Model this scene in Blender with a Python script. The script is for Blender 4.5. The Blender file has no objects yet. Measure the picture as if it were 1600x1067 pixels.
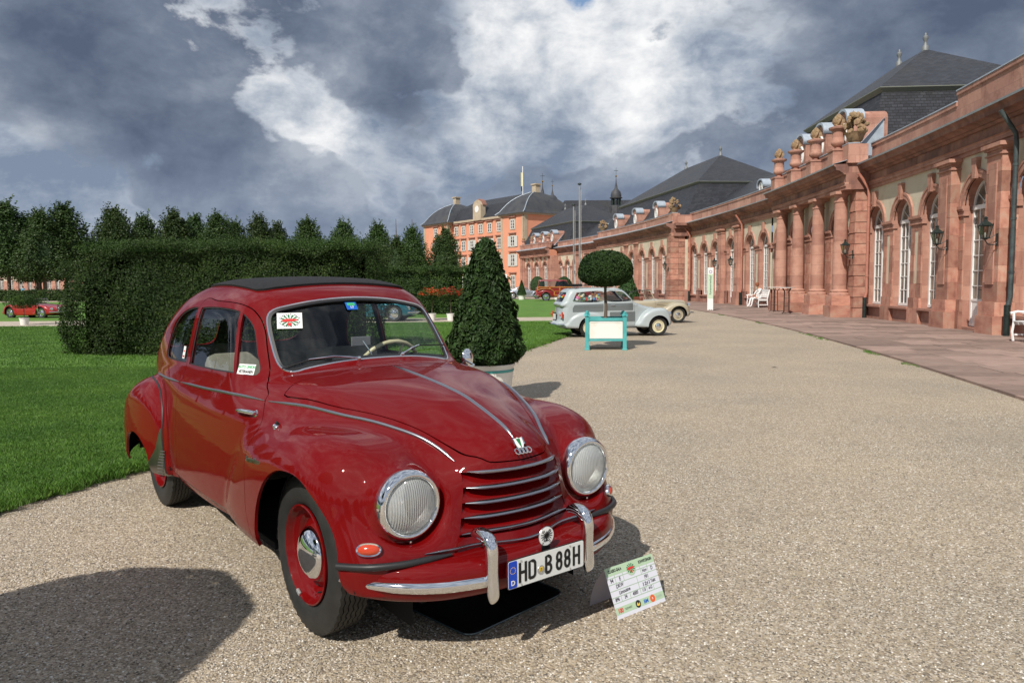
import bpy, bmesh, math, random
import numpy as np
from mathutils import Vector, Matrix
R = math.radians
random.seed(7)
rng = np.random.default_rng(7)
scene = bpy.context.scene
COL = scene.collection
# ------------------------------------------------------------------ camera
cam_d = bpy.data.cameras.new('camera')
cam = bpy.data.objects.new('camera', cam_d); COL.objects.link(cam)
cam_d.sensor_width = 36; cam_d.lens = 1165 / 1600 * 36; cam_d.clip_start = .05; cam_d.clip_end = 6000
cam.matrix_world = Matrix.Translation((0, 0, 1.425)) @ Matrix.Rotation(R(85.6), 4, 'X') @ Matrix.Rotation(R(-.53), 4, 'Z')
scene.camera = cam
# ------------------------------------------------------------------ exposure
scene.view_settings.view_transform = 'Standard'; scene.view_settings.look = 'None'
scene.view_settings.exposure = .14; scene.view_settings.gamma = 1
scene.view_settings.use_curve_mapping = False
scene.cycles.max_bounces = 7; scene.cycles.transparent_max_bounces = 12
scene.cycles.use_denoising = True
# ------------------------------------------------------------------ sun
SUN_AZ = R(28)          # shadows fall ahead of the camera and this far to the right
SUN_EL = R(45)
sd = bpy.data.lights.new('sun', 'SUN'); sd.energy = 4.5; sd.angle = R(.53); sd.color = (1, .95, .87)
sun = bpy.data.objects.new('sun', sd); COL.objects.link(sun)
sdir = Vector((math.sin(SUN_AZ) * math.cos(SUN_EL), math.cos(SUN_AZ) * math.cos(SUN_EL), -math.sin(SUN_EL)))
sun.rotation_euler = sdir.to_track_quat('-Z', 'Y').to_euler()
# ------------------------------------------------------------------ small helpers
def tag(o, label=None, cat=None, group=None, kind=None):
    if label: o['label'] = label
    if cat: o['category'] = cat
    if group: o['group'] = group
    if kind: o['kind'] = kind
    return o
def empty(name, loc=(0, 0, 0), rz=0, label=None, cat=None, group=None):
    o = bpy.data.objects.new(name, None); COL.objects.link(o); o.location = loc; o.rotation_euler = (0, 0, rz)
    o.empty_display_size = .2
    return tag(o, label, cat, group)
def link(name, me, parent=None, loc=None, rot=None, scl=None):
    o = bpy.data.objects.new(name, me); COL.objects.link(o)
    if parent: o.parent = parent
    if loc is not None: o.location = loc
    if rot is not None: o.rotation_euler = rot
    if scl is not None: o.scale = scl
    return o
def copy_tree(o, parent=None):
    c = o.copy(); COL.objects.link(c); c.parent = parent
    for ch in list(o.children): copy_tree(ch, c)
    return c
def np_mesh(name, V, Fc, mat=None, smooth=True, N=None, mi=None):
    """mesh from arrays; Fc is (n,3) or (n,4)"""
    V = np.asarray(V, np.float32); Fc = np.asarray(Fc, np.int32)
    me = bpy.data.meshes.new(name)
    me.vertices.add(len(V)); me.vertices.foreach_set('co', V.ravel())
    k = Fc.shape[1]
    me.loops.add(Fc.size); me.loops.foreach_set('vertex_index', Fc.ravel())
    me.polygons.add(len(Fc))
    me.polygons.foreach_set('loop_start', np.arange(0, Fc.size, k, dtype=np.int32))
    me.polygons.foreach_set('loop_total', np.full(len(Fc), k, np.int32))
    if mi is not None: me.polygons.foreach_set('material_index', np.asarray(mi, np.int32))
    me.update(calc_edges=True)
    me.polygons.foreach_set('use_smooth', np.full(len(Fc), smooth, bool))
    for m in (mat if isinstance(mat, (list, tuple)) else [mat]):
        if m: me.materials.append(m)
    if N is not None: me.normals_split_custom_set_from_vertices(np.asarray(N, np.float64).tolist())
    return me
class MB:
    """collects simple shapes; build() links them as one mesh object"""
    def __init__(s): s.v = []; s.f = []
    def add(s, vs, fs):
        b = len(s.v); s.v += [tuple(p) for p in vs]; s.f += [tuple(i + b for i in f) for f in fs]; return s
    def box(s, a, b):
        x0, y0, z0 = a; x1, y1, z1 = b
        return s.add([(x0, y0, z0), (x1, y0, z0), (x1, y1, z0), (x0, y1, z0), (x0, y0, z1), (x1, y0, z1), (x1, y1, z1), (x0, y1, z1)],
                     [(0, 3, 2, 1), (4, 5, 6, 7), (0, 1, 5, 4), (1, 2, 6, 5), (2, 3, 7, 6), (3, 0, 4, 7)])
    def lathe(s, prof, n=24, c=(0, 0, 0), ax='z', a0=0, a1=2 * math.pi):
        full = abs(a1 - a0 - 2 * math.pi) < 1e-6; m = n if full else n + 1; vs = []
        for r, h in prof:
            for i in range(m):
                a = a0 + (a1 - a0) * i / n; p = (r * math.cos(a), r * math.sin(a), h)
                if ax == 'y': p = (p[0], h, p[1])
                if ax == 'x': p = (h, p[0], p[1])
                vs.append((p[0] + c[0], p[1] + c[1], p[2] + c[2]))
        fs = []
        for j in range(len(prof) - 1):
            for i in range(n):
                a, b = j * m + i, j * m + (i + 1) % m
                fs.append((a, b, b + m, a + m) if ax != 'y' else (a, a + m, b + m, b))
        return s.add(vs, fs)
    def tube(s, pts, r, n=8, closed=False, cap=True):
        P = [Vector(p) for p in pts]; k = len(P); rs = r if isinstance(r, (list, tuple)) else [r] * k; vs = []; up = None
        for i in range(k):
            t = (P[(i + 1) % k] - P[i - 1]) if closed else (P[min(i + 1, k - 1)] - P[max(i - 1, 0)])
            t.normalize()
            if up is None: up = Vector((0, 0, 1)) if abs(t.z) < .9 else Vector((1, 0, 0))
            sd_ = t.cross(up).normalized(); up = sd_.cross(t).normalized()
            for j in range(n):
                a = 2 * math.pi * j / n; vs.append(P[i] + (sd_ * math.cos(a) + up * math.sin(a)) * rs[i])
        fs = []
        for i in range(k if closed else k - 1):
            for j in range(n):
                a, b = i * n + j, i * n + (j + 1) % n; c_ = ((i + 1) % k) * n
                fs.append((a, b, c_ + (j + 1) % n, c_ + j))
        if cap and not closed: fs += [tuple(range(n))[::-1], tuple((k - 1) * n + j for j in range(n))]
        return s.add(vs, fs)
    def prism(s, poly, y0, y1, ax='y'):
        """poly of (u,v); extruded along ax"""
        n = len(poly)
        def P(u, v, w): return {'y': (u, w, v), 'z': (u, v, w), 'x': (w, u, v)}[ax]
        vs = [P(u, v, y0) for u, v in poly] + [P(u, v, y1) for u, v in poly]
        fs = [tuple(range(n)), tuple(range(2 * n - 1, n - 1, -1))] + [(i, i + n, (i + 1) % n + n, (i + 1) % n) for i in range(n)]
        return s.add(vs, fs)
    def xf(s, M):
        s.v = [tuple(M @ Vector(p)) for p in s.v]; return s
    def mesh(s, name, mat, smooth=False, bevel=0, fixn=True):
        me = bpy.data.meshes.new(name); me.from_pydata(s.v, [], s.f)
        if fixn or bevel:
            bm = bmesh.new(); bm.from_mesh(me)
            if bevel:
                bmesh.ops.bevel(bm, geom=[e for e in bm.edges if len(e.link_faces) == 2 and e.calc_face_angle(0) > .6], offset=bevel, segments=2, profile=.5, affect='EDGES')
            bmesh.ops.recalc_face_normals(bm, faces=bm.faces); bm.to_mesh(me); bm.free()
        for m in (mat if isinstance(mat, (list, tuple)) else [mat]): me.materials.append(m)
        if smooth:
            me.polygons.foreach_set('use_smooth', [True] * len(me.polygons))
            try: me.set_sharp_from_angle(angle=R(smooth if smooth > 1 else 38))
            except Exception: pass
        return me
    def build(s, name, mat, parent=None, smooth=False, bevel=0, loc=None, rot=None, fixn=True):
        return link(name, s.mesh(name, mat, smooth, bevel, fixn), parent, loc, rot)
def crom(pts, n=8, closed=False):
    """Catmull-Rom resampling (centripetal-ish via uniform)"""
    P = np.array(pts, float); k = len(P); out = []
    for i in range(k if closed else k - 1):
        if closed: p0, p1, p2, p3 = P[i - 1], P[i], P[(i + 1) % k], P[(i + 2) % k]
        else: p1, p2 = P[i], P[i + 1]; p0 = P[i - 1] if i else 2 * p1 - p2; p3 = P[i + 2] if i + 2 < k else 2 * p2 - p1
        for t in np.arange(n) / n:
            out.append(.5 * ((2 * p1) + (-p0 + p2) * t + (2 * p0 - 5 * p1 + 4 * p2 - p3) * t * t + (-p0 + 3 * p1 - 3 * p2 + p3) * t ** 3))
    if not closed: out.append(P[-1])
    return np.array(out)
def shade_nodes(m): return m.node_tree.nodes, m.node_tree.links
def mat(name, col, rough=.6, metal=0, coat=0, spec=.5, trans=0, ior=1.45, emit=None, estr=1, coat_rough=.03):
    m = bpy.data.materials.new(name); m.use_nodes = True
    b = m.node_tree.nodes['Principled BSDF']
    b.inputs['Base Color'].default_value = (*col, 1); b.inputs['Roughness'].default_value = rough; b.inputs['Metallic'].default_value = metal
    b.inputs['Coat Weight'].default_value = coat; b.inputs['Coat Roughness'].default_value = coat_rough
    b.inputs['Specular IOR Level'].default_value = spec; b.inputs['Transmission Weight'].default_value = trans; b.inputs['IOR'].default_value = ior
    if emit: b.inputs['Emission Color'].default_value = (*emit, 1); b.inputs['Emission Strength'].default_value = estr
    return m
def N_(m, typ, **kw):
    n = m.node_tree.nodes.new(typ)
    for k, v in kw.items():
        if k.startswith('i_'):
            key = k[2:]; n.inputs[int(key) if key.isdigit() else key.replace('_', ' ')].default_value = v
        else: setattr(n, k, v)
    return n
def ramp(m, stops, interp='LINEAR'):
    r = m.node_tree.nodes.new('ShaderNodeValToRGB'); r.color_ramp.interpolation = interp; el = r.color_ramp.elements
    while len(el) < len(stops): el.new(.5)
    for e, (p, c) in zip(el, stops): e.position = p; e.color = (*c, 1) if len(c) == 3 else c
    return r
def noisy(m, cols, scale=5, detail=6, rough=.6, coord='Object', bump=0, bscale=None, distort=0, rnd=0, stretch=None):
    """noise-driven base colour, optional bump, optional per-object brightness variation"""
    nt = m.node_tree; b = nt.nodes['Principled BSDF']
    tc = N_(m, 'ShaderNodeTexCoord'); src = tc.outputs[coord]
    if stretch:
        mp = N_(m, 'ShaderNodeMapping'); mp.inputs['Scale'].default_value = stretch; nt.links.new(src, mp.inputs[0]); src = mp.outputs[0]
    oi = N_(m, 'ShaderNodeObjectInfo')
    av = N_(m, 'ShaderNodeVectorMath', operation='MULTIPLY_ADD'); nt.links.new(oi.outputs['Random'], av.inputs[0]); av.inputs[1].default_value = (37, 19, 53)
    nt.links.new(src, av.inputs[2]); src = av.outputs[0]
    n = N_(m, 'ShaderNodeTexNoise', i_Scale=scale, i_Detail=detail, i_Roughness=rough, i_Distortion=distort); nt.links.new(src, n.inputs['Vector'])
    k = len(cols); r = ramp(m, [(.3 + .4 * i / max(1, k - 1), c) for i, c in enumerate(cols)]); nt.links.new(n.outputs[0], r.inputs[0])
    out = r.outputs[0]
    if rnd:
        hs = N_(m, 'ShaderNodeHueSaturation'); mr = N_(m, 'ShaderNodeMapRange'); nt.links.new(oi.outputs['Random'], mr.inputs[0])
        mr.inputs[3].default_value = 1 - rnd; mr.inputs[4].default_value = 1 + rnd; nt.links.new(mr.outputs[0], hs.inputs['Value']); nt.links.new(out, hs.inputs['Color']); out = hs.outputs[0]
    nt.links.new(out, b.inputs['Base Color'])
    if bump:
        n2 = N_(m, 'ShaderNodeTexNoise', i_Scale=bscale or scale * 4, i_Detail=5, i_Roughness=.6); nt.links.new(src, n2.inputs['Vector'])
        bp = N_(m, 'ShaderNodeBump', i_Strength=1.0, i_Distance=bump); nt.links.new(n2.outputs[0], bp.inputs['Height']); nt.links.new(bp.outputs[0], b.inputs['Normal'])
    return m
def text_mesh(s, size, mat_, name='lettering', depth=.001, bold=0, xs=1, align='CENTER'):
    cu = bpy.data.curves.new(name, 'FONT'); cu.body = s; cu.size = size; cu.extrude = depth; cu.offset = bold; cu.align_x = align; cu.align_y = 'CENTER'
    ob = bpy.data.objects.new(name, cu); COL.objects.link(ob); dg = bpy.context.evaluated_depsgraph_get(); dg.update()
    me = bpy.data.meshes.new_from_object(ob.evaluated_get(dg)); bpy.data.objects.remove(ob)
    for v in me.vertices: v.co.x *= xs
    me.materials.clear(); me.materials.append(mat_); return me
# ------------------------------------------------------------------ sky: Nishita with a procedural cloud deck
def view_dir(u, v):
    a, b = u - 800, v - 533.5; cr, sr = math.cos(R(-.53)), math.sin(R(-.53)); X = (cr * a + sr * b) / 1165; Y = -(-sr * a + cr * b) / 1165
    c, s = math.cos(R(4.4)), math.sin(R(4.4)); return Vector((X, c + s * Y, -s + c * Y)).normalized()
def build_world():
    w = bpy.data.worlds.new('World'); scene.world = w; w.use_nodes = True; nt = w.node_tree; nt.nodes.clear(); L = nt.links.new
    def n(t, **k):
        q = nt.nodes.new(t)
        for a, b in k.items():
            if a.startswith('i_'): q.inputs[int(a[2:]) if a[2:].isdigit() else a[2:]].default_value = b
            else: setattr(q, a, b)
        return q
    def m(op, a, b=None, c=None, clamp=False):
        q = n('ShaderNodeMath', operation=op, use_clamp=clamp)
        for i, x in enumerate((a, b, c)):
            if x is None: continue
            if isinstance(x, (int, float)): q.inputs[i].default_value = x
            else: L(x, q.inputs[i])
        return q.outputs[0]
    tc = n('ShaderNodeTexCoord'); D = tc.outputs['Generated']
    nrm = n('ShaderNodeVectorMath', operation='NORMALIZE'); L(D, nrm.inputs[0]); D = nrm.outputs[0]
    sep = n('ShaderNodeSeparateXYZ'); L(D, sep.inputs[0]); zc = m('MAXIMUM', sep.outputs[2], 0.0)
    den = m('ADD', zc, .42)
    px = m('DIVIDE', sep.outputs[0], den); py = m('DIVIDE', sep.outputs[1], den)
    cmb = n('ShaderNodeCombineXYZ'); L(px, cmb.inputs[0]); L(py, cmb.inputs[1]); L(m('MULTIPLY', zc, 3.2), cmb.inputs[2])
    def noise(scale, detail, rough, dist, off=(0, 0, 0), vec=None):
        mp = n('ShaderNodeVectorMath', operation='ADD'); L(vec or cmb.outputs[0], mp.inputs[0]); mp.inputs[1].default_value = off
        q = n('ShaderNodeTexNoise', i_Scale=scale, i_Detail=detail, i_Roughness=rough, i_Distortion=dist); L(mp.outputs[0], q.inputs['Vector']); return q.outputs[0]
    dst = n('ShaderNodeVectorMath', operation='MULTIPLY'); L(D, dst.inputs[0]); dst.inputs[1].default_value = (1, 1, 1.55)
    def warped(src, sc, amt):
        w_ = n('ShaderNodeTexNoise', i_Scale=sc, i_Detail=3.0); L(src, w_.inputs['Vector']); q = n('ShaderNodeVectorMath', operation='MULTIPLY_ADD'); L(w_.outputs['Color'], q.inputs[0]); q.inputs[1].default_value = (amt,) * 3; L(src, q.inputs[2]); return q.outputs[0]
    W1 = warped(dst.outputs[0], 5.0, .07)
    mid = noise(3.4, 9, .50, 0, (4.3, 1.2, 6.1), W1); puff = noise(7.0, 11, .62, 0, (9, 3, 1), W1); soft = noise(2.2, 4, .5, 0, (1, 8, 3), dst.outputs[0])
    # broad light and dark cloud masses
    blobs = [(1000, 110, .30, 7), (890, 40, .22, 5), (840, 150, .14, 5), (330, 25, .34, 4.5), (250, 5, .2, 4), (400, 100, .18, 3.5), (450, 190, .40, 3.2), (530, 205, .30, 2.4), (1130, 190, .16, 6), (960, 220, .14, 5), (60, 190, .14, 3), (150, 340, .22, 2.2), (1230, 90, .14, 4), (740, 190, .10, 4), (410, 345, .16, 2.0), (760, 60, .10, 3),
             (70, 90, -.34, 7), (190, 190, -.26, 6), (40, 270, -.05, 4), (640, 100, -.30, 5.5), (560, 40, -.16, 4), (300, 265, -.24, 6), (1560, 50, -.34, 7), (1400, 20, -.22, 6), (800, 250, -.16, 5), (1100, 45, -.12, 2.2), (1060, 105, -.10, 2), (1000, 310, -.14, 6), (1330, 170, -.16, 5), (600, 260, -.14, 5)]
    acc = None
    for u, v, a, r in blobs:
        c = view_dir(u, v); dp = n('ShaderNodeVectorMath', operation='DOT_PRODUCT'); L(D, dp.inputs[0]); dp.inputs[1].default_value = c
        g = m('MULTIPLY', m('POWER', math.e, m('MULTIPLY', m('SUBTRACT', dp.outputs['Value'], 1.0), 1 / (1 - math.cos(R(r))))), a)
        acc = g if acc is None else m('ADD', acc, g)
    d = m('ADD', m('MULTIPLY', m('SUBTRACT', mid, .5), 2.0), m('MULTIPLY', m('SUBTRACT', puff, .5), 1.0)); d = m('SUBTRACT', m('ADD', d, .49), m('MULTIPLY', acc, .66))
    def ramp_(val, st):
        rp = n('ShaderNodeValToRGB'); L(val, rp.inputs[0]); e = rp.color_ramp.elements
        while len(e) < len(st): e.new(.5)
        for q, (p, c) in zip(e, st): q.position = p; q.color = (*c, 1)
        return rp.outputs[0]
    lit = m('ADD', m('ADD', m('MULTIPLY', m('SUBTRACT', puff, .5), 2.5), m('MULTIPLY', acc, .55)), m('ADD', m('MULTIPLY', m('SUBTRACT', soft, .5), .8), .47))
    bright = ramp_(lit, [(.1, (.20, .25, .34)), (.32, (.33, .38, .46)), (.52, (.50, .54, .60)), (.72, (.70, .72, .75)), (.95, (.90, .90, .90))])
    dark = ramp_(m('ADD', m('MULTIPLY', d, .62), m('ADD', m('MULTIPLY', m('SUBTRACT', puff, .5), -1.7), m('ADD', m('MULTIPLY', m('SUBTRACT', soft, .5), .6), .22))), [(.40, (.40, .44, .50)), (.54, (.25, .29, .36)), (.70, (.155, .19, .26)), (.92, (.088, .115, .175))])
    mk = n('ShaderNodeMapRange', interpolation_type='SMOOTHSTEP'); L(d, mk.inputs[0]); mk.inputs[1].default_value = .47; mk.inputs[2].default_value = .565
    mc = n('ShaderNodeMix', data_type='RGBA'); L(mk.outputs[0], mc.inputs[0]); L(bright, mc.inputs[6]); L(dark, mc.inputs[7])
    # cloud thins into bluish air towards the horizon
    hz = n('ShaderNodeMapRange'); L(sep.outputs[2], hz.inputs[0]); hz.inputs[1].default_value = 0; hz.inputs[2].default_value = .20; hz.inputs[3].default_value = .50; hz.inputs[4].default_value = 0
    mixh = n('ShaderNodeMix', data_type='RGBA'); L(hz.outputs[0], mixh.inputs[0]); L(mc.outputs[2], mixh.inputs[6]); mixh.inputs[7].default_value = (.20, .265, .39, 1)
    cloud = n('ShaderNodeBackground'); L(mixh.outputs[2], cloud.inputs[0]); cloud.inputs[1].default_value = 1.0
    sky = n('ShaderNodeTexSky'); sky.sky_type = 'NISHITA'; sky.sun_disc = False; sky.sun_elevation = SUN_EL; sky.sun_rotation = math.pi + SUN_AZ; sky.altitude = 100
    sb = n('ShaderNodeBackground'); L(sky.outputs[0], sb.inputs[0]); sb.inputs[1].default_value = .12
    # gaps of blue between the clouds
    c = view_dir(905, -14); dp = n('ShaderNodeVectorMath', operation='DOT_PRODUCT'); L(D, dp.inputs[0]); dp.inputs[1].default_value = c
    hole = m('POWER', math.e, m('MULTIPLY', m('SUBTRACT', dp.outputs['Value'], 1.0), 1 / (1 - math.cos(R(1.6)))))
    gap = m('MULTIPLY', m('SUBTRACT', soft, .70), 9.0)
    h = n('ShaderNodeMapRange'); L(m('ADD', m('MAXIMUM', gap, 0.0), m('ADD', hole, m('MULTIPLY', m('SUBTRACT', puff, .5), 3.0))), h.inputs[0]); h.inputs[1].default_value = .55; h.inputs[2].default_value = .85
    mx = n('ShaderNodeMixShader'); L(h.outputs[0], mx.inputs[0]); L(cloud.outputs[0], mx.inputs[1]); L(sb.outputs[0], mx.inputs[2])
    out = n('ShaderNodeOutputWorld'); L(mx.outputs[0], out.inputs[0])
build_world(); scene.world.cycles.sampling_method = 'MANUAL'; scene.world.cycles.sample_map_resolution = 512
# ------------------------------------------------------------------ ground
CX, CY, RF = -147.0, 41.0, 161.0
def pol(s, r, z=0): th = s / RF; return Vector((CX + r * math.cos(th), CY + r * math.sin(th), z))
def FR(s, r=RF, z=0):
    th = s / RF; M = Matrix(((-math.sin(th), math.cos(th), 0, 0), (math.cos(th), math.sin(th), 0, 0), (0, 0, 1, 0), (0, 0, 0, 1))); M.translation = pol(s, r, z); return M
def gravel_mat():
    m = bpy.data.materials.new('gravel'); m.use_nodes = True; nt = m.node_tree; b = nt.nodes['Principled BSDF']; L = nt.links.new
    tc = N_(m, 'ShaderNodeTexCoord'); P = tc.outputs['Object']
    wn = N_(m, 'ShaderNodeTexNoise', i_Scale=60.0, i_Detail=2.0); L(P, wn.inputs['Vector']); wa = N_(m, 'ShaderNodeVectorMath', operation='MULTIPLY_ADD'); L(wn.outputs['Color'], wa.inputs[0]); wa.inputs[1].default_value = (.004, .004, .0); L(P, wa.inputs[2])
    v = N_(m, 'ShaderNodeTexVoronoi', i_Scale=112.0); v.voronoi_dimensions = '2D'; L(wa.outputs[0], v.inputs['Vector'])
    v2 = N_(m, 'ShaderNodeTexVoronoi', i_Scale=190.0); v2.voronoi_dimensions = '2D'; L(wa.outputs[0], v2.inputs['Vector'])
    sc = N_(m, 'ShaderNodeSeparateColor'); L(v.outputs['Color'], sc.inputs[0]); sc2 = N_(m, 'ShaderNodeSeparateColor'); L(v2.outputs['Color'], sc2.inputs[0])
    r = ramp(m, [(0, (.06, .052, .045)), (.16, (.14, .118, .095)), (.32, (.31, .262, .20)), (.5, (.42, .35, .25)), (.66, (.31, .29, .26)), (.8, (.46, .41, .335)), (.93, (.62, .58, .52)), (1, (.86, .84, .80))]); L(sc.outputs[0], r.inputs[0])
    r2 = ramp(m, [(0, (.12, .105, .09)), (.3, (.31, .262, .20)), (.6, (.45, .375, .27)), (.8, (.37, .345, .305)), (1, (.66, .62, .56))]); L(sc2.outputs[1], r2.inputs[0])
    mx = N_(m, 'ShaderNodeMix', data_type='RGBA'); mx.inputs[0].default_value = .42; L(r.outputs[0], mx.inputs[6]); L(r2.outputs[0], mx.inputs[7])
    # slow drift of tone, wheel-swept patches
    n3 = N_(m, 'ShaderNodeTexNoise', i_Scale=.55, i_Detail=5.0, i_Roughness=.6); L(P, n3.inputs['Vector']); r3 = ramp(m, [(.3, (.93, .89, .84)), (.7, (1.20, 1.11, 1.0))]); L(n3.outputs[0], r3.inputs[0])
    mu = N_(m, 'ShaderNodeMix', data_type='RGBA', blend_type='MULTIPLY'); mu.inputs[0].default_value = 1; L(mx.outputs[2], mu.inputs[6]); L(r3.outputs[0], mu.inputs[7]); L(mu.outputs[2], b.inputs['Base Color'])
    inv = N_(m, 'ShaderNodeMath', operation='MULTIPLY'); L(v.outputs['Distance'], inv.inputs[0]); inv.inputs[1].default_value = -.8
    ad = N_(m, 'ShaderNodeMath', operation='ADD'); L(inv.outputs[0], ad.inputs[0]); L(sc.outputs[2], ad.inputs[1]); 
    bp = N_(m, 'ShaderNodeBump', i_Strength=.9, i_Distance=.0045); L(ad.outputs[0], bp.inputs['Height']); L(bp.outputs[0], b.inputs['Normal'])
    b.inputs['Roughness'].default_value = .7; b.inputs['Specular IOR Level'].default_value = .35
    return m
M_gravel = gravel_mat()
g = MB(); g.add([(-900, -120, 0), (900, -120, 0), (900, 1500, 0), (-900, 1500, 0)], [(0, 1, 2, 3)]); tag(g.build('gravel_ground', M_gravel), kind='structure')
M_lawn = noisy(mat('lawn_soil', (.03, .07, .012), .85), [(.055, .125, .014), (.095, .20, .024), (.072, .165, .02)], .9, 8, bump=.01, bscale=60)
M_path = noisy(mat('path_gravel', (.42, .34, .26), .9), [(.36, .30, .24), (.50, .43, .35)], 3, 8, bump=.006, bscale=120)
def arc_sheet(name, s0, s1, r0, r1, z, m, ns=60, nr=1, kind='structure'):
    vs = []; fs = []
    for i in range(ns + 1):
        for j in range(nr + 1): vs.append(pol(s0 + (s1 - s0) * i / ns, r0 + (r1 - r0) * j / nr, z))
    for i in range(ns):
        for j in range(nr): a = i * (nr + 1) + j; fs.append((a, a + 1, a + nr + 2, a + nr + 1))
    o = MB().add(vs, fs).build(name, m); tag(o, kind=kind); return o
EDGE = crom([(-7.5, -9), (-5.4, -3), (-4.1, 1.5), (-3.32, 4.55), (-2.72, 6.3), (-1.25, 11), (.42, 16.5), (1.2, 19.2), (2.4, 23.8), (3.5, 28.3)], 8)
def edge_x(y): return float(np.interp(y, EDGE[:, 1], EDGE[:, 0]))
def lawn_poly(name, pts, z=.035):
    n = len(pts); vs = [(x, y, z) for x, y in pts] + [(x, y, -.01) for x, y in pts]
    o = MB().add(vs, [tuple(range(n))[::-1]] + [(i, (i + 1) % n, (i + 1) % n + n, i + n) for i in range(n)]).build(name, M_lawn); tag(o, kind='structure'); return o
lawn_poly('lawn', [tuple(p) for p in EDGE] + [(-60, 25.0), (-60, -9)])
e2 = crom([(3.55, 31.8), (4.9, 40), (6.2, 50), (6.6, 58), (5.6, 64), (1, 68.5)], 6)
lawn_poly('lawn', [tuple(p) for p in e2] + [(-30, 78), (-75, 72), (-60, 33.5), (-20, 32.5)])
o = MB().add([(-60, 25.0, .004), (3.5, 28.3, .004), (3.55, 31.8, .004), (-20, 32.5, .004), (-60, 33.5, .004)], [(0, 1, 2, 3, 4)]).build('path', M_path); tag(o, kind='structure')
# grass blades: fine turf near the camera, instanced patches
M_grass = mat('grass_blades', (.05, .15, .02), .55)
def grass_mat(m):
    nt = m.node_tree; b = nt.nodes['Principled BSDF']; ge = N_(m, 'ShaderNodeNewGeometry'); r = ramp(m, [(0, (.040, .098, .010)), (.6, (.078, .185, .020)), (1, (.14, .25, .04))]); nt.links.new(ge.outputs['Random Per Island'], r.inputs[0])
    tc = N_(m, 'ShaderNodeObjectInfo'); n = N_(m, 'ShaderNodeTexNoise', i_Scale=.8, i_Detail=4.0); nt.links.new(ge.outputs['Position'], n.inputs['Vector']); r2 = ramp(m, [(.3, (.7, .78, .7)), (.7, (1.2, 1.12, 1.1))]); nt.links.new(n.outputs[0], r2.inputs[0])
    mu = N_(m, 'ShaderNodeMix', data_type='RGBA', blend_type='MULTIPLY'); mu.inputs[0].default_value = 1; nt.links.new(r.outputs[0], mu.inputs[6]); nt.links.new(r2.outputs[0], mu.inputs[7]); nt.links.new(mu.outputs[2], b.inputs['Base Color'])
grass_mat(M_grass)
def blades(n, hmin, hmax, w, size=1.0):
    p = rng.uniform(-size / 2, size / 2, (n, 2)); a = rng.uniform(0, 2 * math.pi, n); h = rng.uniform(hmin, hmax, n); ln = rng.uniform(.1, .8, n) * h; b = rng.uniform(0, 2 * math.pi, n)
    V = np.zeros((n, 4, 3)); dx, dy = np.cos(a) * w / 2, np.sin(a) * w / 2
    V[:, 0, 0] = p[:, 0] - dx; V[:, 0, 1] = p[:, 1] - dy; V[:, 1, 0] = p[:, 0] + dx; V[:, 1, 1] = p[:, 1] + dy
    V[:, 2, 0] = p[:, 0] + dx * .7 + .45 * ln * np.cos(b); V[:, 2, 1] = p[:, 1] + dy * .7 + .45 * ln * np.sin(b); V[:, 2, 2] = h * .62
    V[:, 3, 0] = p[:, 0] + ln * np.cos(b); V[:, 3, 1] = p[:, 1] + ln * np.sin(b); V[:, 3, 2] = h
    i = np.arange(n)[:, None] * 4; F = np.concatenate([i + [[0, 1, 2]], i + [[0, 2, 3]]]); return V.reshape(-1, 3), F
def gn_scatter(name, pts, patch_me, mat_, scale=(1, 1), seed=1, kind='stuff'):
    """one object whose points carry instances of a patch mesh (turf and gravel that nobody could count)"""
    me = bpy.data.meshes.new(name); me.from_pydata([tuple(p) for p in pts], [], []); o = link(name, me); me.materials.append(mat_)
    src = bpy.data.meshes.new(name + '_patch')
    ng = bpy.data.node_groups.new(name + '_scatter', 'GeometryNodeTree'); ng.interface.new_socket('Geometry', in_out='INPUT', socket_type='NodeSocketGeometry'); ng.interface.new_socket('Geometry', in_out='OUTPUT', socket_type='NodeSocketGeometry')
    i = ng.nodes.new('NodeGroupInput'); q = ng.nodes.new('NodeGroupOutput'); ip = ng.nodes.new('GeometryNodeInstanceOnPoints'); oi = ng.nodes.new('GeometryNodeObjectInfo')
    po = bpy.data.objects.new(name + '_patch', patch_me); oi.inputs[0].default_value = po
    rv = ng.nodes.new('FunctionNodeRandomValue'); rv.data_type = 'FLOAT_VECTOR'; rv.inputs[0].default_value = (0, 0, 0); rv.inputs[1].default_value = (0, 0, 6.2832); rv.inputs['Seed'].default_value = seed
    rs = ng.nodes.new('FunctionNodeRandomValue'); rs.data_type = 'FLOAT'; rs.inputs[2].default_value = scale[0]; rs.inputs[3].default_value = scale[1]; rs.inputs['Seed'].default_value = seed + 5
    L = ng.links.new; L(i.outputs[0], ip.inputs['Points']); L(oi.outputs['Geometry'], ip.inputs['Instance']); L(rv.outputs[0], ip.inputs['Rotation']); L(rs.outputs[1], ip.inputs['Scale']); L(ip.outputs[0], q.inputs[0])
    md = o.modifiers.new('scatter', 'NODES'); md.node_group = ng; tag(o, kind=kind); return o
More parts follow.
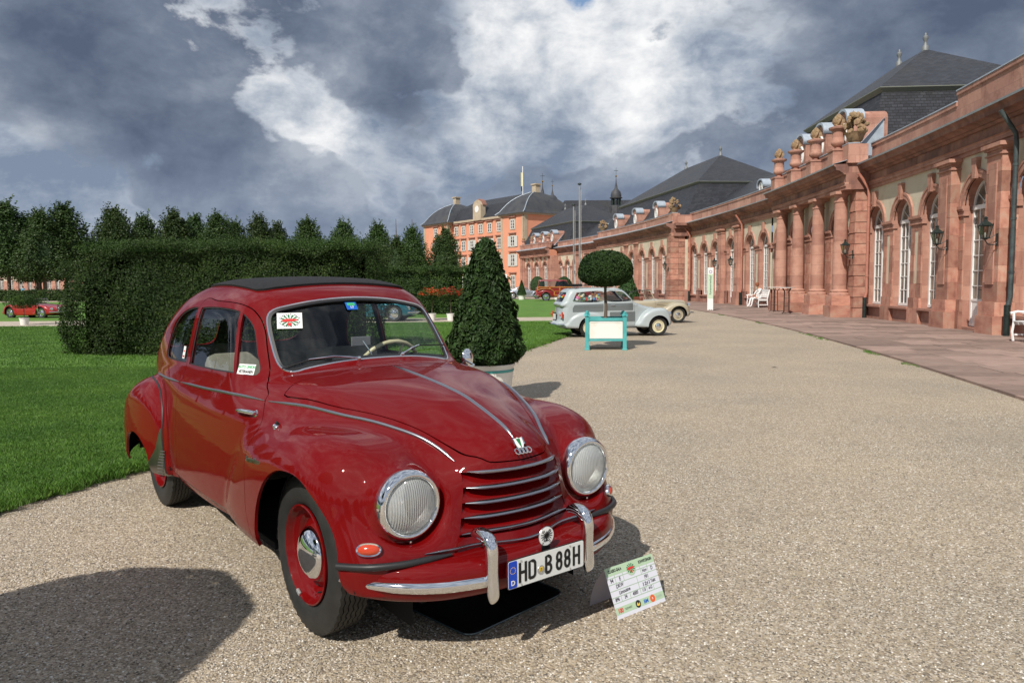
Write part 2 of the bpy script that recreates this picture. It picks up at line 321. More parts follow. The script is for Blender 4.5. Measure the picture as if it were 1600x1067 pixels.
if True:
    V, F = blades(5600, .014, .034, .004, .7); pm = np_mesh('turf_patch', V, F, M_grass, False)
    pts = []
    y = 3.6
    while y < 13:
        x = edge_x(y) - .33
        while x > -11 and x > -y * .72 - .6: pts.append((x + random.uniform(-.04, .04), y + random.uniform(-.04, .04), .033)); x -= .55
        y += .5
    gn_scatter('grass', pts, pm, M_grass)
    V, F = blades(2600, .018, .04, .010, 1.5); pm = np_mesh('turf_patch_far', V, F, M_grass, False); pts = []
    y = 13.0
    while y < 27:
        x = edge_x(y) - .72
        while x > -19: pts.append((x, y, .033)); x -= 1.25
        y += 1.25
    gn_scatter('grass', pts, pm, M_grass, seed=3)
    # ragged lip of turf hanging over the gravel
    V, F = blades(260, .03, .075, .005, .16); pm = np_mesh('edge_tuft', V, F, M_grass, False); pts = []
    for y in np.arange(3.0, 20, .06): pts.append((edge_x(y) - .02 + random.uniform(-.05, .035), y, .012))
    gn_scatter('grass_fringe', pts, pm, M_grass, (.7, 1.25), 9)
    # loose stones standing proud of the gravel sheet
    bm = bmesh.new(); bmesh.ops.create_icosphere(bm, subdivisions=1, radius=1); 
    Vb = np.array([v.co[:] for v in bm.verts]); Fb = np.array([[v.index for v in f.verts] for f in bm.faces]); bm.free()
    M_stone = mat('loose_stone', (.4, .32, .24), .6); nt = M_stone.node_tree; ge = N_(M_stone, 'ShaderNodeNewGeometry'); rr = ramp(M_stone, [(0, (.08, .07, .06)), (.25, (.27, .23, .175)), (.5, (.42, .35, .25)), (.75, (.35, .325, .29)), (.9, (.56, .51, .44)), (1, (.82, .80, .76))], 'LINEAR'); nt.links.new(ge.outputs['Random Per Island'], rr.inputs[0]); nt.links.new(rr.outputs[0], nt.nodes['Principled BSDF'].inputs['Base Color'])
    k = 1300; c = rng.normal(0, .26, (k, 2)); sz = rng.uniform(.002, .0048, k); an = rng.uniform(0, 6.28, k); sx = rng.uniform(.8, 1.5, k); sz2 = rng.uniform(.45, .8, k)
    VV = Vb[None] * sz[:, None, None] * np.stack([sx, np.ones(k), sz2], 1)[:, None]; VV += rng.normal(0, .0004, VV.shape)
    ca, sa = np.cos(an)[:, None], np.sin(an)[:, None]; X = VV[..., 0] * ca - VV[..., 1] * sa + c[:, :1]; Y = VV[..., 0] * sa + VV[..., 1] * ca + c[:, 1:]
    VV = np.stack([X, Y, VV[..., 2] + .001], -1).reshape(-1, 3); FF = (Fb[None] + (np.arange(k) * len(Vb))[:, None, None]).reshape(-1, 3)
    pm = np_mesh('stone_patch', VV, FF, M_stone, True); pts = []
    for y in np.arange(1.7, 8.5, .5):
        for x in np.arange(-y * .75 - .5, y * .75 + .5, .5):
            if x > edge_x(y) + .2 and random.random() < 1.0 - max(0, y - 2.6) / 5.5: pts.append((x + random.uniform(-.1, .1), y + random.uniform(-.1, .1), 0))
    gn_scatter('loose_gravel', pts, pm, M_stone, (.9, 1.1), 12)
    V, F = blades(70, .02, .06, .006, .14); pm = np_mesh('weed_patch', V, F, M_grass, False); pts = []
    for k in range(46): s_ = random.choice((-29.5, -27.2, -23, -21.5, -16, -9)) + random.gauss(0, .35); p_ = pol(s_, 156.33 + random.gauss(0, .04), .0); pts.append(tuple(p_))
    gn_scatter('weeds', pts, pm, M_grass, (.3, .8), 21)
# ================================================================== the curved sandstone wing
def stone_mat(name, cols, rnd=.0, brick=True, scale=1.6):
    m = mat(name, cols[0], .85); noisy(m, cols, scale, 9, .62, bump=.006, bscale=14, rnd=rnd)
    nt = m.node_tree; b = nt.nodes['Principled BSDF']; src = b.inputs['Base Color'].links[0].from_socket
    oi = N_(m, 'ShaderNodeObjectInfo'); tc = N_(m, 'ShaderNodeTexCoord')
    # dark weather streaks and pale rubbed patches
    mp = N_(m, 'ShaderNodeMapping'); mp.inputs['Scale'].default_value = (2.2, 2.2, .35); nt.links.new(tc.outputs['Object'], mp.inputs[0])
    av = N_(m, 'ShaderNodeVectorMath', operation='MULTIPLY_ADD'); nt.links.new(oi.outputs['Random'], av.inputs[0]); av.inputs[1].default_value = (31, 17, 23); nt.links.new(mp.outputs[0], av.inputs[2])
    n = N_(m, 'ShaderNodeTexNoise', i_Scale=1.4, i_Detail=7.0, i_Roughness=.65); nt.links.new(av.outputs[0], n.inputs['Vector'])
    r = ramp(m, [(.27, (.55, .52, .52)), (.42, (.97, .95, .95)), (.60, (1.0, 1.0, 1.0)), (.76, (1.18, 1.30, 1.33))]); nt.links.new(n.outputs[0], r.inputs[0])
    mu = N_(m, 'ShaderNodeMix', data_type='RGBA', blend_type='MULTIPLY'); mu.inputs[0].default_value = .8; nt.links.new(src, mu.inputs[6]); nt.links.new(r.outputs[0], mu.inputs[7]); out = mu.outputs[2]
    if brick:       # ashlar too far off to tell block from block
        bt = N_(m, 'ShaderNodeTexBrick', i_Scale=1.0); bt.offset = .5; bt.inputs['Brick Width'].default_value = .9; bt.inputs['Row Height'].default_value = .42; bt.inputs['Mortar Size'].default_value = .006
        bt.inputs['Color1'].default_value = (.78, .72, .72, 1); bt.inputs['Color2'].default_value = (1.2, 1.22, 1.2, 1); bt.inputs['Mortar'].default_value = (.6, .6, .6, 1)
        sw_ = N_(m, 'ShaderNodeSeparateXYZ'); nt.links.new(tc.outputs['Object'], sw_.inputs[0]); a2 = N_(m, 'ShaderNodeMath', operation='ADD'); nt.links.new(sw_.outputs[0], a2.inputs[0]); nt.links.new(sw_.outputs[1], a2.inputs[1])
        cb = N_(m, 'ShaderNodeCombineXYZ'); nt.links.new(a2.outputs[0], cb.inputs[0]); nt.links.new(sw_.outputs[2], cb.inputs[1]); nt.links.new(cb.outputs[0], bt.inputs['Vector'])
        m2 = N_(m, 'ShaderNodeMix', data_type='RGBA', blend_type='MULTIPLY'); m2.inputs[0].default_value = .8; nt.links.new(out, m2.inputs[6]); nt.links.new(bt.outputs[0], m2.inputs[7]); out = m2.outputs[2]
    nt.links.new(out, b.inputs['Base Color']); return m
SC = [(.30, .145, .105), (.44, .24, .18), (.37, .18, .13)]
M_sand = stone_mat('red_sandstone', SC)
M_block = stone_mat('sandstone_block', [(.29, .125, .09), (.43, .21, .15), (.44, .28, .205)], rnd=.30, brick=False)
M_dkst = stone_mat('weathered_sandstone', [(.13, .078, .07), (.28, .145, .11), (.38, .20, .15)], brick=True)
M_beige = noisy(mat('beige_render', (.5, .42, .27), .9), [(.50, .43, .31), (.60, .53, .41), (.56, .49, .37)], 1.5, 8, bump=.003, bscale=30)
M_slate = mat('roof_slate', (.04, .042, .05), .5)
def slate(m):
    nt = m.node_tree; b = nt.nodes['Principled BSDF']; tc = N_(m, 'ShaderNodeTexCoord'); s = N_(m, 'ShaderNodeSeparateXYZ'); nt.links.new(tc.outputs['UV'], s.inputs[0])
    bt = N_(m, 'ShaderNodeTexBrick', i_Scale=1.0); bt.inputs['Brick Width'].default_value = .24; bt.inputs['Row Height'].default_value = .13; bt.inputs['Mortar Size'].default_value = .010; nt.links.new(tc.outputs['UV'], bt.inputs['Vector'])
    bt.inputs['Color1'].default_value = (.021, .022, .027, 1); bt.inputs['Color2'].default_value = (.045, .047, .056, 1); bt.inputs['Mortar'].default_value = (.014, .014, .016, 1)
    n = N_(m, 'ShaderNodeTexNoise', i_Scale=.35, i_Detail=8.0, i_Roughness=.65); nt.links.new(tc.outputs['Object'], n.inputs['Vector']); r = ramp(m, [(.35, (.85, .85, .9)), (.52, (1, 1, 1)), (.7, (1.25, 1.12, .80))]); nt.links.new(n.outputs[0], r.inputs[0])
    mu = N_(m, 'ShaderNodeMix', data_type='RGBA', blend_type='MULTIPLY'); mu.inputs[0].default_value = 1; nt.links.new(bt.outputs[0], mu.inputs[6]); nt.links.new(r.outputs[0], mu.inputs[7]); nt.links.new(mu.outputs[2], b.inputs['Base Color'])
    bp = N_(m, 'ShaderNodeBump', i_Strength=.7, i_Distance=.02); nt.links.new(bt.outputs['Fac'], bp.inputs['Height']); bp.invert = True; nt.links.new(bp.outputs[0], b.inputs['Normal'])
slate(M_slate)
M_frame = noisy(mat('white_window_paint', (.78, .78, .76), .45), [(.70, .70, .68), (.82, .82, .80)], 3)
M_pane = mat('window_pane', (.03, .034, .036), .05, spec=.8)
def pane_mat(m):
    nt = m.node_tree; b = nt.nodes['Principled BSDF']; tc = N_(m, 'ShaderNodeTexCoord'); oi = N_(m, 'ShaderNodeObjectInfo'); av = N_(m, 'ShaderNodeVectorMath', operation='MULTIPLY_ADD'); nt.links.new(oi.outputs['Random'], av.inputs[0]); av.inputs[1].default_value = (9, 7, 5); nt.links.new(tc.outputs['Object'], av.inputs[2])
    n = N_(m, 'ShaderNodeTexNoise', i_Scale=1.6, i_Detail=3.0); nt.links.new(av.outputs[0], n.inputs['Vector']); r = ramp(m, [(.35, (.03, .034, .036)), (.5, (.16, .14, .115)), (.7, (.27, .23, .18))]); nt.links.new(n.outputs[0], r.inputs[0]); nt.links.new(r.outputs[0], b.inputs['Base Color'])
pane_mat(M_pane)
M_lead = noisy(mat('lead_flashing', (.5, .55, .62), .42, .3), [(.36, .41, .47), (.50, .56, .63)], 4)
M_zinc = mat('dull_zinc', (.20, .21, .21), .6, .3)
M_iron = noisy(mat('black_iron', (.012, .02, .018), .45), [(.008, .012, .011), (.02, .035, .03)], 12)
M_pipe_r = noisy(mat('painted_pipe', (.42, .17, .12), .5), [(.36, .14, .10), (.46, .2, .14)], 6)
M_pipe_d = noisy(mat('zinc_pipe', (.09, .13, .13), .5), [(.03, .04, .043), (.075, .10, .10)], 5)
M_ochre = stone_mat('ochre_carving', [(.17, .115, .065), (.30, .205, .11), (.24, .14, .10)], brick=False, scale=6)
def sweep_arc(name, prof, s0, s1, r0, m, parent, step=1.2, caps=True, flat=True):
    """profile (radial offset towards the garden, z) swept along the curve"""
    n = max(1, int(round(abs(s1 - s0) / step))); k = len(prof); vs = []
    for i in range(n + 1):
        s = s0 + (s1 - s0) * i / n
        for d, z in prof: vs.append(pol(s, r0 - d, z))
    fs = [(i * k + j, i * k + (j + 1) % k, (i + 1) * k + (j + 1) % k, (i + 1) * k + j) for i in range(n) for j in range(k)]
    if caps: fs += [tuple(range(k))[::-1], tuple(n * k + j for j in range(k))]
    return MB().add(vs, fs).build(name, m, parent)
def arch_pts(a, zs, n=12): return [(-a * math.cos(math.pi * i / n), zs + a * math.sin(math.pi * i / n)) for i in range(n + 1)]
_mesh = {}
def cached(key, fn):
    if key not in _mesh: _mesh[key] = fn()
    return _mesh[key]
def wall_mesh(w, a, z0, zs, top, dep=.4):
    mb = MB(); h = w / 2
    mb.add([(-h, 0, z0), (-a, 0, z0), (-a, 0, zs), (-h, 0, zs)], [(0, 1, 2, 3)]); mb.add([(a, 0, z0), (h, 0, z0), (h, 0, zs), (a, 0, zs)], [(0, 1, 2, 3)])
    mb.add([(-a, 0, z0), (-a, dep, z0), (-a, dep, zs), (-a, 0, zs)], [(0, 1, 2, 3)]); mb.add([(a, 0, z0), (a, dep, z0), (a, dep, zs), (a, 0, zs)], [(3, 2, 1, 0)])
    P = arch_pts(a, zs)
    for (x0, y0), (x1, y1) in zip(P[:-1], P[1:]): mb.add([(x0, 0, y0), (x1, 0, y1), (x1, dep, y1), (x0, dep, y0)], [(0, 1, 2, 3)])
    if z0 > 0: mb.box((-h, 0, 0), (h, .45, z0))
    return mb.mesh('wall', M_sand, fixn=False)
def spandrel_mesh(w, a, zs, top):
    mb = MB(); h = w / 2; P = arch_pts(a, zs)
    mb.add([(-h, 0, zs), (-a, 0, zs), (-a, 0, top), (-h, 0, top)], [(0, 1, 2, 3)]); mb.add([(a, 0, zs), (h, 0, zs), (h, 0, top), (a, 0, top)], [(0, 1, 2, 3)])
    for (x0, y0), (x1, y1) in zip(P[:-1], P[1:]): mb.add([(x0, 0, y0), (x1, 0, y1), (x1, 0, top), (x0, 0, top)], [(0, 1, 2, 3)])
    return mb.mesh('spandrel', M_beige, fixn=False)
def archivolt_mesh(a, zs, wd=.21, pr=.06):
    mb = MB(); n = 14; vs = []; A, B = arch_pts(a, zs, n), arch_pts(a + wd, zs, n)
    for (x0, z0), (x1, z1) in zip(A, B):
        xm, zm = x0 * .35 + x1 * .65, z0 * .35 + z1 * .65
        vs += [(x0, .02, z0), (x0, -pr * .7, z0), (xm, -pr * .7, zm), (xm, -pr, zm), (x1, -pr, z1), (x1, .02, z1)]
    mb.add(vs, [(i * 6 + j, i * 6 + j + 1, (i + 1) * 6 + j + 1, (i + 1) * 6 + j) for i in range(n) for j in range(5)])
    return mb.mesh('archivolt', M_sand)
def keystone_mesh(a, zs): z = zs + a; return MB().prism([(-.09, z - .04), (.09, z - .04), (.15, z + .52), (-.15, z + .52)], -.13, .02, 'y').mesh('keystone', M_sand, bevel=.01)
def window_mesh(a, z0, zs, cols=4, rows=6, kick=0):
    mb = MB(); t = .05; y0, y1 = -.03, .03
    for s in (-1, 1): mb.box((min(s * a, s * (a - .07)), y0, z0), (max(s * a, s * (a - .07)), y1, zs))
    mb.box((-a, y0 - .01, z0 - .0), (a, y1, z0 + .09)); mb.box((-a, y0 - .02, zs - .07), (a, y1 + .01, zs + .05)); mb.box((-.045, y0 - .005, z0 + .09), (.045, y1, zs - .07))
    zz0 = z0 + .09 + kick
    if kick: mb.box((-a + .07, -.01, z0 + .09), (a - .07, .02, zz0)); mb.box((-a + .07, y0, zz0), (a - .07, y1, zz0 + .06)); 
    for r in range(1, rows): z = zz0 + (zs - .07 - zz0) * r / rows; mb.box((-a + .07, -.012, z - .012), (a - .07, .012, z + .012))
    for c in range(1, cols):
        if c * 2 == cols: continue
        x = -a + 2 * a * c / cols; mb.box((x - .012, -.014, zz0), (x + .012, .014, zs - .07))
    A, B = arch_pts(a, zs, 14), arch_pts(a - .07, zs, 14); vs = []
    for (x0, q0), (x1, q1) in zip(A, B): vs += [(x0, y0, q0), (x1, y0, q1), (x1, y1, q1), (x0, y1, q0)]
    mb.add(vs, [(i * 4 + j, i * 4 + (j + 1) % 4, (i + 1) * 4 + (j + 1) % 4, (i + 1) * 4 + j) for i in range(14) for j in range(4)])
    for an in (36, 72, 108, 144): 
        ca, sa = math.cos(R(an)), math.sin(R(an)); mb.tube([(.22 * ca, 0, zs + .22 * sa), ((a - .05) * ca, 0, zs + (a - .05) * sa)], .013, 4)
    mb.tube([(.22 * math.cos(math.pi * i / 10), 0, zs + .22 * math.sin(math.pi * i / 10)) for i in range(11)], .014, 4)
    return mb.mesh('window', M_frame)
def pane_mesh(a, z0, zs):
    P = [(a - .03, z0 + .03)] + [(x * (a - .03) / a, z) for x, z in reversed(arch_pts(a, zs, 12))] + [(-a + .03, z0 + .03)]
    return MB().add([(x, .012, z) for x, z in P], [tuple(range(len(P)))]).mesh('pane', M_pane, fixn=False)
ZS, TOPZ = 3.46, 4.84
def put_at(name, me, parent, s, r=RF, z=0, dx=0, dy=0, dz=0):
    o = bpy.data.objects.new(name, me); COL.objects.link(o); o.parent = parent; o.matrix_local = FR(s, r, z) @ Matrix.Translation((dx, dy, dz)); return o
CUBE = MB().box((-.5, -.5, -.5), (.5, .5, .5)).mesh('stone', M_block, bevel=.0)
def stone(parent, M, a, b, name='stone', g=.004):
    c = Vector([(p + q) / 2 for p, q in zip(a, b)]); d = [abs(q - p) - g for p, q in zip(a, b)]
    o = bpy.data.objects.new(name, CUBE); COL.objects.link(o); o.parent = parent; o.matrix_local = M @ Matrix.Translation(c) @ Matrix.Diagonal((*d, 1)); return o
def bay(parent, s, w, r=RF, a=.71, door=False, near=False, rec=.27, panels=True, top=TOPZ, arch=True):
    z0 = .10 if door else .54; M = FR(s, r)
    if near:
        put_at('wall', cached(('wb', w, a, z0), lambda: wall_mesh(w, a, z0, ZS, top)), parent, s, r, dy=.045)
    else: put_at('wall', cached(('w', w, a, z0), lambda: wall_mesh(w, a, z0, ZS, top)), parent, s, r)
    put_at('spandrel', cached(('sp', w, a), lambda: spandrel_mesh(w, a, ZS, top)), parent, s, r)
    put_at('archivolt', cached(('av', a), lambda: archivolt_mesh(a, ZS)), parent, s, r); put_at('keystone', cached(('ks', a), lambda: keystone_mesh(a, ZS)), parent, s, r)
    kick = .62 if door else 0
    wn = put_at('french_door' if door else 'window', cached(('win', a, door), lambda: window_mesh(a, z0 + .02, ZS - .02, 4, 6, kick)), parent, s, r, dy=rec)
    pn = link('pane', cached(('pane', a, door), lambda: pane_mesh(a, z0 + .02, ZS - .02)), wn)
    if door and near: MB().tube([(.06, -.05, 1.15), (.16, -.06, 1.15)], .012, 6).build('door_handle', M_iron, wn)
    else:
        if not door: put_at('sill', cached(('sill', a), lambda: MB().box((-a - .02, -.10, .46), (a + .02, .36, .545)).mesh('sill', M_sand, bevel=.008)), parent, s, r)
    # impost moulding and piers either side
    h = w / 2
    def imp(sg):
        mb = MB(); x0, x1 = sorted((sg * (a - .0), sg * h))
        for d, z, zz in ((.035, 3.22, 3.27), (.02, 3.27, 3.36), (.055, 3.36, 3.41), (.085, 3.41, 3.50)): mb.box((x0 - (.05 if sg > 0 else 0), -d, z), (x1 + (.05 if sg < 0 else 0), .12, zz))
        return mb.mesh('impost', M_sand)
    def plinth(sg):
        x0, x1 = sorted((sg * a, sg * h)); return MB().box((x0, -.07, 0), (x1, .1, .52)).box((x0, -.04, .52), (x1, .1, .82)).box((x0, -.055, .82), (x1, .1, .86)).mesh('plinth', M_dkst)
    for sg in (-1, 1): put_at('impost', cached(('imp', w, a, sg), lambda: imp(sg)), parent, s, r)
    if not near:
        for sg in (-1, 1): put_at('plinth', cached(('pl', w, a, sg), lambda: plinth(sg)), parent, s, r)
        if panels and h - a > .3:
            for sg in (-1, 1):
                x0, x1 = sorted((sg * (h - .115), sg * h)); put_at('render_panel', cached(('pn', w, a, sg), lambda: MB().box((x0, -.012, 1.0), (x1, .05, 3.0)).mesh('render_panel', M_beige)), parent, s, r)
    else:
        for sg in (-1, 1):
            x0, x1 = sorted((sg * a, sg * h)); jit = lambda k: .006 * math.sin(k * 7.3 + s * 3)
            stone(parent, M, (x0, -.07, 0), (x1, .3, .52), 'stone'); stone(parent, M, (x0, -.04, .52), (x1, .3, .86), 'stone')
            zc = .86; k = 0
            hs = [.46, .40, .52, .40, .38, .20]; xi = (h - .115) * sg if (h - a) > .3 else None
            for q in hs:
                if panels and xi is not None and 1.0 < zc + q and zc < 2.95 and k > 0: xa, xb = sorted((sg * a, xi)); stone(parent, M, (xa, -.0 + jit(k), zc), (xb, .3, zc + q))
                else: stone(parent, M, (x0, jit(k), zc), (x1, .3, zc + q))
                zc += q; k += 1
        if panels and h - a > .3:
            for sg in (-1, 1): x0, x1 = sorted((sg * (h - .115), sg * h)); put_at('render_panel', cached(('pn2', w, a, sg), lambda: MB().box((x0, .022, 1.28), (x1, .06, 3.05)).mesh('render_panel', M_beige)), parent, s, r)
def pilaster(parent, s, r=RF, w=.78, pr=.26, top=TOPZ, near=False):
    M = FR(s, r); h = w / 2
    if near:
        stone(parent, M, (-h - .08, -pr - .12, 0), (h + .08, .1, .50)); stone(parent, M, (-h - .05, -pr - .07, .50), (h + .05, .1, .86)); z = .86
        for k, q in enumerate((.5, .42, .5, .42, .5, .42, .5, .42)): stone(parent, M, (-h, -pr + .004 * math.sin(k * 5 + s), z), (h, .1, z + q)); z += q
    else:
        def pm():
            mb = MB().box((-h - .08, -pr - .12, 0), (h + .08, .1, .5)).box((-h - .05, -pr - .07, .5), (h + .05, .1, .86)).box((-h, -pr, .86), (h, .1, top - .26)); return mb.mesh('pilaster', M_sand)
        put_at('pilaster', cached(('pil', w, pr), pm), parent, s, r)
    def cap():
        mb = MB()
        for d, z, zz in ((.04, -.30, -.26), (.0, -.26, -.16), (.05, -.16, -.10), (.11, -.10, 0)): mb.box((-h - d, -pr - d, top + z), (h + d, .1, top + zz))
        mb.box((-h + .2, -pr - .03, 1.3), (h - .2, -pr + .02, top - .5)); return mb.mesh('capital', M_sand)
    put_at('capital', cached(('cap', w, pr, top), cap), parent, s, r)
def entablature(parent, s0, s1, r=RF, parapet=True, top=TOPZ, ph=1.68):
    sweep_arc('architrave', [(-.1, top), (.06, top), (.06, top + .12), (.10, top + .12), (.10, top + .24), (.14, top + .27), (-.1, top + .27)], s0, s1, r, M_sand, parent)
    sweep_arc('frieze', [(-.1, top + .27), (.06, top + .27), (.06, top + .55), (-.1, top + .55)], s0, s1, r, M_dkst, parent)
    sweep_arc('cornice', [(-.1, top + .55), (.12, top + .55), (.18, top + .62), (.22, top + .63), (.30, top + .70), (.42, top + .72), (.44, top + .82), (.52, top + .90), (.52, top + .93), (-.1, top + .95)], s0, s1, r, M_dkst, parent)
    sweep_arc('flashing', [(-.12, top + 1.12), (.535, top + .945), (.55, top + .89), (.565, top + .945), (-.12, top + 1.15)], s0, s1, r, M_lead, parent)
    if parapet:
        sweep_arc('parapet', [(-.38, top + .9), (-.04, top + .9), (-.04, top + ph - .11), (-.0, top + ph - .11), (-.0, top + ph), (-.41, top + ph), (-.38, top + ph - .11)], s0, s1, r, M_sand, parent)
        sweep_arc('parapet_flashing', [(-.42, top + ph + .015), (.02, top + ph + .005), (.02, top + ph + .04), (-.42, top + ph + .05)], s0, s1, r, M_lead, parent)
wing = empty('sandstone_palace_wing', (0, 0, 0), 0, 'long curved red sandstone palace wing with tall white arched windows along the terrace', 'palace')
# --- near wing, x beyond the first pavilion
for s in (-13.3, -15.55, -17.8): bay(wing, s, 2.25, near=True)
bay(wing, -20.55, 2.35, door=True, near=True, panels=False, a=.74)
for s in (-23.3, -25.55, -27.8): bay(wing, s, 2.25, near=s > -24)
for s in (-19.15, -21.95): pilaster(wing, s, near=True)
entablature(wing, -19.1, -12.65); entablature(wing, -29, -19.1, ph=1.98)
# --- wing between the two pavilions
for s in (-2.0, .55, 2.85): bay(wing, s, 2.3, near=False)
bay(wing, 6.35, 2.4, door=True, panels=False, a=.74)
for s in (9.4, 11.7, 14.0): bay(wing, s, 2.3)
put_at('wall', cached('fill', lambda: MB().box((-.6, 0, 0), (.6, .3, TOPZ)).mesh('wall', M_sand)), wing, 4.55, RF); put_at('wall', _mesh['fill'], wing, 7.95, RF)
for s in (4.7, 7.9): pilaster(wing, s)
entablature(wing, -3.7, 14.95)
# --- wing beyond the second pavilion
for s in (36.6, 38.9, 41.2, 46.4, 48.7, 51.0): bay(wing, s, 2.3)
bay(wing, 43.8, 2.4, door=True, panels=False, a=.74)
for s in (42.4, 45.2): pilaster(wing, s)
entablature(wing, 35.3, 52)
# --- first pavilion: engaged columns before the wall
def column_mesh(r=.265, z0=.86, z1=4.84):
    return MB().lathe([(r + .11, z0), (r + .11, z0 + .07), (r + .05, z0 + .12), (r + .07, z0 + .18), (r, z0 + .24), (r, z0 + 1.3), (r * .86, z1 - .42), (r * .86 + .03, z1 - .40), (r * .86 + .03, z1 - .36), (r * .86, z1 - .34), (r * .86, z1 - .22), (r + .0, z1 - .13), (r + .01, z1 - .11)], 32).box((-r - .06, -r - .06, z1 - .11), (r + .06, r + .06, z1)).mesh('column', M_sand, 40)
RP = 160.55
for s in (-10.7, -8.15, -5.6): bay(wing, s, 2.55, RP, near=True, panels=False)
for s in (-12.0, -9.45, -6.9, -4.55):
    put_at('column', cached('col', column_mesh), wing, s, RP, dy=-.36)
    M = FR(s, RP); stone(wing, M, (-.42, -.82, 0), (.42, .1, .48)); stone(wing, M, (-.38, -.77, .48), (.38, .1, .86))
for k in range(11):     # rusticated end piers, every other course proud
    z = .3 * k + 1.3 - .44 * 0
for s0, s1 in ((-12.72, -12.1), (-4.3, -3.62)):
    M = FR((s0 + s1) / 2, RP); h = (s1 - s0) / 2; z = 0
    for k in range(12): q = .403; stone(wing, M, (-h, -.10 + (.02 if k % 2 else 0), z), (h, .42, z + q), g=.022); z += q
entablature(wing, -12.8, -3.5, RP - .42)
sweep_arc('soffit', [(-.5, TOPZ + .002), (.08, TOPZ + .002), (.08, TOPZ + .05), (-.5, TOPZ + .05)], -12.75, -3.55, RP - .42, M_sand, wing)
def end_block(s, r0, r1, nm='return_wall'):
    a = pol(s - .12, r0); MB().box((-.1, 0, TOPZ), (.1, r1 - r0, TOPZ + .92)).build(nm, M_dkst, wing).matrix_local = FR(s, r0)
for s in (-12.7, -3.6): end_block(s, RP - .38, RF + .1)
# --- second pavilion: rusticated corner, projecting further
R2 = 159.55
for i, s in enumerate((17.0, 19.7, 22.4, 25.2, 28.0, 30.7, 33.4)): bay(wing, s, 2.7 if i not in (3, 4) else 2.8, R2, panels=True)
for s in (23.8, 26.6): pilaster(wing, s, R2, pr=.18)
M = FR(15.15, R2); z = 0
for k in range(12):
    q = .403; stone(wing, M, (-.52, -.10, z), (.50, .5, z + q), g=.02); stone(wing, M, (-.50, .5, z), (0, 1.0, z + q), g=.02)
    stone(wing, M, (-.50, 1.2, z), (0, 1.5, z + q), g=.02); z += q
MB().box((-.46, .95, .9), (-.1, 1.25, 4.6)).build('render_panel', M_beige, wing).matrix_local = M
MB().box((-.47, .0, TOPZ), (.4, 1.5, TOPZ + .55)).build('return_wall', M_dkst, wing).matrix_local = M
MB().box((-.50, .97, 0), (0, 1.23, .9)).build('return_wall', M_sand, wing).matrix_local = M
entablature(wing, 14.6, 35.4, R2)
for d, z0_, z1_ in ((.16, .0, .27), (.16, .27, .55), (.42, .55, .75), (.58, .75, .94)): MB().box((-.5 - d, .1, TOPZ + z0_), (-.45, 1.45, TOPZ + z1_)).build('cornice_return', M_dkst, wing).matrix_local = M
MB().box((-.5, .0, TOPZ + .94), (-.2, 1.5, TOPZ + 1.56)).build('parapet', M_sand, wing).matrix_local = M
# --- third pavilion with half columns, far off
R3 = 160.1
for s in (53.9, 56.7, 59.5): bay(wing, s, 2.8, R3, panels=False)
for s in (52.5, 55.3, 58.1, 60.9): pilaster(wing, s, R3, .42, .2)
entablature(wing, 51.8, 61.8, R3 - .35)
MB().box((-.3, -.3, 0), (.3, 1.2, TOPZ)).build('wall', M_sand, wing).matrix_local = FR(61.5, R3); MB().box((-.3, -.1, 0), (.3, 1.2, TOPZ)).build('wall', M_sand, wing).matrix_local = FR(51.9, R3)
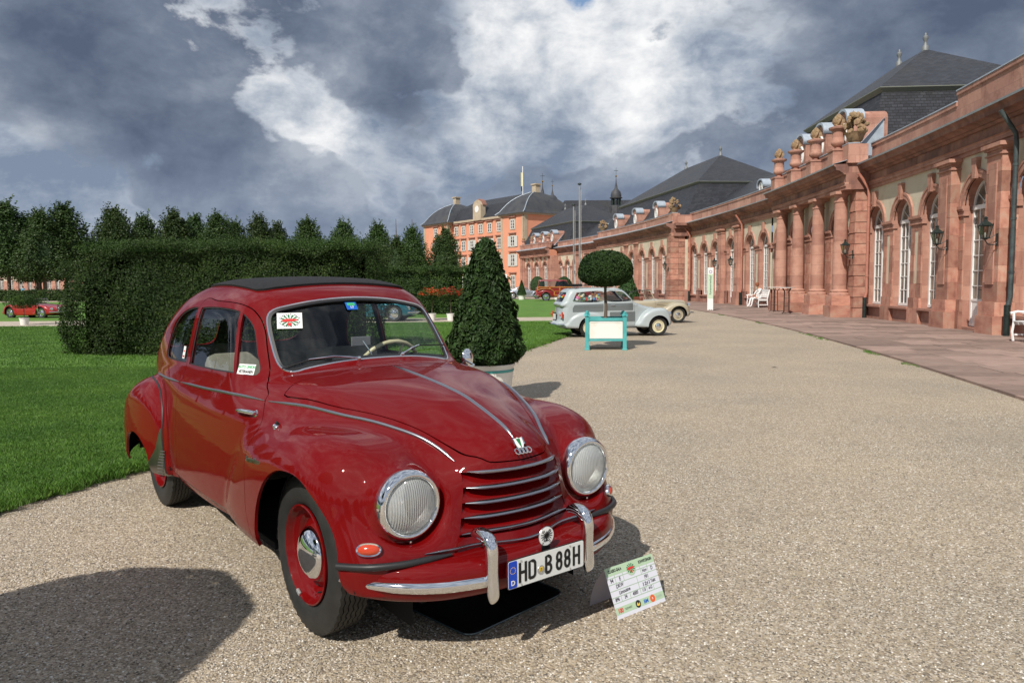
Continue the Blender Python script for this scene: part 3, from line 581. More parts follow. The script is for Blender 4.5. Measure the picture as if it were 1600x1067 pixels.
# --- roofs
def roof(pieces, name='roof', m=None):
    vs, fs, uv = [], [], []
    for quad in pieces:
        b = len(vs); vs += [tuple(p) for p in quad]; fs.append(tuple(range(b, b + len(quad))))
        P = [Vector(p) for p in quad]; ax = (P[1] - P[0]).normalized(); n = (P[1] - P[0]).cross(P[2] - P[0]).normalized(); ay = n.cross(ax)
        if abs(ax.z) > .7: ax, ay = ay, ax
        uv += [((p - P[0]).dot(ax), (p - P[0]).dot(ay)) for p in P]
    me = bpy.data.meshes.new(name); me.from_pydata(vs, [], fs); ul = me.uv_layers.new(name='UVMap'); ul.data.foreach_set('uv', [c for p in uv for c in p]); me.materials.append(m or M_slate); return link(name, me, wing)
def mansard(s0, s1, r0, r1, z0, zb, zt, ins=1.0, ridge=None, back=None):
    """steep lower slope, shallow upper slope, ridge along the curve"""
    back = back or r1 + ins
    A = [pol(s0, r0, z0), pol(s1, r0, z0), pol(s1, back, z0), pol(s0, back, z0)]
    B = [pol(s0 + ins, r0 + ins, zb), pol(s1 - ins, r0 + ins, zb), pol(s1 - ins, back - ins, zb), pol(s0 + ins, back - ins, zb)]
    sm = (r0 + back) / 2; rs = ridge or (s0 + (s1 - s0) * .38, s0 + (s1 - s0) * .62); C = [pol(rs[0], sm, zt), pol(rs[1], sm, zt)]
    seg = 6; L = lambda p, q, t: p + (q - p) * t
    lowers = []
    for i in range(4):
        a0, a1, b0, b1 = A[i], A[(i + 1) % 4], B[i], B[(i + 1) % 4]
        for k in range(4):      # slight bell curve of the lower slope
            f = lambda t: t ** .82
            t0, t1 = k / 4, (k + 1) / 4
            def P(u, v, t): p = L(a0, b0, u) if v == 0 else L(a1, b1, u); p = Vector((L(a0, b0, f(t)).x if v == 0 else L(a1, b1, f(t)).x, L(a0, b0, f(t)).y if v == 0 else L(a1, b1, f(t)).y, z0 + (zb - z0) * t)); return p
            lowers.append([P(0, 0, t0), P(0, 1, t0), P(0, 1, t1), P(0, 0, t1)])
    roof(lowers, 'lower_roof_slope')
    e = .18; B2 = [pol(s0 + ins - e, r0 + ins - e, zb + .1), pol(s1 - ins + e, r0 + ins - e, zb + .1), pol(s1 - ins + e, back - ins + e, zb + .1), pol(s0 + ins - e, back - ins + e, zb + .1)]
    ups = [[B2[0], B2[1], C[1], C[0]], [B2[1], B2[2], C[1]], [B2[2], B2[3], C[0], C[1]], [B2[3], B2[0], C[0]]]
    roof(ups, 'upper_roof_slope')
    M_g = mat('painted_eave', (.20, .21, .17), .6) if 'eave' not in _mesh else _mesh['eave']; _mesh['eave'] = M_g
    for i in range(4):
        a, b = B2[i], B2[(i + 1) % 4]; a2, b2 = B[i], B[(i + 1) % 4]
        roof([[a2 - Vector((0, 0, .12)), b2 - Vector((0, 0, .12)), b - Vector((0, 0, .03)), a - Vector((0, 0, .03))], [a - Vector((0, 0, .03)), b - Vector((0, 0, .03)), b, a]], 'eave_moulding', M_g)
    for c in C:
        f = MB().lathe([(.15, -.1), (.14, .12), (.07, .2), (.06, .35), (.12, .45), (.12, .55), (.05, .62), (.05, .7), (0, .76)], 10).build('roof_finial', M_zinc, wing, 40, loc=c)
def lean_roof(s0, s1, r0=161.55, z0=6.25, r1=166.5, z1=9.1, rb=172):
    n = max(2, int((s1 - s0) / 3)); P = []
    for i in range(n):
        a, b = s0 + (s1 - s0) * i / n, s0 + (s1 - s0) * (i + 1) / n
        P += [[pol(a, r0, z0), pol(b, r0, z0), pol(b, r1, z1), pol(a, r1, z1)], [pol(a, r1, z1), pol(b, r1, z1), pol(b, rb, z0), pol(a, rb, z0)]]
    roof(P, 'wing_roof'); sweep_arc('back_wall', [(0, 0), (-.3, 0), (-.3, z0), (0, z0)], s0, s1, rb - .1, M_sand, wing, 4)
mansard(-10.4, .3, 161.6, 167, 6.3, 9.3, 12.2, 1.15, (-5.0, -2.6), 169.5 + 2)
mansard(15.4, 38.6, 160.6, 170, 6.3, 9.1, 12.1, 1.9, (22.2, 29.4), 172)
mansard(49.5, 65.5, 161.4, 168, 6.3, 8.9, 11.6, 1.3, (56, 62), 172)
lean_roof(-30, -9.5, z1=10.0, r1=167.6); lean_roof(-.5, 17.5); lean_roof(36.5, 51)
# --- dormers
def dormer(s, r, z, w=1.05, h=1.5, dep=1.5):
    d = empty('dormer'); d.parent = wing; d.matrix_local = FR(s, r, z); hw = w / 2
    P = [(-hw, 0), (hw, 0), (hw, h)] + [(hw * math.cos(math.pi * i / 8), h + .34 * math.sin(math.pi * i / 8)) for i in range(1, 8)] + [(-hw, h)]
    MB().prism(P, 0, dep, 'y').build('dormer_front', M_sand, d)
    P = [(hw + .10, h - .02)] + [((hw + .1) * math.cos(math.pi * i / 8), h + .06 + .40 * math.sin(math.pi * i / 8)) for i in range(0, 9)] + [(-hw - .1, h - .02)]
    Q = P + [(x * .88, zz - .09) for x, zz in reversed(P)]; MB().prism(Q, -.14, dep * .38, 'y').build('dormer_roof', M_lead, d, 40)
    ov = [(.26 * math.cos(2 * math.pi * i / 20), h * .62 + .42 * math.sin(2 * math.pi * i / 20)) for i in range(20)]
    MB().tube([(x, -.03, zz) for x, zz in ov], .045, 6, True).build('oval_frame', M_frame, d, True)
    MB().add([(x, -.012, zz) for x, zz in ov], [tuple(range(20))]).build('pane', M_pane, d)
    mb = MB().box((-.015, -.03, h * .62 - .42), (.015, -.01, h * .62 + .42)); 
    for q in (-.14, .14): mb.box((-.26, -.03, h * .62 + q - .012), (.26, -.01, h * .62 + q + .012))
    mb.build('glazing_bars', M_frame, d)
    for sg in (-1, 1): MB().add([(sg * (hw + .02), -.05, 0), (sg * (hw + .02), dep * .9, 0), (sg * (hw + .02), dep * .9, h)] + [(sg * (hw + .30), -.05, 0), (sg * (hw + .10), dep * .9, h)], [(0, 1, 2), (0, 2, 4, 3)]).build('dormer_flashing', M_lead, d)
for s in (-9.9, -7.3, -4.8): dormer(s, 161.0, 6.45)
for s in (20.6, 26.2, 31.6): dormer(s, 160.2, 6.1)
for s in (52.9, 55.9, 58.9): dormer(s, 160.7, 6.1)
for s, r, z in ((7.4, 163.3, 7.0), (42, 163.3, 7.0)): 
    d = dormer(s, r, z, .9, .55, 1.9)
# --- urns and carved baskets on the parapet
def urn_mesh():
    return MB().box((-.34, -.34, 0), (.34, .34, .62)).box((-.38, -.38, .62), (.38, .38, .70)).lathe([(.16, .70), (.14, .80), (.20, .86), (.30, .96), (.31, 1.06), (.27, 1.12), (.26, 1.5), (.28, 1.56), (.40, 1.62), (.42, 1.70), (.30, 1.74), (.14, 1.78)], 20).mesh('urn', M_sand, 40)
def flame_mesh():
    vs = []; mb = MB(); random.seed(3)
    prof = [(.13, 1.76), (.18, 1.84), (.22, 1.94), (.20, 2.06), (.14, 2.18), (.07, 2.28), (.01, 2.34)]
    for j, (r, z) in enumerate(prof):
        for i in range(12): a = 2 * math.pi * i / 12 + j * .3; q = r * (1 + (.28 if (i + j) % 2 else -.15)); vs.append((q * math.cos(a), q * math.sin(a), z))
    mb.add(vs, [(j * 12 + i, j * 12 + (i + 1) % 12, (j + 1) * 12 + (i + 1) % 12, (j + 1) * 12 + i) for j in range(6) for i in range(12)]); return mb.mesh('carved_flame', M_ochre)
UM, FM = urn_mesh(), flame_mesh()
def urn(s, r, z=5.84, sc=1.0, name='urn'): o = put_at(name, UM, wing, s, r, z); o.matrix_local = FR(s, r, z) @ Matrix.Scale(sc, 4); link('carved_flame', FM, o); return o
for s in (-12.0, -9.45, -6.9, -4.55): urn(s, 160.02, sc=.84)
for s in (60.5, 57.6, 54.7, 52.0): urn(s, 159.8, sc=.75)
def basket(s, r, z, sc=1.0):
    b = empty('flower_basket'); b.parent = wing; b.matrix_local = FR(s, r, z) @ Matrix.Scale(sc, 4)
    MB().box((-.36, -.36, -.7), (.36, .36, .0)).build('pedestal', M_sand, b, bevel=.01)
    MB().lathe([(.22, 0), (.20, .12), (.26, .16), (.32, .34), (.38, .44), (.40, .46)], 18).build('basket_weave', M_ochre, b, 40)
    mb = MB(); rr = random.Random(int(s * 10)); bm = bmesh.new(); bmesh.ops.create_icosphere(bm, subdivisions=1, radius=1); Vb = [v.co.copy() for v in bm.verts]; Fb = [[v.index for v in f.verts] for f in bm.faces]; bm.free()
    for k in range(46):
        a = rr.uniform(0, 6.28); t = rr.random(); rad = (.62 * (1 - t * .75)) * rr.uniform(.55, 1.0); c = Vector((rad * math.cos(a), rad * math.sin(a), .42 + t * .75)); q = rr.uniform(.06, .13); sx = [rr.uniform(.6, 1.5) for _ in range(3)]
        mb.add([c + Vector((v.x * sx[0], v.y * sx[1], v.z * sx[2])) * q for v in Vb], Fb)
    mb.build('carved_flowers', M_ochre, b)
basket(-12.55, 160.45, 6.5, 1.0); basket(15.3, 159.9, 6.55, .95); basket(34.7, 159.9, 6.5, .95)
# --- drainpipes
for s, r, m_, z1 in ((-12.95, 160.86, M_pipe_r, 5.3), (-22.75, 160.86, M_pipe_d, 5.4), (3.95, 160.86, M_pipe_r, 5.3), (14.45, 160.86, M_pipe_r, 5.3), (35.9, 160.86, M_pipe_r, 5.3)):
    p = empty('drainpipe'); p.parent = wing; p.matrix_local = FR(s, r)
    MB().tube([(0, -.40, z1 + .1), (0, -.25, z1 - .1), (0, -.03, z1 - .45), (0, 0, z1 - .7), (0, 0, 1.0), (0, -.06, .75)], .055, 10).build('pipe', m_, p, True)
    MB().tube([(0, -.06, .8), (0, -.06, .0)], .075, 10).build('standpipe', M_iron, p, True)
    for z in (1.6, 2.9, 4.2): MB().lathe([(.066, -.03), (.066, .03)], 10, (0, 0, z)).build('pipe_collar', m_, p)
# ================================================================== pink palace block at the end
PB = Vector((2.1, 118, 0)); PBn = Vector((-.80, -.60, 0)); PT = Vector((-.60, .80, 0))      # corner, facade normal, facade direction leftwards
M_pink = noisy(mat('salmon_render', (.72, .33, .21), .9), [(.64, .27, .165), (.72, .32, .20)], .4, 6)
M_trim = noisy(mat('pale_stone_trim', (.45, .36, .25), .85), [(.38, .30, .21), (.50, .42, .31)], 1.2)
M_slf = noisy(mat('far_slate', (.04, .043, .05), .6), [(.030, .032, .038), (.052, .055, .064), (.068, .066, .060)], .8, 7, bump=.03, bscale=9)
M_shut = mat('window_shutter', (.55, .55, .52), .6); M_gold = mat('gilded_ball', (.8, .5, .12), .25, 1)
pal = empty('pink_palace_block', PB, math.atan2(PT.y, PT.x), 'salmon pink four storey palace block with dark domed roofs behind the trees', 'palace')
# local axes: x along the facade to the left and away, y into ... the garden is at +y because of the turn
def pwin(x, z, w, h, y, shut=False, nm='window'):
    f = MB().box((-w / 2 - .12, -.02, -.12), (w / 2 + .12, .06, h + .12)).build('window', M_trim, pal, loc=(x, y, z))
    mb = MB().box((-w / 2, .05, 0), (-w / 2 + .1, .10, h)).box((w / 2 - .1, .05, 0), (w / 2, .10, h)).box((-.05, .05, 0), (.05, .10, h)).box((-w / 2, .05, h - .1), (w / 2, .10, h)).box((-w / 2, .05, 0), (w / 2, .10, .1))
    for k in (1, 2): mb.box((-w / 2, .06, h * k / 3 - .03), (w / 2, .09, h * k / 3 + .03))
    mb.build('frame', M_frame, f); MB().box((-w / 2, .055, 0), (w / 2, .07, h)).build('pane', M_pane, f)
    MB().box((-w / 2 - .35, .0, h + .35), (w / 2 + .35, .28, h + .5)).build('hood_mould', M_dkst, f)
    if shut:
        for s in (-1, 1): MB().box((s * (w / 2 + .38) - .30, .07, 0), (s * (w / 2 + .38) + .30, .13, h)).build('shutter', M_shut, f)
HT = 12.6
# local y: PBn in local coordinates
_inv = Matrix.Rotation(-math.atan2(PT.y, PT.x), 3, 'Z'); SN = 1 if (_inv @ PBn).y > 0 else -1
def pbox(name, x0, x1, y0, y1, z0, z1, m): return MB().box((x0, min(SN * y0, SN * y1), z0), (x1, max(SN * y0, SN * y1), z1)).build(name, m, pal)
pbox('wall', 0, 6.2, -14, 0, 0, HT, M_pink); pbox('wall', 6.2, 22.5, -13, -1.1, 0, HT, M_pink); pbox('wall', 22.5, 31, -14, 0, 0, HT, M_pink)
for x in (0, 5.75, 22.5, 30.6): pbox('quoin_strip', x - .03, x + .5, -.5, .05, 0, HT - .3, M_trim)
pbox('quoin_strip', -.06, .3, -.6, .05, 0, HT - .3, M_trim)
for x0, x1, y in ((-.3, 6.5, .3), (6.2, 22.5, -.8), (22.2, 31.3, .3)): pbox('eave', x0, x1, -14.2, y, HT - .25, HT + .1, M_trim)
for z, h, sh in ((.6, 2.2, 0), (4.3, 1.9, 1), (7.4, 1.7, 1), (10.2, 1.5, 0)):
    for x, y in ((3.0, 0), (8.2, -1.1), (10.9, -1.1), (13.6, -1.1), (16.3, -1.1), (19.0, -1.1), (21.3, -1.1), (26.6, 0)):
        pwin(x, z, 1.15, h, SN * (y + .0) if SN > 0 else SN * y, bool(sh) and x in (3.0, 10.9, 16.3, 26.6))
if SN < 0:
    for o in pal.children:
        if o.name.startswith('window'): o.rotation_euler = (0, 0, math.pi)
def dome(x0, x1, y0, y1, z, h, nm='dome_roof'):
    vs = []; K = 8; cx_, cy_ = (x0 + x1) / 2, (y0 + y1) / 2
    for k in range(K + 1):
        t = k / K; f = float(np.interp(t, [0, .04, .2, .35, .5, .65, .8, .92, 1], [1.03, .96, .88, .80, .71, .60, .45, .28, .13])); zz = z + h * t
        for sx, sy in ((-1, -1), (1, -1), (1, 1), (-1, 1)): vs.append((cx_ + sx * (x1 - x0) / 2 * f, cy_ + sy * abs(y1 - y0) / 2 * f, zz))
    MB().add(vs, [(k * 4 + j, k * 4 + (j + 1) % 4, k * 4 + 4 + (j + 1) % 4, k * 4 + 4 + j) for k in range(K) for j in range(4)] + [(K * 4, K * 4 + 1, K * 4 + 2, K * 4 + 3)]).build(nm, M_slf, pal)
    MB().box((cx_ - .5, cy_ - .5, z + h - .3), (cx_ + .5, cy_ + .5, z + h + 1.2)).box((cx_ - .65, cy_ - .65, z + h + 1.2), (cx_ + .65, cy_ + .65, z + h + 1.4)).build('chimney', M_trim, pal)
    for sx in (-1, 1):
        pts = [(vs[k * 4 + (2 if sx > 0 else 3)][0], vs[k * 4 + (2 if SN > 0 else 1)][1] + SN * .05, vs[k * 4][2] + .05) for k in range(K + 1)]; MB().tube(pts, .07, 5).build('hip_flashing', M_lead, pal)
ya, yb = sorted((SN * -10.5, SN * .4)); dome(-.4, 6.9, ya, yb, HT, 3.7); ya, yb = sorted((SN * -9.5, SN * .4)); dome(21.9, 31.2, ya, yb, HT, 3.8)
y_a, y_b, y_c = SN * -1.0, SN * -3.2, SN * -7
rf_ = [[(6, y_a, HT + .1), (23, y_a, HT + .1), (23, y_b, HT + 2.6), (6, y_b, HT + 2.6)], [(6, y_b, HT + 2.6), (23, y_b, HT + 2.6), (23, y_c, HT + 4.2), (6, y_c, HT + 4.2)], [(6, y_c, HT + 4.2), (23, y_c, HT + 4.2), (23, SN * -13, HT), (6, SN * -13, HT)]]
o_ = roof(rf_, 'main_roof'); o_.parent = pal
for x, y, z, m_, d in ((14.2, -1.05, 12.4, M_trim, 0),):
    MB().prism([(-1.2, 0), (1.2, 0), (1.2, 2.6), (.8, 3.2), (0, 3.5), (-.8, 3.2), (-1.2, 2.6)], -.5, .5, 'y').build('clock_gable', M_trim, pal, loc=(x, SN * -1.2, z)); MB().lathe([(0, 0), (.55, 0), (.6, -.1)], 20, (0, 0, 0), 'y').build('clock_face', M_frame, pal, loc=(x, SN * -.66, z + 1.9)); MB().prism([(-1.3, 2.5), (1.3, 2.5), (1.3, 2.7), (.9, 3.4), (0, 3.7), (-.9, 3.4), (-1.3, 2.7)], -.6, .2, 'y').build('gable_cap', M_dkst, pal, loc=(x, SN * -1.3, z))
# roofs and spires of the buildings further back
back = empty('rear_palace_buildings', (8, 128, 0), 0, 'dark slate roofs of the palace core rising behind the pink block', 'palace')
def ridge(x0, x1, y0, y1, z0, z1):
    ym = (y0 + y1) / 2; h = (y1 - y0) / 2; P = [[(x0, y0, z0), (x1, y0, z0), (x1 - h * .7, ym, z1), (x0 + h * .7, ym, z1)], [(x1, y0, z0), (x1, y1, z0), (x1 - h * .7, ym, z1)], [(x1, y1, z0), (x0, y1, z0), (x0 + h * .7, ym, z1), (x1 - h * .7, ym, z1)], [(x0, y1, z0), (x0, y0, z0), (x0 + h * .7, ym, z1)]]
    o = roof(P, 'slate_roof'); o.parent = back; MB().box((x0 + .3, y0 + .3, 0), (x1 - .3, y1 - .3, z0)).build('wall', M_pink, back)
ridge(-2, 20, 0, 10, 11.2, 16.0); ridge(-6, 14, 14, 24, 11.5, 17.0); ridge(6, 26, -6, 4, 9.5, 13.2)
def spire(x, y, z, s, lantern=True):
    t = empty('bell_turret', (x, y, z)); t.parent = back; t.scale = (s, s, s)
    if lantern:
        MB().lathe([(1.5, -3), (1.5, 0), (1.2, .2)], 8).build('turret_base', M_slf, t)
        for i in range(8): a = 2 * math.pi * (i + .5) / 8; MB().box((-.16, -.16, 0), (.16, .16, 1.7)).build('turret_post', M_iron, t, loc=(1.0 * math.cos(a), 1.0 * math.sin(a), .2))
        MB().lathe([(0, 1.9), (1.45, 1.8), (1.5, 2.0), (1.2, 2.1), (1.25, 2.6), (1.05, 3.3), (.6, 3.8), (.35, 4.1), (.3, 4.6), (.12, 5.4), (.06, 6.6), (0, 6.8)], 8).build('turret_cap', M_slf, t, 50)
    else: MB().lathe([(1.6, -1.0), (1.5, -.2), (1.0, .5), (.4, .9), (.3, 1.4), (.12, 2.2), (.06, 3.6), (0, 3.8)], 10).build('turret_cap', M_slf, t, 50)
    h = 6.9 if lantern else 3.6; MB().lathe([(0, -.3), (.28, 0), (0, .3)], 10, (0, 0, h)).build('gilded_ball', M_gold, t, 60); MB().box((-.03, -.03, h), (.03, .03, h + 1.9)).box((-.5, -.03, h + 1.2), (.5, .03, h + 1.28)).build('cross', M_iron, t)
spire(9.6, -2, 14.2, .72); spire(-2.2, 9, 17.0, .8, False); spire(-.2, 13, 17.4, .62, False)
fp = empty('roof_flagpole', (2.0, 124, 0), 0, 'thin white flagpole with a yellow and black flag above the pink palace', 'flagpole')
MB().tube([(0, 0, 12), (0, 0, 20.6)], .07, 6).build('pole', M_frame, fp); mf = mat('flag_yellow', (.75, .62, .05), .8); mk = mat('flag_black', (.02, .02, .02), .8)
MB().box((-.28, -.03, 17.4), (-.06, .03, 19.6)).build('flag_upper', mf, fp); MB().box((-.26, -.03, 16.6), (-.06, .03, 17.4)).build('flag_lower', mk, fp)
# ================================================================== mirror wing far across the garden
far = empty('far_palace_wing', (0, 0, 0), 0, 'distant red sandstone wing with arched white windows seen under the trees at far left', 'palace')
_keep = wing; 
for i in range(17):
    s = 216 + i * 2.75
    put_at('wall', cached(('w', 2.75, .7, .54), lambda: wall_mesh(2.75, .7, .54, ZS, TOPZ)), far, s); put_at('spandrel', cached(('sp', 2.75, .7), lambda: spandrel_mesh(2.75, .7, ZS, TOPZ)), far, s); put_at('archivolt', cached(('av', .7), lambda: archivolt_mesh(.7, ZS)), far, s)
    wn = put_at('window', cached(('win', .7, 'f'), lambda: window_mesh(.7, .56, ZS - .02)), far, s, dy=.3); link('pane', cached(('pane', .7, 'f'), lambda: pane_mesh(.7, .56, ZS - .02)), wn)
entablature(far, 214, 262)
o_ = roof([[pol(214, 161.5, 6.3), pol(238, 161.5, 6.3), pol(238, 167, 9.2), pol(214, 167, 9.2)], [pol(238, 161.5, 6.3), pol(262, 161.5, 6.3), pol(262, 167, 9.2), pol(238, 167, 9.2)]], 'wing_roof'); o_.parent = far
# ================================================================== terrace of red slabs
M_slab = stone_mat('paving_stone', [(.19, .138, .115), (.29, .20, .165), (.25, .19, .16)], rnd=.30, brick=False, scale=2.5)
def terrace():
    base = arc_sheet('terrace_bed', -36, 62, 156.42, 161.6, .016, M_gravel and noisy(mat('terrace_joint', (.12, .09, .07), .95), [(.09, .07, .055), (.16, .12, .10)], 5), 90)
    base.name = 'terrace'; rr = random.Random(5); s = -35.0; cnt = 0; sm = MB()
    while s < 62:
        ds = rr.choice((.46, .52, .60)); M = FR(s + ds / 2); r = 156.38; near = s < -2
        while r < 160.86:
            dr = rr.choice((.7, .85, 1.0, 1.25)); 
            if r + dr > 160.5: dr = 160.88 - r
            g = .007; a = (-ds / 2 + g, r - RF + g, .0); b = (ds / 2 - g, r - RF + dr - g, .036 + rr.uniform(-.003, .003)); y_ = pol(s, r).y
            if near and cnt < 300 and y_ > 6.2:
                stone(base, M, a, b, 'paving_slab', 0).data = SLAB; cnt += 1
            else:
                v = [M @ Vector(p) for p in ((a[0], a[1], b[2]), (b[0], a[1], b[2]), (b[0], b[1], b[2]), (a[0], b[1], b[2]), (a[0], a[1], 0), (b[0], a[1], 0))]
                sm.add(v, [(0, 1, 2, 3), (4, 5, 1, 0)])
            r += dr
        s += ds
    o = sm.build('paving_slab', M_slabf, base, fixn=False); o['kind'] = 'stuff'
SLAB = MB().box((-.5, -.5, -.5), (.5, .5, .5)).mesh('paving_slab', M_slab)
M_slabf = stone_mat('paving_stone_far', [(.19, .138, .115), (.29, .20, .165), (.25, .19, .16)], brick=False, scale=.9)
def isl(m):
    nt = m.node_tree; b = nt.nodes['Principled BSDF']; src = b.inputs['Base Color'].links[0].from_socket; ge = N_(m, 'ShaderNodeNewGeometry'); mr = N_(m, 'ShaderNodeMapRange'); nt.links.new(ge.outputs['Random Per Island'], mr.inputs[0]); mr.inputs[3].default_value = .7; mr.inputs[4].default_value = 1.3
    hs = N_(m, 'ShaderNodeHueSaturation'); nt.links.new(mr.outputs[0], hs.inputs['Value']); nt.links.new(src, hs.inputs['Color']); nt.links.new(hs.outputs[0], b.inputs['Base Color'])
isl(M_slabf); terrace()
# ================================================================== the red saloon: implicit body, cut into panels
def smax_r(a, b, r, p=2.0):
    u = np.maximum(a / r + 1, 0); v = np.maximum(b / r + 1, 0)
    return np.where((u > 0) & (v > 0), r * ((u ** p + v ** p) ** (1 / p) - 1), np.maximum(a, b))
def smin_k(a, b, k):
    h = np.clip(.5 + .5 * (b - a) / k, 0, 1); return b + (a - b) * h - k * h * (1 - h)
class Poly2:
    """smoothed signed distance to a closed curve, sampled on a grid"""
    def __init__(s, pts, lo, hi, step=.012, n=6, blur=2, spline=True):
        P = crom(pts, n, True) if spline else np.array(pts, float); A = P; B = np.roll(P, -1, 0)
        s.lo = np.array(lo); s.st = step
        gx = np.arange(lo[0], hi[0] + step, step); gy = np.arange(lo[1], hi[1] + step, step)
        s.g = Poly2.sd(A, B, gx[:, None] + 0 * gy[None], gy[None] + 0 * gx[:, None])
        for _ in range(blur):
            g = np.pad(s.g, 1, mode='edge'); g = (g[:-2] + 2 * g[1:-1] + g[2:]) / 4; s.g = (g[:, :-2] + 2 * g[:, 1:-1] + g[:, 2:]) / 4
    @staticmethod
    def sd(A, B, X, Y):
        d = np.full(X.shape, 1e9); ins = np.zeros(X.shape, bool)
        for a, b in zip(A, B):
            e = b - a; L = e @ e
            if L < 1e-14: continue
            t = np.clip(((X - a[0]) * e[0] + (Y - a[1]) * e[1]) / L, 0, 1)
            d = np.minimum(d, (X - a[0] - t * e[0]) ** 2 + (Y - a[1] - t * e[1]) ** 2)
            if abs(e[1]) > 1e-12:
                c = ((a[1] > Y) != (b[1] > Y)) & (X < e[0] * (Y - a[1]) / e[1] + a[0]); ins ^= c
        d = np.sqrt(d); return np.where(ins, -d, d)
    def __call__(s, x, y):
        u = np.clip((x - s.lo[0]) / s.st, 0, s.g.shape[0] - 1.001); v = np.clip((y - s.lo[1]) / s.st, 0, s.g.shape[1] - 1.001)
        i = u.astype(int); j = v.astype(int); fu = u - i; fv = v - j; g = s.g
        return (g[i, j] * (1 - fu) + g[i + 1, j] * fu) * (1 - fv) + (g[i, j + 1] * (1 - fu) + g[i + 1, j + 1] * fu) * fv
def curve1(pts, lo=-4.0, hi=1.2):
    P = crom(sorted(pts), 10); xs = np.linspace(lo, hi, 1200); ys = np.interp(xs, P[:, 0], P[:, 1]); sl = np.gradient(ys, xs); nrm = np.sqrt(1 + np.minimum(sl * sl, 9))
    return (lambda x: np.interp(x, xs, ys)), (lambda x: np.interp(x, xs, nrm))
def sst(x, a, b):
    t = np.clip((x - a) / (b - a), 0, 1); return t * t * (3 - 2 * t)
LO, HI = (-3.9, -.1), (1.1, 1.8)
S_hull = Poly2([(.44, .24), (.55, .35), (.585, .40), (.57, .44), (.548, .49), (.545, .54), (.55, .62), (.55, .70), (.53, .765), (.475, .815), (.394, .856), (.24, .908), (.1, .945), (-.2, .988), (-.62, 1.028), (-1.0, 1.04), (-1.8, 1.03), (-2.4, 1.0),
                (-2.85, .92), (-3.2, .80), (-3.42, .62), (-3.5, .42), (-3.48, .28), (-3.3, .25), (-2, .25), (-1, .25), (0, .24)], LO, HI)
W_hull, Wn_hull = curve1([(-4, .1), (-3.6, .3), (-3.4, .42), (-3.2, .49), (-2.9, .57), (-2.6, .63), (-2.2, .66), (-1.8, .685), (-1.3, .69), (-.9, .675), (-.6, .645), (-.3, .585), (0, .495), (.2, .415), (.35, .34), (.5, .285), (.65, .25), (1.2, .2)])
B_z, _ = curve1([(-1, .02), (.2, .02), (.3, .045), (.45, .055), (.6, .052), (.72, .04), (.84, .018), (.93, .0), (1.1, -.01), (2, -.01)], -1, 2)
S_ff = Poly2([(.47, .22), (.52, .32), (.53, .41), (.475, .49), (.415, .58), (.375, .68), (.28, .785), (.12, .828), (-.05, .836), (-.22, .826), (-.4, .79), (-.6, .715), (-.78, .62), (-.95, .5), (-1.08, .36), (-1.15, .22), (-.5, .2)], LO, HI)
W_ff, Wn_ff = curve1([(-4, .5), (-1.35, .50), (-1.1, .62), (-.82, .725), (-.5, .77), (-.2, .772), (0, .765), (.15, .752), (.3, .72), (.4, .685), (.47, .64), (.54, .56), (.6, .46), (.8, .2), (1.2, .1)])
S_rf = Poly2([(-2.0, .2), (-1.985, .4), (-2.0, .56), (-2.07, .69), (-2.2, .79), (-2.38, .842), (-2.6, .835), (-2.85, .77), (-3.08, .65), (-3.25, .48), (-3.33, .3), (-3.33, .2), (-2.6, .18)], LO, HI)
W_rf, Wn_rf = curve1([(-4, .4), (-3.4, .58), (-3.15, .72), (-2.9, .805), (-2.65, .835), (-2.4, .825), (-2.2, .785), (-2.05, .74), (-1.95, .72), (1, .7)])
S_gh = Poly2([(-.60, .85), (-.615, .98), (-.66, 1.06), (-.775, 1.2), (-.90, 1.345), (-.99, 1.405), (-1.15, 1.442), (-1.45, 1.468), (-1.8, 1.468), (-2.15, 1.44), (-2.45, 1.385), (-2.75, 1.285), (-3.0, 1.15), (-3.2, .98), (-3.28, .8), (-2, .75)], LO, HI, blur=1)
W_gh, Wn_gh = curve1([(-4, .3), (-3.4, .42), (-3.2, .48), (-3.0, .535), (-2.75, .59), (-2.45, .63), (-2.1, .65), (-1.7, .65), (-1.3, .655), (-1.0, .65), (-.8, .64), (-.6, .63), (0, .6), (1.2, .6)])
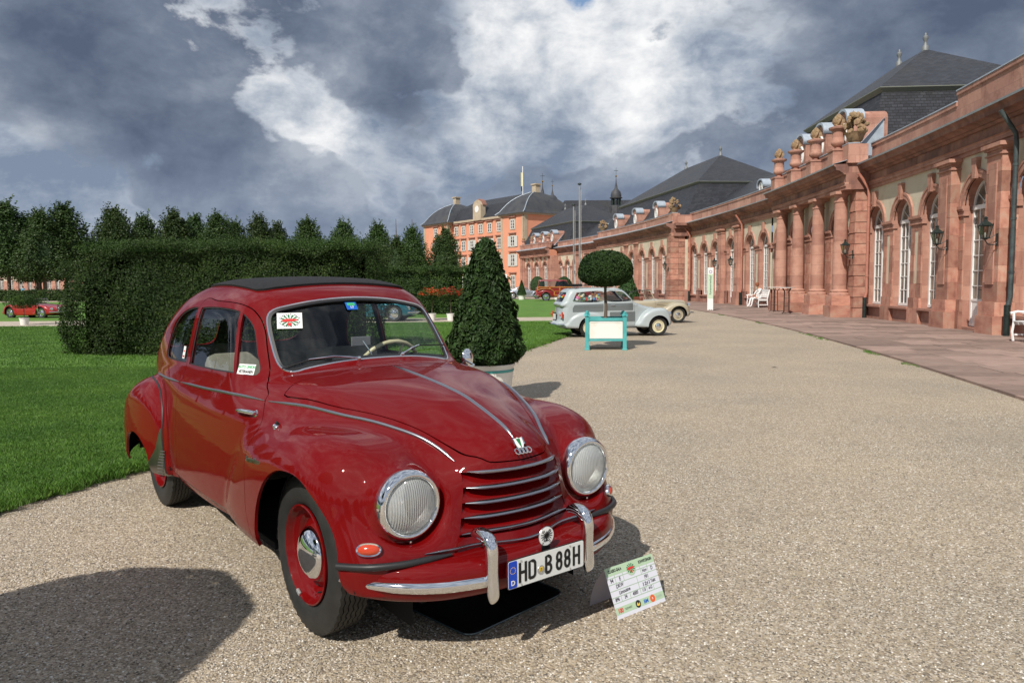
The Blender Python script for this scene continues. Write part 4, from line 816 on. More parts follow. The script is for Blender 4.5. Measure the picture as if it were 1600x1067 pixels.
def f_car(x, y, z):
    Y = np.abs(y); Y2 = Y * Y
    xb = x + .85 * Y2 * sst(x, -.4, .5) - .32 * Y2 * sst(-x, 2.3, 3.0)
    hull = smax_r(S_hull(xb, z + (.17 + 1.1 * sst(x, -.35, .55)) * Y2), (Y - W_hull(x) - B_z(z)) / Wn_hull(x), .17, 2.2)
    xf = x + .9 * np.maximum(Y - .46, 0) ** 2 * sst(x, 0, .4)
    ff = smax_r(smax_r(S_ff(xf, z), (Y - W_ff(x) + .10 * np.maximum(z - .5, 0) ** 2) / Wn_ff(x), .19, 2.1), .22 - Y, .1)
    rf = smax_r(smax_r(S_rf(x, z), (Y - W_rf(x) + .35 * np.maximum(z - .45, 0) ** 2 - .0 * z) / Wn_rf(x), .15, 2.1), .3 - Y, .05)
    xg = x + .42 * Y2 * sst(x, -1.9, -1.0) - .30 * Y2 * sst(-x, 2.0, 2.8)
    gh = smax_r(S_gh(xg, z + .10 * Y2), (Y - W_gh(x) + .20 * (z - 1.0) + .15 * (z - 1) ** 2) / Wn_gh(x), .19, 2.3)
    d = smin_k(hull, gh, .06)
    d = smin_k(d, ff, .12 - .07 * sst(-x, .6, 1.05))
    d = smin_k(d, rf, .03)
    rh = np.hypot(Y - .455, z - .604)                       # headlamp nacelle
    d = smin_k(d, np.maximum(np.maximum(rh - .132 - .10 * np.maximum(.40 - x, 0), x - .418), .0 - x), .05)
    cutr = np.maximum(rh - .150, .414 - x)
    h = np.clip(.5 - .5 * (cutr + d) / .03, 0, 1); return d + (-cutr - d) * h + .03 * h * (1 - h)
def f_grad(f, P, e=.006):
    x, y, z = P.T
    g = np.stack([f(x + e, y, z) - f(x - e, y, z), f(x, y + e, z) - f(x, y - e, z), f(x, y, z + e) - f(x, y, z - e)], 1) / (2 * e)
    return g
def surface_nets(f, lo, hi, h, newton=3):
    gx, gy, gz = [np.arange(a, b, h) for a, b in zip(lo, hi)]
    D = np.empty((len(gx), len(gy), len(gz)), np.float32)
    for i in range(0, len(gx), 24):
        X, Y, Z = np.meshgrid(gx[i:i + 24], gy, gz, indexing='ij'); D[i:i + 24] = f(X, Y, Z)
    Sg = D < 0
    c = [Sg[a:a - 1 or None, b:b - 1 or None, k:k - 1 or None] if 0 else Sg[a:Sg.shape[0] - 1 + a, b:Sg.shape[1] - 1 + b, k:Sg.shape[2] - 1 + k] for a in (0, 1) for b in (0, 1) for k in (0, 1)]
    cnt = sum(q.astype(np.int8) for q in c); act = (cnt > 0) & (cnt < 8)
    idx = np.full(act.shape, -1, np.int64); ii = np.argwhere(act); idx[act] = np.arange(len(ii))
    V = np.zeros((len(ii), 3)); n = np.zeros(len(ii)); i, j, k = ii.T
    for ax in range(3):
        for a in (0, 1):
            for b in (0, 1):
                o = [0, 0, 0]; oth = [q for q in range(3) if q != ax]; o[oth[0]] = a; o[oth[1]] = b; o2 = list(o); o2[ax] = 1
                d0 = D[i + o[0], j + o[1], k + o[2]]; d1 = D[i + o2[0], j + o2[1], k + o2[2]]; m = (d0 < 0) != (d1 < 0)
                t = np.where(m, d0 / np.where(m, d0 - d1, 1), 0)
                p = np.array(o, float)[None].repeat(len(ii), 0); p[:, ax] += t
                V += p * m[:, None]; n += m
    V = (ii + V / n[:, None]) * h + np.array([gx[0], gy[0], gz[0]])
    Q = []
    for ax in range(3):
        o1, o2 = [q for q in range(3) if q != ax]; sl0 = [slice(None)] * 3; sl1 = [slice(None)] * 3; sl0[ax] = slice(0, -1); sl1[ax] = slice(1, None)
        a = Sg[tuple(sl0)]; b = Sg[tuple(sl1)]; e = np.argwhere(a != b); e = e[(e[:, o1] > 0) & (e[:, o2] > 0) & (e[:, o1] < Sg.shape[o1] - 1) & (e[:, o2] < Sg.shape[o2] - 1)]
        s = a[tuple(e.T)]; q = []
        for da, db in ((-1, -1), (0, -1), (0, 0), (-1, 0)):
            t = e.copy(); t[:, o1] += da; t[:, o2] += db; q.append(idx[tuple(t.T)])
        q = np.stack(q, 1); flip = s if ax != 1 else ~s
        q[~flip] = q[~flip][:, ::-1]; Q.append(q)
    Q = np.concatenate(Q); Q = Q[(Q >= 0).all(1)]
    for _ in range(newton):
        g = f_grad(f, V); d = f(*V.T); st = (d / np.maximum((g * g).sum(1), .05))[:, None] * g
        ln = np.linalg.norm(st, axis=1, keepdims=True); V = V - st * np.minimum(1, h / np.maximum(ln, 1e-9))
    return V, Q
def normals_of(f, V):
    g = f_grad(f, V); return g / np.maximum(np.linalg.norm(g, axis=1, keepdims=True), 1e-9)
def clip(V, N, T, g):
    """split triangles along g = 0; returns (V,N,T) where g < 0 and where g > 0"""
    g = np.where(np.abs(g) < 1e-6, 1e-6, g); s = g < 0; st = s[T]; c = st.sum(1)
    newV = [V]; newN = [N]; Tin = [T[c == 3]]; Tout = [T[c == 0]]; base = len(V)
    M = T[(c == 1) | (c == 2)]
    if len(M):
        sm = s[M]; lone_in = sm.sum(1) == 1; lone = np.where(lone_in, sm.argmax(1), (~sm).argmax(1)); r = np.arange(len(M))
        a = M[r, lone]; b = M[r, (lone + 1) % 3]; c_ = M[r, (lone + 2) % 3]
        E = np.concatenate([np.stack([a, b], 1), np.stack([a, c_], 1)]); Es = np.sort(E, 1); U, inv = np.unique(Es, axis=0, return_inverse=True); inv = inv.ravel()
        t = (g[U[:, 0]] / (g[U[:, 0]] - g[U[:, 1]]))[:, None]
        newV.append(V[U[:, 0]] * (1 - t) + V[U[:, 1]] * t); nn = N[U[:, 0]] * (1 - t) + N[U[:, 1]] * t; newN.append(nn / np.maximum(np.linalg.norm(nn, axis=1, keepdims=True), 1e-9))
        ab = base + inv[:len(M)]; ac = base + inv[len(M):]
        t1 = np.stack([a, ab, ac], 1); t2 = np.concatenate([np.stack([ab, b, c_], 1), np.stack([ab, c_, ac], 1)]); l2 = np.concatenate([lone_in, lone_in])
        Tin += [t1[lone_in], t2[~l2]]; Tout += [t1[~lone_in], t2[l2]]
    V2 = np.concatenate(newV); N2 = np.concatenate(newN)
    def comp(T_):
        T_ = np.concatenate(T_); u, inv = np.unique(T_, return_inverse=True); return V2[u], N2[u], inv.reshape(-1, 3)
    return comp(Tin), comp(Tout)
def rim(V, N, T, depth):
    """close the open edges of a panel with a narrow inward return"""
    E = np.concatenate([T[:, [0, 1]], T[:, [1, 2]], T[:, [2, 0]]]); key = np.sort(E, 1); u, inv, c = np.unique(key, axis=0, return_inverse=True, return_counts=True); inv = inv.ravel()
    B = E[c[inv] == 1]
    if not len(B): return V, N, T
    k = len(V); bu, bi = np.unique(B, return_inverse=True); bi = bi.reshape(-1, 2); m = len(bu)
    P0 = V[bu]; P1 = P0 - N[bu] * depth
    nn = np.zeros((m, 3)); d = V[B[:, 1]] - V[B[:, 0]]; fn = np.cross(d, -N[B[:, 0]]); fn /= np.maximum(np.linalg.norm(fn, axis=1, keepdims=True), 1e-9)
    np.add.at(nn, bi[:, 0], -fn); np.add.at(nn, bi[:, 1], -fn); nn /= np.maximum(np.linalg.norm(nn, axis=1, keepdims=True), 1e-9)
    q1 = np.stack([k + bi[:, 1], k + bi[:, 0], k + m + bi[:, 0]], 1); q2 = np.stack([k + bi[:, 1], k + m + bi[:, 0], k + m + bi[:, 1]], 1)
    return np.concatenate([V, P0, P1]), np.concatenate([N, nn, nn]), np.concatenate([T, q1, q2])
def polyg(pts, n=6, closed=True, spline=True):
    P = crom(pts, n, closed) if spline else np.array(pts, float)
    return lambda X, Y: Poly2.sd(P, np.roll(P, -1, 0), X, Y)
def hit(ax, a, b, start, step, f=None, n=400):
    """march from start along axis ax until the body surface; a,b are the other two coordinates"""
    f = f or f_car; ts = start + step * np.arange(n); P = np.zeros((n, 3)); o = [i for i in range(3) if i != ax]; P[:, ax] = ts; P[:, o[0]] = a; P[:, o[1]] = b
    d = f(*P.T); i = int(np.argmax(d < 0))
    if d[i] >= 0 or i == 0: return None
    t = ts[i - 1] + step * d[i - 1] / (d[i - 1] - d[i]); p = P[i].copy(); p[ax] = t; return p
def side_pt(x, z, sgn=-1): p = hit(1, x, z, sgn * 1.2, -sgn * .006); return p
def front_pt(y, z): return hit(0, y, z, 1.0, -.006)
def top_pt(x, y): return hit(2, x, y, 1.8, -.006)
def nrm_at(p, f=None): return normals_of(f or f_car, np.array([p]))[0]
CAR_T = (-.298, 3.36, 0); CAR_R = R(37.9 - 90)
M_red = mat('red_paint', (.135, .0015, .002), .55, coat=.58, coat_rough=.012, spec=.06)
M_chrome = mat('chrome', (.82, .83, .85), .05, 1)
M_guard = noisy(mat('worn_steel', (.30, .28, .26), .34, 1), [(.22, .20, .18), (.34, .32, .29)], 8)
M_alu = mat('dull_trim', (.42, .43, .46), .28, 1)
M_rub = mat('black_rubber', (.018, .018, .02), .45)
M_dark = mat('dark_underside', (.006, .006, .007), .9)
M_tyre = noisy(mat('tyre_rubber', (.02, .02, .02), .62), [(.013, .013, .012), (.028, .027, .025)], 9, bump=.0006, bscale=120)
M_fabric = noisy(mat('roof_fabric', (.012, .012, .013), .85), [(.007, .007, .008), (.014, .014, .016)], 30, bump=.0008, bscale=350)
M_seat = noisy(mat('seat_cloth', (.3, .28, .24), .9), [(.20, .18, .15), (.32, .30, .25)], 12)
M_cream = mat('cream_plastic', (.62, .55, .36), .3)
M_white = mat('white_print', (.78, .78, .76), .4)
M_black = mat('black_print', (.01, .01, .01), .5)
M_inside = mat('dark_lining', (.02, .02, .022), .9)
def glass_mat(name, tint=(.75, .8, .78), a=.16, rough=.0):
    """thin pane: mostly clear, mirror-like at grazing angles"""
    m = bpy.data.materials.new(name); m.use_nodes = True; nt = m.node_tree; nt.nodes.clear()
    out = N_(m, 'ShaderNodeOutputMaterial'); mx = N_(m, 'ShaderNodeMixShader'); t = N_(m, 'ShaderNodeBsdfTransparent'); g = N_(m, 'ShaderNodeBsdfGlossy', i_Roughness=rough)
    t.inputs[0].default_value = (*tint, 1); ge = N_(m, 'ShaderNodeNewGeometry'); dt = N_(m, 'ShaderNodeVectorMath', operation='DOT_PRODUCT'); nt.links.new(ge.outputs['Incoming'], dt.inputs[0]); nt.links.new(ge.outputs['Normal'], dt.inputs[1])
    def mth(op, x, y): q = N_(m, 'ShaderNodeMath', operation=op); [nt.links.new(v_, q.inputs[i_]) if not isinstance(v_, (int, float)) else setattr(q.inputs[i_], 'default_value', v_) for i_, v_ in enumerate((x, y)) if v_ is not None]; return q.outputs[0]
    sch = mth('POWER', mth('SUBTRACT', 1.0, mth('ABSOLUTE', dt.outputs['Value'], None)), 5.0); sch = mth('MULTIPLY_ADD', sch, .9) if 0 else mth('MULTIPLY', sch, .9)
    ad = N_(m, 'ShaderNodeMath', operation='ADD', use_clamp=True); ad.inputs[1].default_value = .05 + a * .3; nt.links.new(sch, ad.inputs[0]); nt.links.new(ad.outputs[0], mx.inputs[0]); nt.links.new(t.outputs[0], mx.inputs[1]); nt.links.new(g.outputs[0], mx.inputs[2]); nt.links.new(mx.outputs[0], out.inputs[0]); return m
M_glass = glass_mat('car_glass', (.88, .92, .9), .06)
M_glassd = glass_mat('windscreen_glass', (.86, .9, .88), .04)
def two_sided(m, inner):
    """the lining seen from inside is its own colour"""
    nt = m.node_tree; out = [n for n in nt.nodes if n.type == 'OUTPUT_MATERIAL'][0]; src = out.inputs[0].links[0].from_socket
    ge = N_(m, 'ShaderNodeNewGeometry'); mx = N_(m, 'ShaderNodeMixShader'); d = N_(m, 'ShaderNodeBsdfDiffuse'); d.inputs[0].default_value = (*inner, 1)
    nt.links.new(ge.outputs['Backfacing'], mx.inputs[0]); nt.links.new(src, mx.inputs[1]); nt.links.new(d.outputs[0], mx.inputs[2]); nt.links.new(mx.outputs[0], out.inputs[0]); return m
two_sided(M_red, (.02, .02, .021)); two_sided(M_fabric, (.02, .02, .02))
def snap(p, off=0, f=None):
    f = f or f_car; p = np.array([p], float)
    for _ in range(4):
        g = f_grad(f, p); p = p - (f(*p.T) / (g * g).sum(1))[:, None] * g
    n = normals_of(f, p)[0]; return p[0] + n * off, n
def strip(pts, w, t, off=0, n=8, f=None, taper=True, closed=False):
    """half-round moulding laid along the body; returns MB"""
    P = crom(pts, n, closed); Q = []; Nn = []
    for p in P: q, m_ = snap(p, off, f); Q.append(q); Nn.append(m_)
    Q = np.array(Q); Nn = np.array(Nn); T_ = np.gradient(Q, axis=0) if not closed else np.roll(Q, -1, 0) - np.roll(Q, 1, 0)
    mb = MB(); k = len(Q); prof = [(-.5, -.3), (-.46, .35), (-.25, .85), (0, 1), (.25, .85), (.46, .35), (.5, -.3)]; vs = []
    for i in range(k):
        tt = T_[i] / max(1e-9, np.linalg.norm(T_[i])); b = np.cross(Nn[i], tt); b /= np.linalg.norm(b)
        s = 1 if not taper or closed else min(1, (.25 + min(i, k - 1 - i) / 4)); s = min(s, 1)
        for u, v in prof: vs.append(Q[i] + b * u * w * s + Nn[i] * v * t * s)
    m = len(prof); fs = []
    for i in range(k if closed else k - 1):
        for j in range(m - 1): a = i * m + j; c = ((i + 1) % k) * m + j; fs.append((a, a + 1, c + 1, c))
    if not closed: fs += [tuple(range(m))[::-1], tuple((k - 1) * m + j for j in range(m))]
    mb.add(vs, fs); return mb
def mir(pts): return [(x, -y, z) for x, y, z in pts]
def frame_of(p, n, up=(0, 0, 1)):
    """matrix with z along the surface normal, y as upward as it can be"""
    n = Vector(n); u = Vector(up); x = u.cross(n).normalized(); y = n.cross(x).normalized(); M = Matrix((x, y, n)).transposed().to_4x4(); M.translation = Vector(p); return M
car = empty('saloon_car', CAR_T, CAR_R, 'dark red 1950s two door saloon with black folding roof, parked on the gravel in front', 'car')
def panel(name, piece, depth=.012, m=M_red, off=0, mats=None):
    V, N, T = piece
    if off: V = V + N * off
    if depth: V, N, T = rim(V, N, T, depth)
    return link(name, np_mesh(name, V, T, m, True, N), car)
def build_car_body():
    V, Q = surface_nets(f_car, (-3.66, -.98, .16), (.72, .98, 1.56), .0125); N = normals_of(f_car, V)
    T = np.concatenate([Q[:, [0, 1, 2]], Q[:, [0, 2, 3]]]); body = (V, N, T)
    def cut(body, gf): g = gf(body[0]); return clip(*body, g)     # -> inside, outside
    ab = np.abs
    # drop the floor, then the wheel openings
    _, body = cut(body, lambda v: v[:, 2] - .262 - .03 * sst(v[:, 0], -1.6, -.2))
    fa = polyg([(-.36, .1), (-.355, .33), (-.325, .48), (-.24, .60), (-.12, .675), (.01, .695), (.12, .68), (.215, .62), (.285, .53), (.325, .44), (.342, .33), (.345, .1)], 5)
    ra = polyg([(-2.72, .1), (-2.715, .30), (-2.66, .42), (-2.57, .475), (-2.46, .49), (-2.36, .465), (-2.28, .40), (-2.245, .33), (-2.22, .26), (-2.2, .1)], 5)
    _, body = cut(body, lambda v: np.maximum(fa(v[:, 0], v[:, 2]), .5 - ab(v[:, 1])))
    _, body = cut(body, lambda v: np.maximum(ra(v[:, 0], v[:, 2]), .5 - ab(v[:, 1])))
    # windscreen
    half = [(0, 1.05), (.2, 1.043), (.36, 1.022), (.44, 1.006), (.478, 1.018), (.492, 1.06), (.490, 1.13), (.482, 1.21), (.468, 1.268), (.435, 1.302), (.36, 1.323), (.2, 1.349), (0, 1.36)]
    ws = half + [(-a, b) for a, b in half[-2:0:-1]]
    wg0 = polyg(ws, 4); wg = lambda v, o=0: np.maximum(np.maximum(wg0(v[:, 1], v[:, 2]) + o, -1.15 - v[:, 0]), v[:, 0] + .3)
    wscr, body = cut(body, lambda v: wg(v))
    rubber, glassp = cut(wscr, lambda v: -wg(v, .015))
    # side windows (both flanks)
    dw = polyg([(-1.74, 1.305), (-1.5, 1.313), (-1.244, 1.308), (-1.108, 1.292), (-1.02, 1.252), (-.955, 1.195), (-.883, 1.10), (-.825, 1.03), (-.812, .998), (-.84, .987), (-.978, .991), (-1.3, .983), (-1.722, .977), (-1.745, .99), (-1.748, 1.1), (-1.748, 1.29)], 5)
    qw = polyg([(-1.825, 1.305), (-1.95, 1.30), (-2.12, 1.265), (-2.24, 1.20), (-2.31, 1.10), (-2.335, 1.02), (-2.31, .985), (-2.2, .975), (-1.83, .98), (-1.815, 1.0), (-1.815, 1.29)], 5)
    fl = lambda g, v, o=0: np.maximum(g(v[:, 0], v[:, 2]) + o, .35 - ab(v[:, 1]))
    dwin, body = cut(body, lambda v: fl(dw, v)); qwin, body = cut(body, lambda v: fl(qw, v))
    # rear lights in the back of the cabin
    rw = polyg([(.12, 1.0), (.3, .985), (.45, 1.0), (.5, 1.08), (.45, 1.17), (.3, 1.2), (.14, 1.195), (.1, 1.1)], 5)
    rwin, body = cut(body, lambda v: np.maximum(rw(ab(v[:, 1]), v[:, 2]), v[:, 0] + 2.4))
    # roof opening with the folding top
    rf = polyg([(-1.085, 0), (-1.09, .2), (-1.105, .38), (-1.15, .435), (-1.22, .45), (-1.5, .455), (-2.0, .43), (-2.12, .38), (-2.16, .2), (-2.17, 0), (-2.16, -.2), (-2.12, -.38), (-2.0, -.43), (-1.5, -.455), (-1.22, -.45), (-1.15, -.435), (-1.105, -.38), (-1.09, -.2)], 5)
    top, body = cut(body, lambda v: np.maximum(rf(v[:, 0], v[:, 1]), 1.2 - v[:, 2]))
    # radiator opening
    gr = polyg([(0, .72), (.22, .722), (.238, .712), (.243, .65), (.252, .58), (.262, .52), (.274, .470), (.27, .455), (0, .452), (-.27, .455), (-.274, .470), (-.262, .52), (-.252, .58), (-.243, .65), (-.238, .712), (-.22, .722)], 3)
    _, body = cut(body, lambda v: np.maximum(gr(v[:, 1], v[:, 2]), .2 - v[:, 0]))
    # headlamp holes
    _, body = cut(body, lambda v: np.maximum(np.hypot(ab(v[:, 1]) - .455, v[:, 2] - .604) - .120, .2 - v[:, 0]))
    # bonnet
    hb = [(-.50, 0), (-.515, .40), (-.52, .5), (-.505, .545), (-.46, .567), (-.197, .482), (-.011, .388), (.163, .313), (.355, .238), (.442, .205), (.50, .165), (.60, .13), (.72, 0)]
    hbp = hb + [(a, -b) for a, b in hb[-2:0:-1]]; hbg0 = polyg(hbp, 3)
    hz = lambda v: smax_r(hbg0(v[:, 0], v[:, 1]), (.728 + .03 * ab(v[:, 1])) - v[:, 2], .03)
    bonnet, body = cut(body, lambda v: hz(v) + .0025); _, body = cut(body, lambda v: hz(v) - .0025)
    # doors
    dr = [(-1.785, 1.34), (-1.5, 1.345), (-1.23, 1.338), (-1.08, 1.318), (-.99, 1.272), (-.92, 1.205), (-.84, 1.10), (-.74, .98), (-.615, .925), (-.60, .90), (-.55, .84), (-.535, .79), (-.56, .73), (-.56, .69), (-.52, .65), (-.475, .60), (-.462, .52), (-.461, .44), (-.414, .34), (-.38, .2), (-1.0, .2), (-1.74, .2), (-1.765, .45), (-1.80, .68), (-1.82, .84), (-1.80, .96), (-1.785, 1.1)]
    drg = polyg(dr, 4)
    door, body = cut(body, lambda v: fl(drg, v, .002)); _, body = cut(body, lambda v: fl(drg, v, -.002))
    # rear wings along their seam
    rfm = polyg([(-2.62, .862), (-2.51, .848), (-2.35, .825), (-2.22, .765), (-2.135, .68), (-2.10, .60), (-2.085, .52), (-2.08, .44), (-2.065, .28), (-2.06, .1), (-3.7, .1), (-3.7, .60), (-3.4, .62), (-3.1, .72), (-2.85, .82)], 4)
    wing, body = cut(body, lambda v: np.maximum(fl(rfm, v, .0), .56 - ab(v[:, 1])))
    guard, wing = cut(wing, lambda v: polyg([(-2.095, .56), (-2.12, .50), (-2.145, .43), (-2.20, .37), (-2.245, .325), (-2.27, .30), (-2.23, .24), (-2.15, .262), (-2.0, .255), (-2.02, .45)], 3)(v[:, 0], v[:, 2]))
    half_ = lambda p, s: clip(*p, -p[0][:, 1] * s)[0]
    panel('body', body, .014)
    panel('bonnet', bonnet, .012)
    for s in (-1, 1):
        d = panel('door', half_(door, s), .02)
        g = half_(dwin, s); g = clip(*g, np.maximum(-(g[0][:, 2] - .96), .0) - .001)[0]
        # pane split by the vent-window post
        post = lambda v: (v[:, 0] + 1.105) - (1.295 - v[:, 2]) * .46
        ln, vt = clip(*g, post(g[0]) + .012); vt = clip(*vt, post(vt[0]) - .012)[1]
        for nm, pc in (('side_glass', ln), ('vent_glass', vt)):
            o = panel(nm, pc, 0, M_glass, -.012); o.parent = d
        V3, N3, T3 = clip(*clip(*g, post(g[0]) + .012)[1], post(clip(*g, post(g[0]) + .012)[1][0]) - .012)[0]
        o = panel('window_post', (V3, N3, T3), .014, M_red, -.002); o.parent = d
        panel('quarter_window', half_(qwin, s), 0, M_glass, -.014); panel('rear_window', half_(rwin, s), 0, M_glass, -.01)
        panel('rear_wing', half_(wing, s), .014); panel('gravel_guard', half_(guard, s), .01, M_guard, .004)
    panel('windscreen', glassp, 0, M_glassd, -.012)
    panel('windscreen_rubber', rubber, .012, M_rub, .002)
    panel('folding_roof', top, .03, M_fabric, .012)
    # chrome line round the windscreen, rubber round the side windows
    c3 = [(0, y, z) for y, z in crom(ws, 3, True)]; pr = []
    for _, y, z in c3:
        p = hit(0, y, z, -.3, -.006)
        if p is not None: pr.append(tuple(p))
    strip(pr, .011, .006, 0, 1, None, False, True).build('windscreen_trim', M_chrome, car, True)
    for g_, nm in ((0, 0),):
        for s in (-1, 1):
            for pl in ([(-1.74, 1.305), (-1.5, 1.313), (-1.244, 1.308), (-1.108, 1.292), (-1.02, 1.252), (-.955, 1.195), (-.883, 1.10), (-.825, 1.03), (-.812, .998), (-.84, .987), (-.978, .991), (-1.3, .983), (-1.722, .977), (-1.745, .99), (-1.748, 1.1), (-1.748, 1.29)],
                       [(-1.825, 1.305), (-1.95, 1.30), (-2.12, 1.265), (-2.24, 1.20), (-2.31, 1.10), (-2.335, 1.02), (-2.31, .985), (-2.2, .975), (-1.83, .98), (-1.815, 1.0), (-1.815, 1.29)]):
                q = [tuple(side_pt(a, b, s)) for a, b in crom(pl, 3, True)]
                strip(q, .014, .003, -.008, 1, None, False, True).build('window_seal', M_rub, car, True)
    return
build_car_body()
# ---- mouldings
belt = [(-2.52, -.654, .856), (-2.2, -.68, .858), (-1.84, -.69, .866)]
belt2 = [(-1.80, -.69, .868), (-1.3, -.69, .884), (-1.04, -.678, .893), (-.60, -.622, .893)]
belt3 = [(-.565, -.616, .893), (-.159, -.50, .884), (.036, -.412, .861), (.203, -.337, .831), (.326, -.278, .788), (.424, -.243, .735)]
for s in (-1, 1):
    for b in (belt, belt2, belt3): strip([(x, y * -s, z) for x, y, z in b], .016, .009, .0015, 8).build('side_moulding', M_alu, car, True)
    sm = [(-2.56, .69, .845), (-2.45, .70, .832), (-2.35, .705, .82), (-2.24, .712, .775), (-2.15, .722, .69), (-2.105, .735, .6), (-2.09, .742, .5), (-2.08, .742, .42), (-2.065, .735, .28)]
    strip([(x, y * s, z) for x, y, z in sm], .012, .004, .001, 6, None, False).build('wing_piping', M_rub, car, True)
strip([(-.5, 0, 1.012), (-.2, 0, .988), (.1, 0, .945), (.24, 0, .907), (.39, 0, .857), (.485, 0, .806)], .017, .008, 0, 8).build('bonnet_moulding', M_alu, car, True)
# ---- grille: slots between louvres, a bright bar on each
def fx(y, z): return (lambda p: p[0] if p is not None else .5)(hit(0, y, z, .8, -.004, None, 200))
def grille():
    zs = [.700, .642, .584, .527, .468]; hw = [.232, .236, .243, .252, .272]
    g = empty('grille'); g.parent = car
    for k in range(5):
        z0 = zs[k] + .018 if k == 0 else None
        # louvre below this bar
        zb = zs[k]; zn = zs[k + 1] if k < 4 else .45; ny, nz = 29, 9; vs = []; fs = []
        for i in range(ny):
            u = -1 + 2 * i / (ny - 1); 
            for j in range(nz):
                t = j / (nz - 1); z = zb - .006 - (zb - .006 - zn) * t; W = (hw[k] + (hw[min(k + 1, 4)] - hw[k]) * t) + .012
                y = u * W; e = max(0, 1 - abs(u) ** 9); d = .034 * e * (1 - float(sst(np.array(t), .28, .95))); d += .03 * e * max(0, .3 - t) / .3
                vs.append((fx(y, z) - d, y, z))
        for i in range(ny - 1):
            for j in range(nz - 1): a = i * nz + j; fs.append((a, a + 1, a + nz + 1, a + nz))
        MB().add(vs, fs).build('louvre', M_red, g, True, fixn=False)
        hb2 = hw[k] - (.010 if k == 0 else .002); pts = [(fx(y, zb) , y, zb) for y in np.linspace(-hb2, hb2, 15)]
        strip(pts, .016, .011, .003, 2).build('grille_bar', M_alu, g, True)
        # dark slot throat
        vs = [(fx(y, zb) - .05, y, zb + dz) for y in np.linspace(-hw[k] * .97, hw[k] * .97, 9) for dz in (.004, -.022)]
        MB().add(vs, [(2 * i, 2 * i + 1, 2 * i + 3, 2 * i + 2) for i in range(8)]).build('slot_throat', M_dark, g)
    ny = 29; vs = []
    for i in range(ny):      # head strip above the first bar
        u = -1 + 2 * i / (ny - 1)
        for z in (.726, .715, .698): vs.append((fx(u * .243, z) + (.0 if z > .7 else .001), u * .243, z))
    MB().add(vs, [(i * 3 + j, i * 3 + j + 1, i * 3 + j + 4, i * 3 + j + 3) for i in range(ny - 1) for j in range(2)]).build('grille_head', M_red, g, True, fixn=False)
grille()
yy = np.linspace(-.435, .435, 21)
strip([(fx(y, .43 - .012 * (1 - abs(y) / .44)), y, .43 - .012 * (1 - abs(y) / .44)) for y in yy], .014, .010, .002, 2).build('apron_bar', M_alu, car, True)
# ---- front bumper blade with rubber lip and bright strips
def bumper(front=True):
    out = [(.668, 0), (.665, .12), (.648, .26), (.607, .40), (.545, .505), (.455, .596), (.375, .65), (.315, .685)]
    if not front: out = [(-3.62, 0), (-3.61, .2), (-3.57, .4), (-3.48, .56), (-3.35, .66), (-3.2, .72)]
    C = crom([(a, -b) for a, b in out[:0:-1]] + out, 6); T_ = np.gradient(C, axis=0); T_ /= np.linalg.norm(T_, axis=1)[:, None]
    Nn = np.stack([T_[:, 1], -T_[:, 0]], 1); sg = np.sign((Nn[len(Nn) // 2] @ np.array([1 if front else -1, 0]))); Nn = Nn * sg
    prof = [(-.13, .412), (-.07, .410), (-.03, .402), (-.010, .385), (0, .355), (-.003, .318), (-.018, .283), (-.045, .262), (-.09, .255), (-.12, .26)]
    k = len(C); vs = []
    for i in range(k):
        s_ = min(1, min(i, k - 1 - i) / 8 + .55)
        for a, z in crom(prof, 3): vs.append((C[i, 0] + Nn[i, 0] * a, C[i, 1] + Nn[i, 1] * a, .36 + (z - .36) * s_))
    m = len(crom(prof, 3)); fs = [(i * m + j, i * m + j + 1, (i + 1) * m + j + 1, (i + 1) * m + j) for i in range(k - 1) for j in range(m - 1)]
    b = MB().add(vs, fs).build('bumper', M_red, car, 80)
    for s in (-1, 1):
        vs = []; sel = [i for i in range(k) if C[i, 1] * s > .250 and abs(C[i, 1]) < .688]; sel.sort(key=lambda i: abs(C[i, 1])); L_ = len(sel)
        for q, i in enumerate(sel):
            tp = 1 - .7 * (q / (L_ - 1)) ** 3; zc = .326 + .012 * (q / (L_ - 1)); hh = .0215 * tp
            for a, z in ((-.006, zc + hh), (.004, zc + hh * .9), (.010, zc + hh * .4), (.011, zc), (.009, zc - hh * .5), (.003, zc - hh * .95), (-.008, zc - hh)):
                vs.append((C[i, 0] + Nn[i, 0] * a, C[i, 1] + Nn[i, 1] * a, z))
        mb = MB().add(vs, [(i * 7 + j, i * 7 + j + 1, i * 7 + j + 8, i * 7 + j + 7) for i in range(L_ - 1) for j in range(6)] + [tuple(range(7)), tuple((L_ - 1) * 7 + j for j in range(7))])
        mb.build('bumper_strip', M_chrome, b, 80)
    if front:
        pts = crom([(.335, .705, .400), (.40, .66, .404), (.452, .612, .408), (.50, .52, .411), (.525, .43, .415), (.545, .34, .42)], 5)
        for s in (-1, 1): MB().tube([(x, y * s, z) for x, y, z in pts], [.0135] * (len(pts) - 6) + [.014, .012, .010, .008, .006, .005], 10).build('rubber_lip', M_rub, b, True)
    return b
bmp = bumper(); bumper(False)
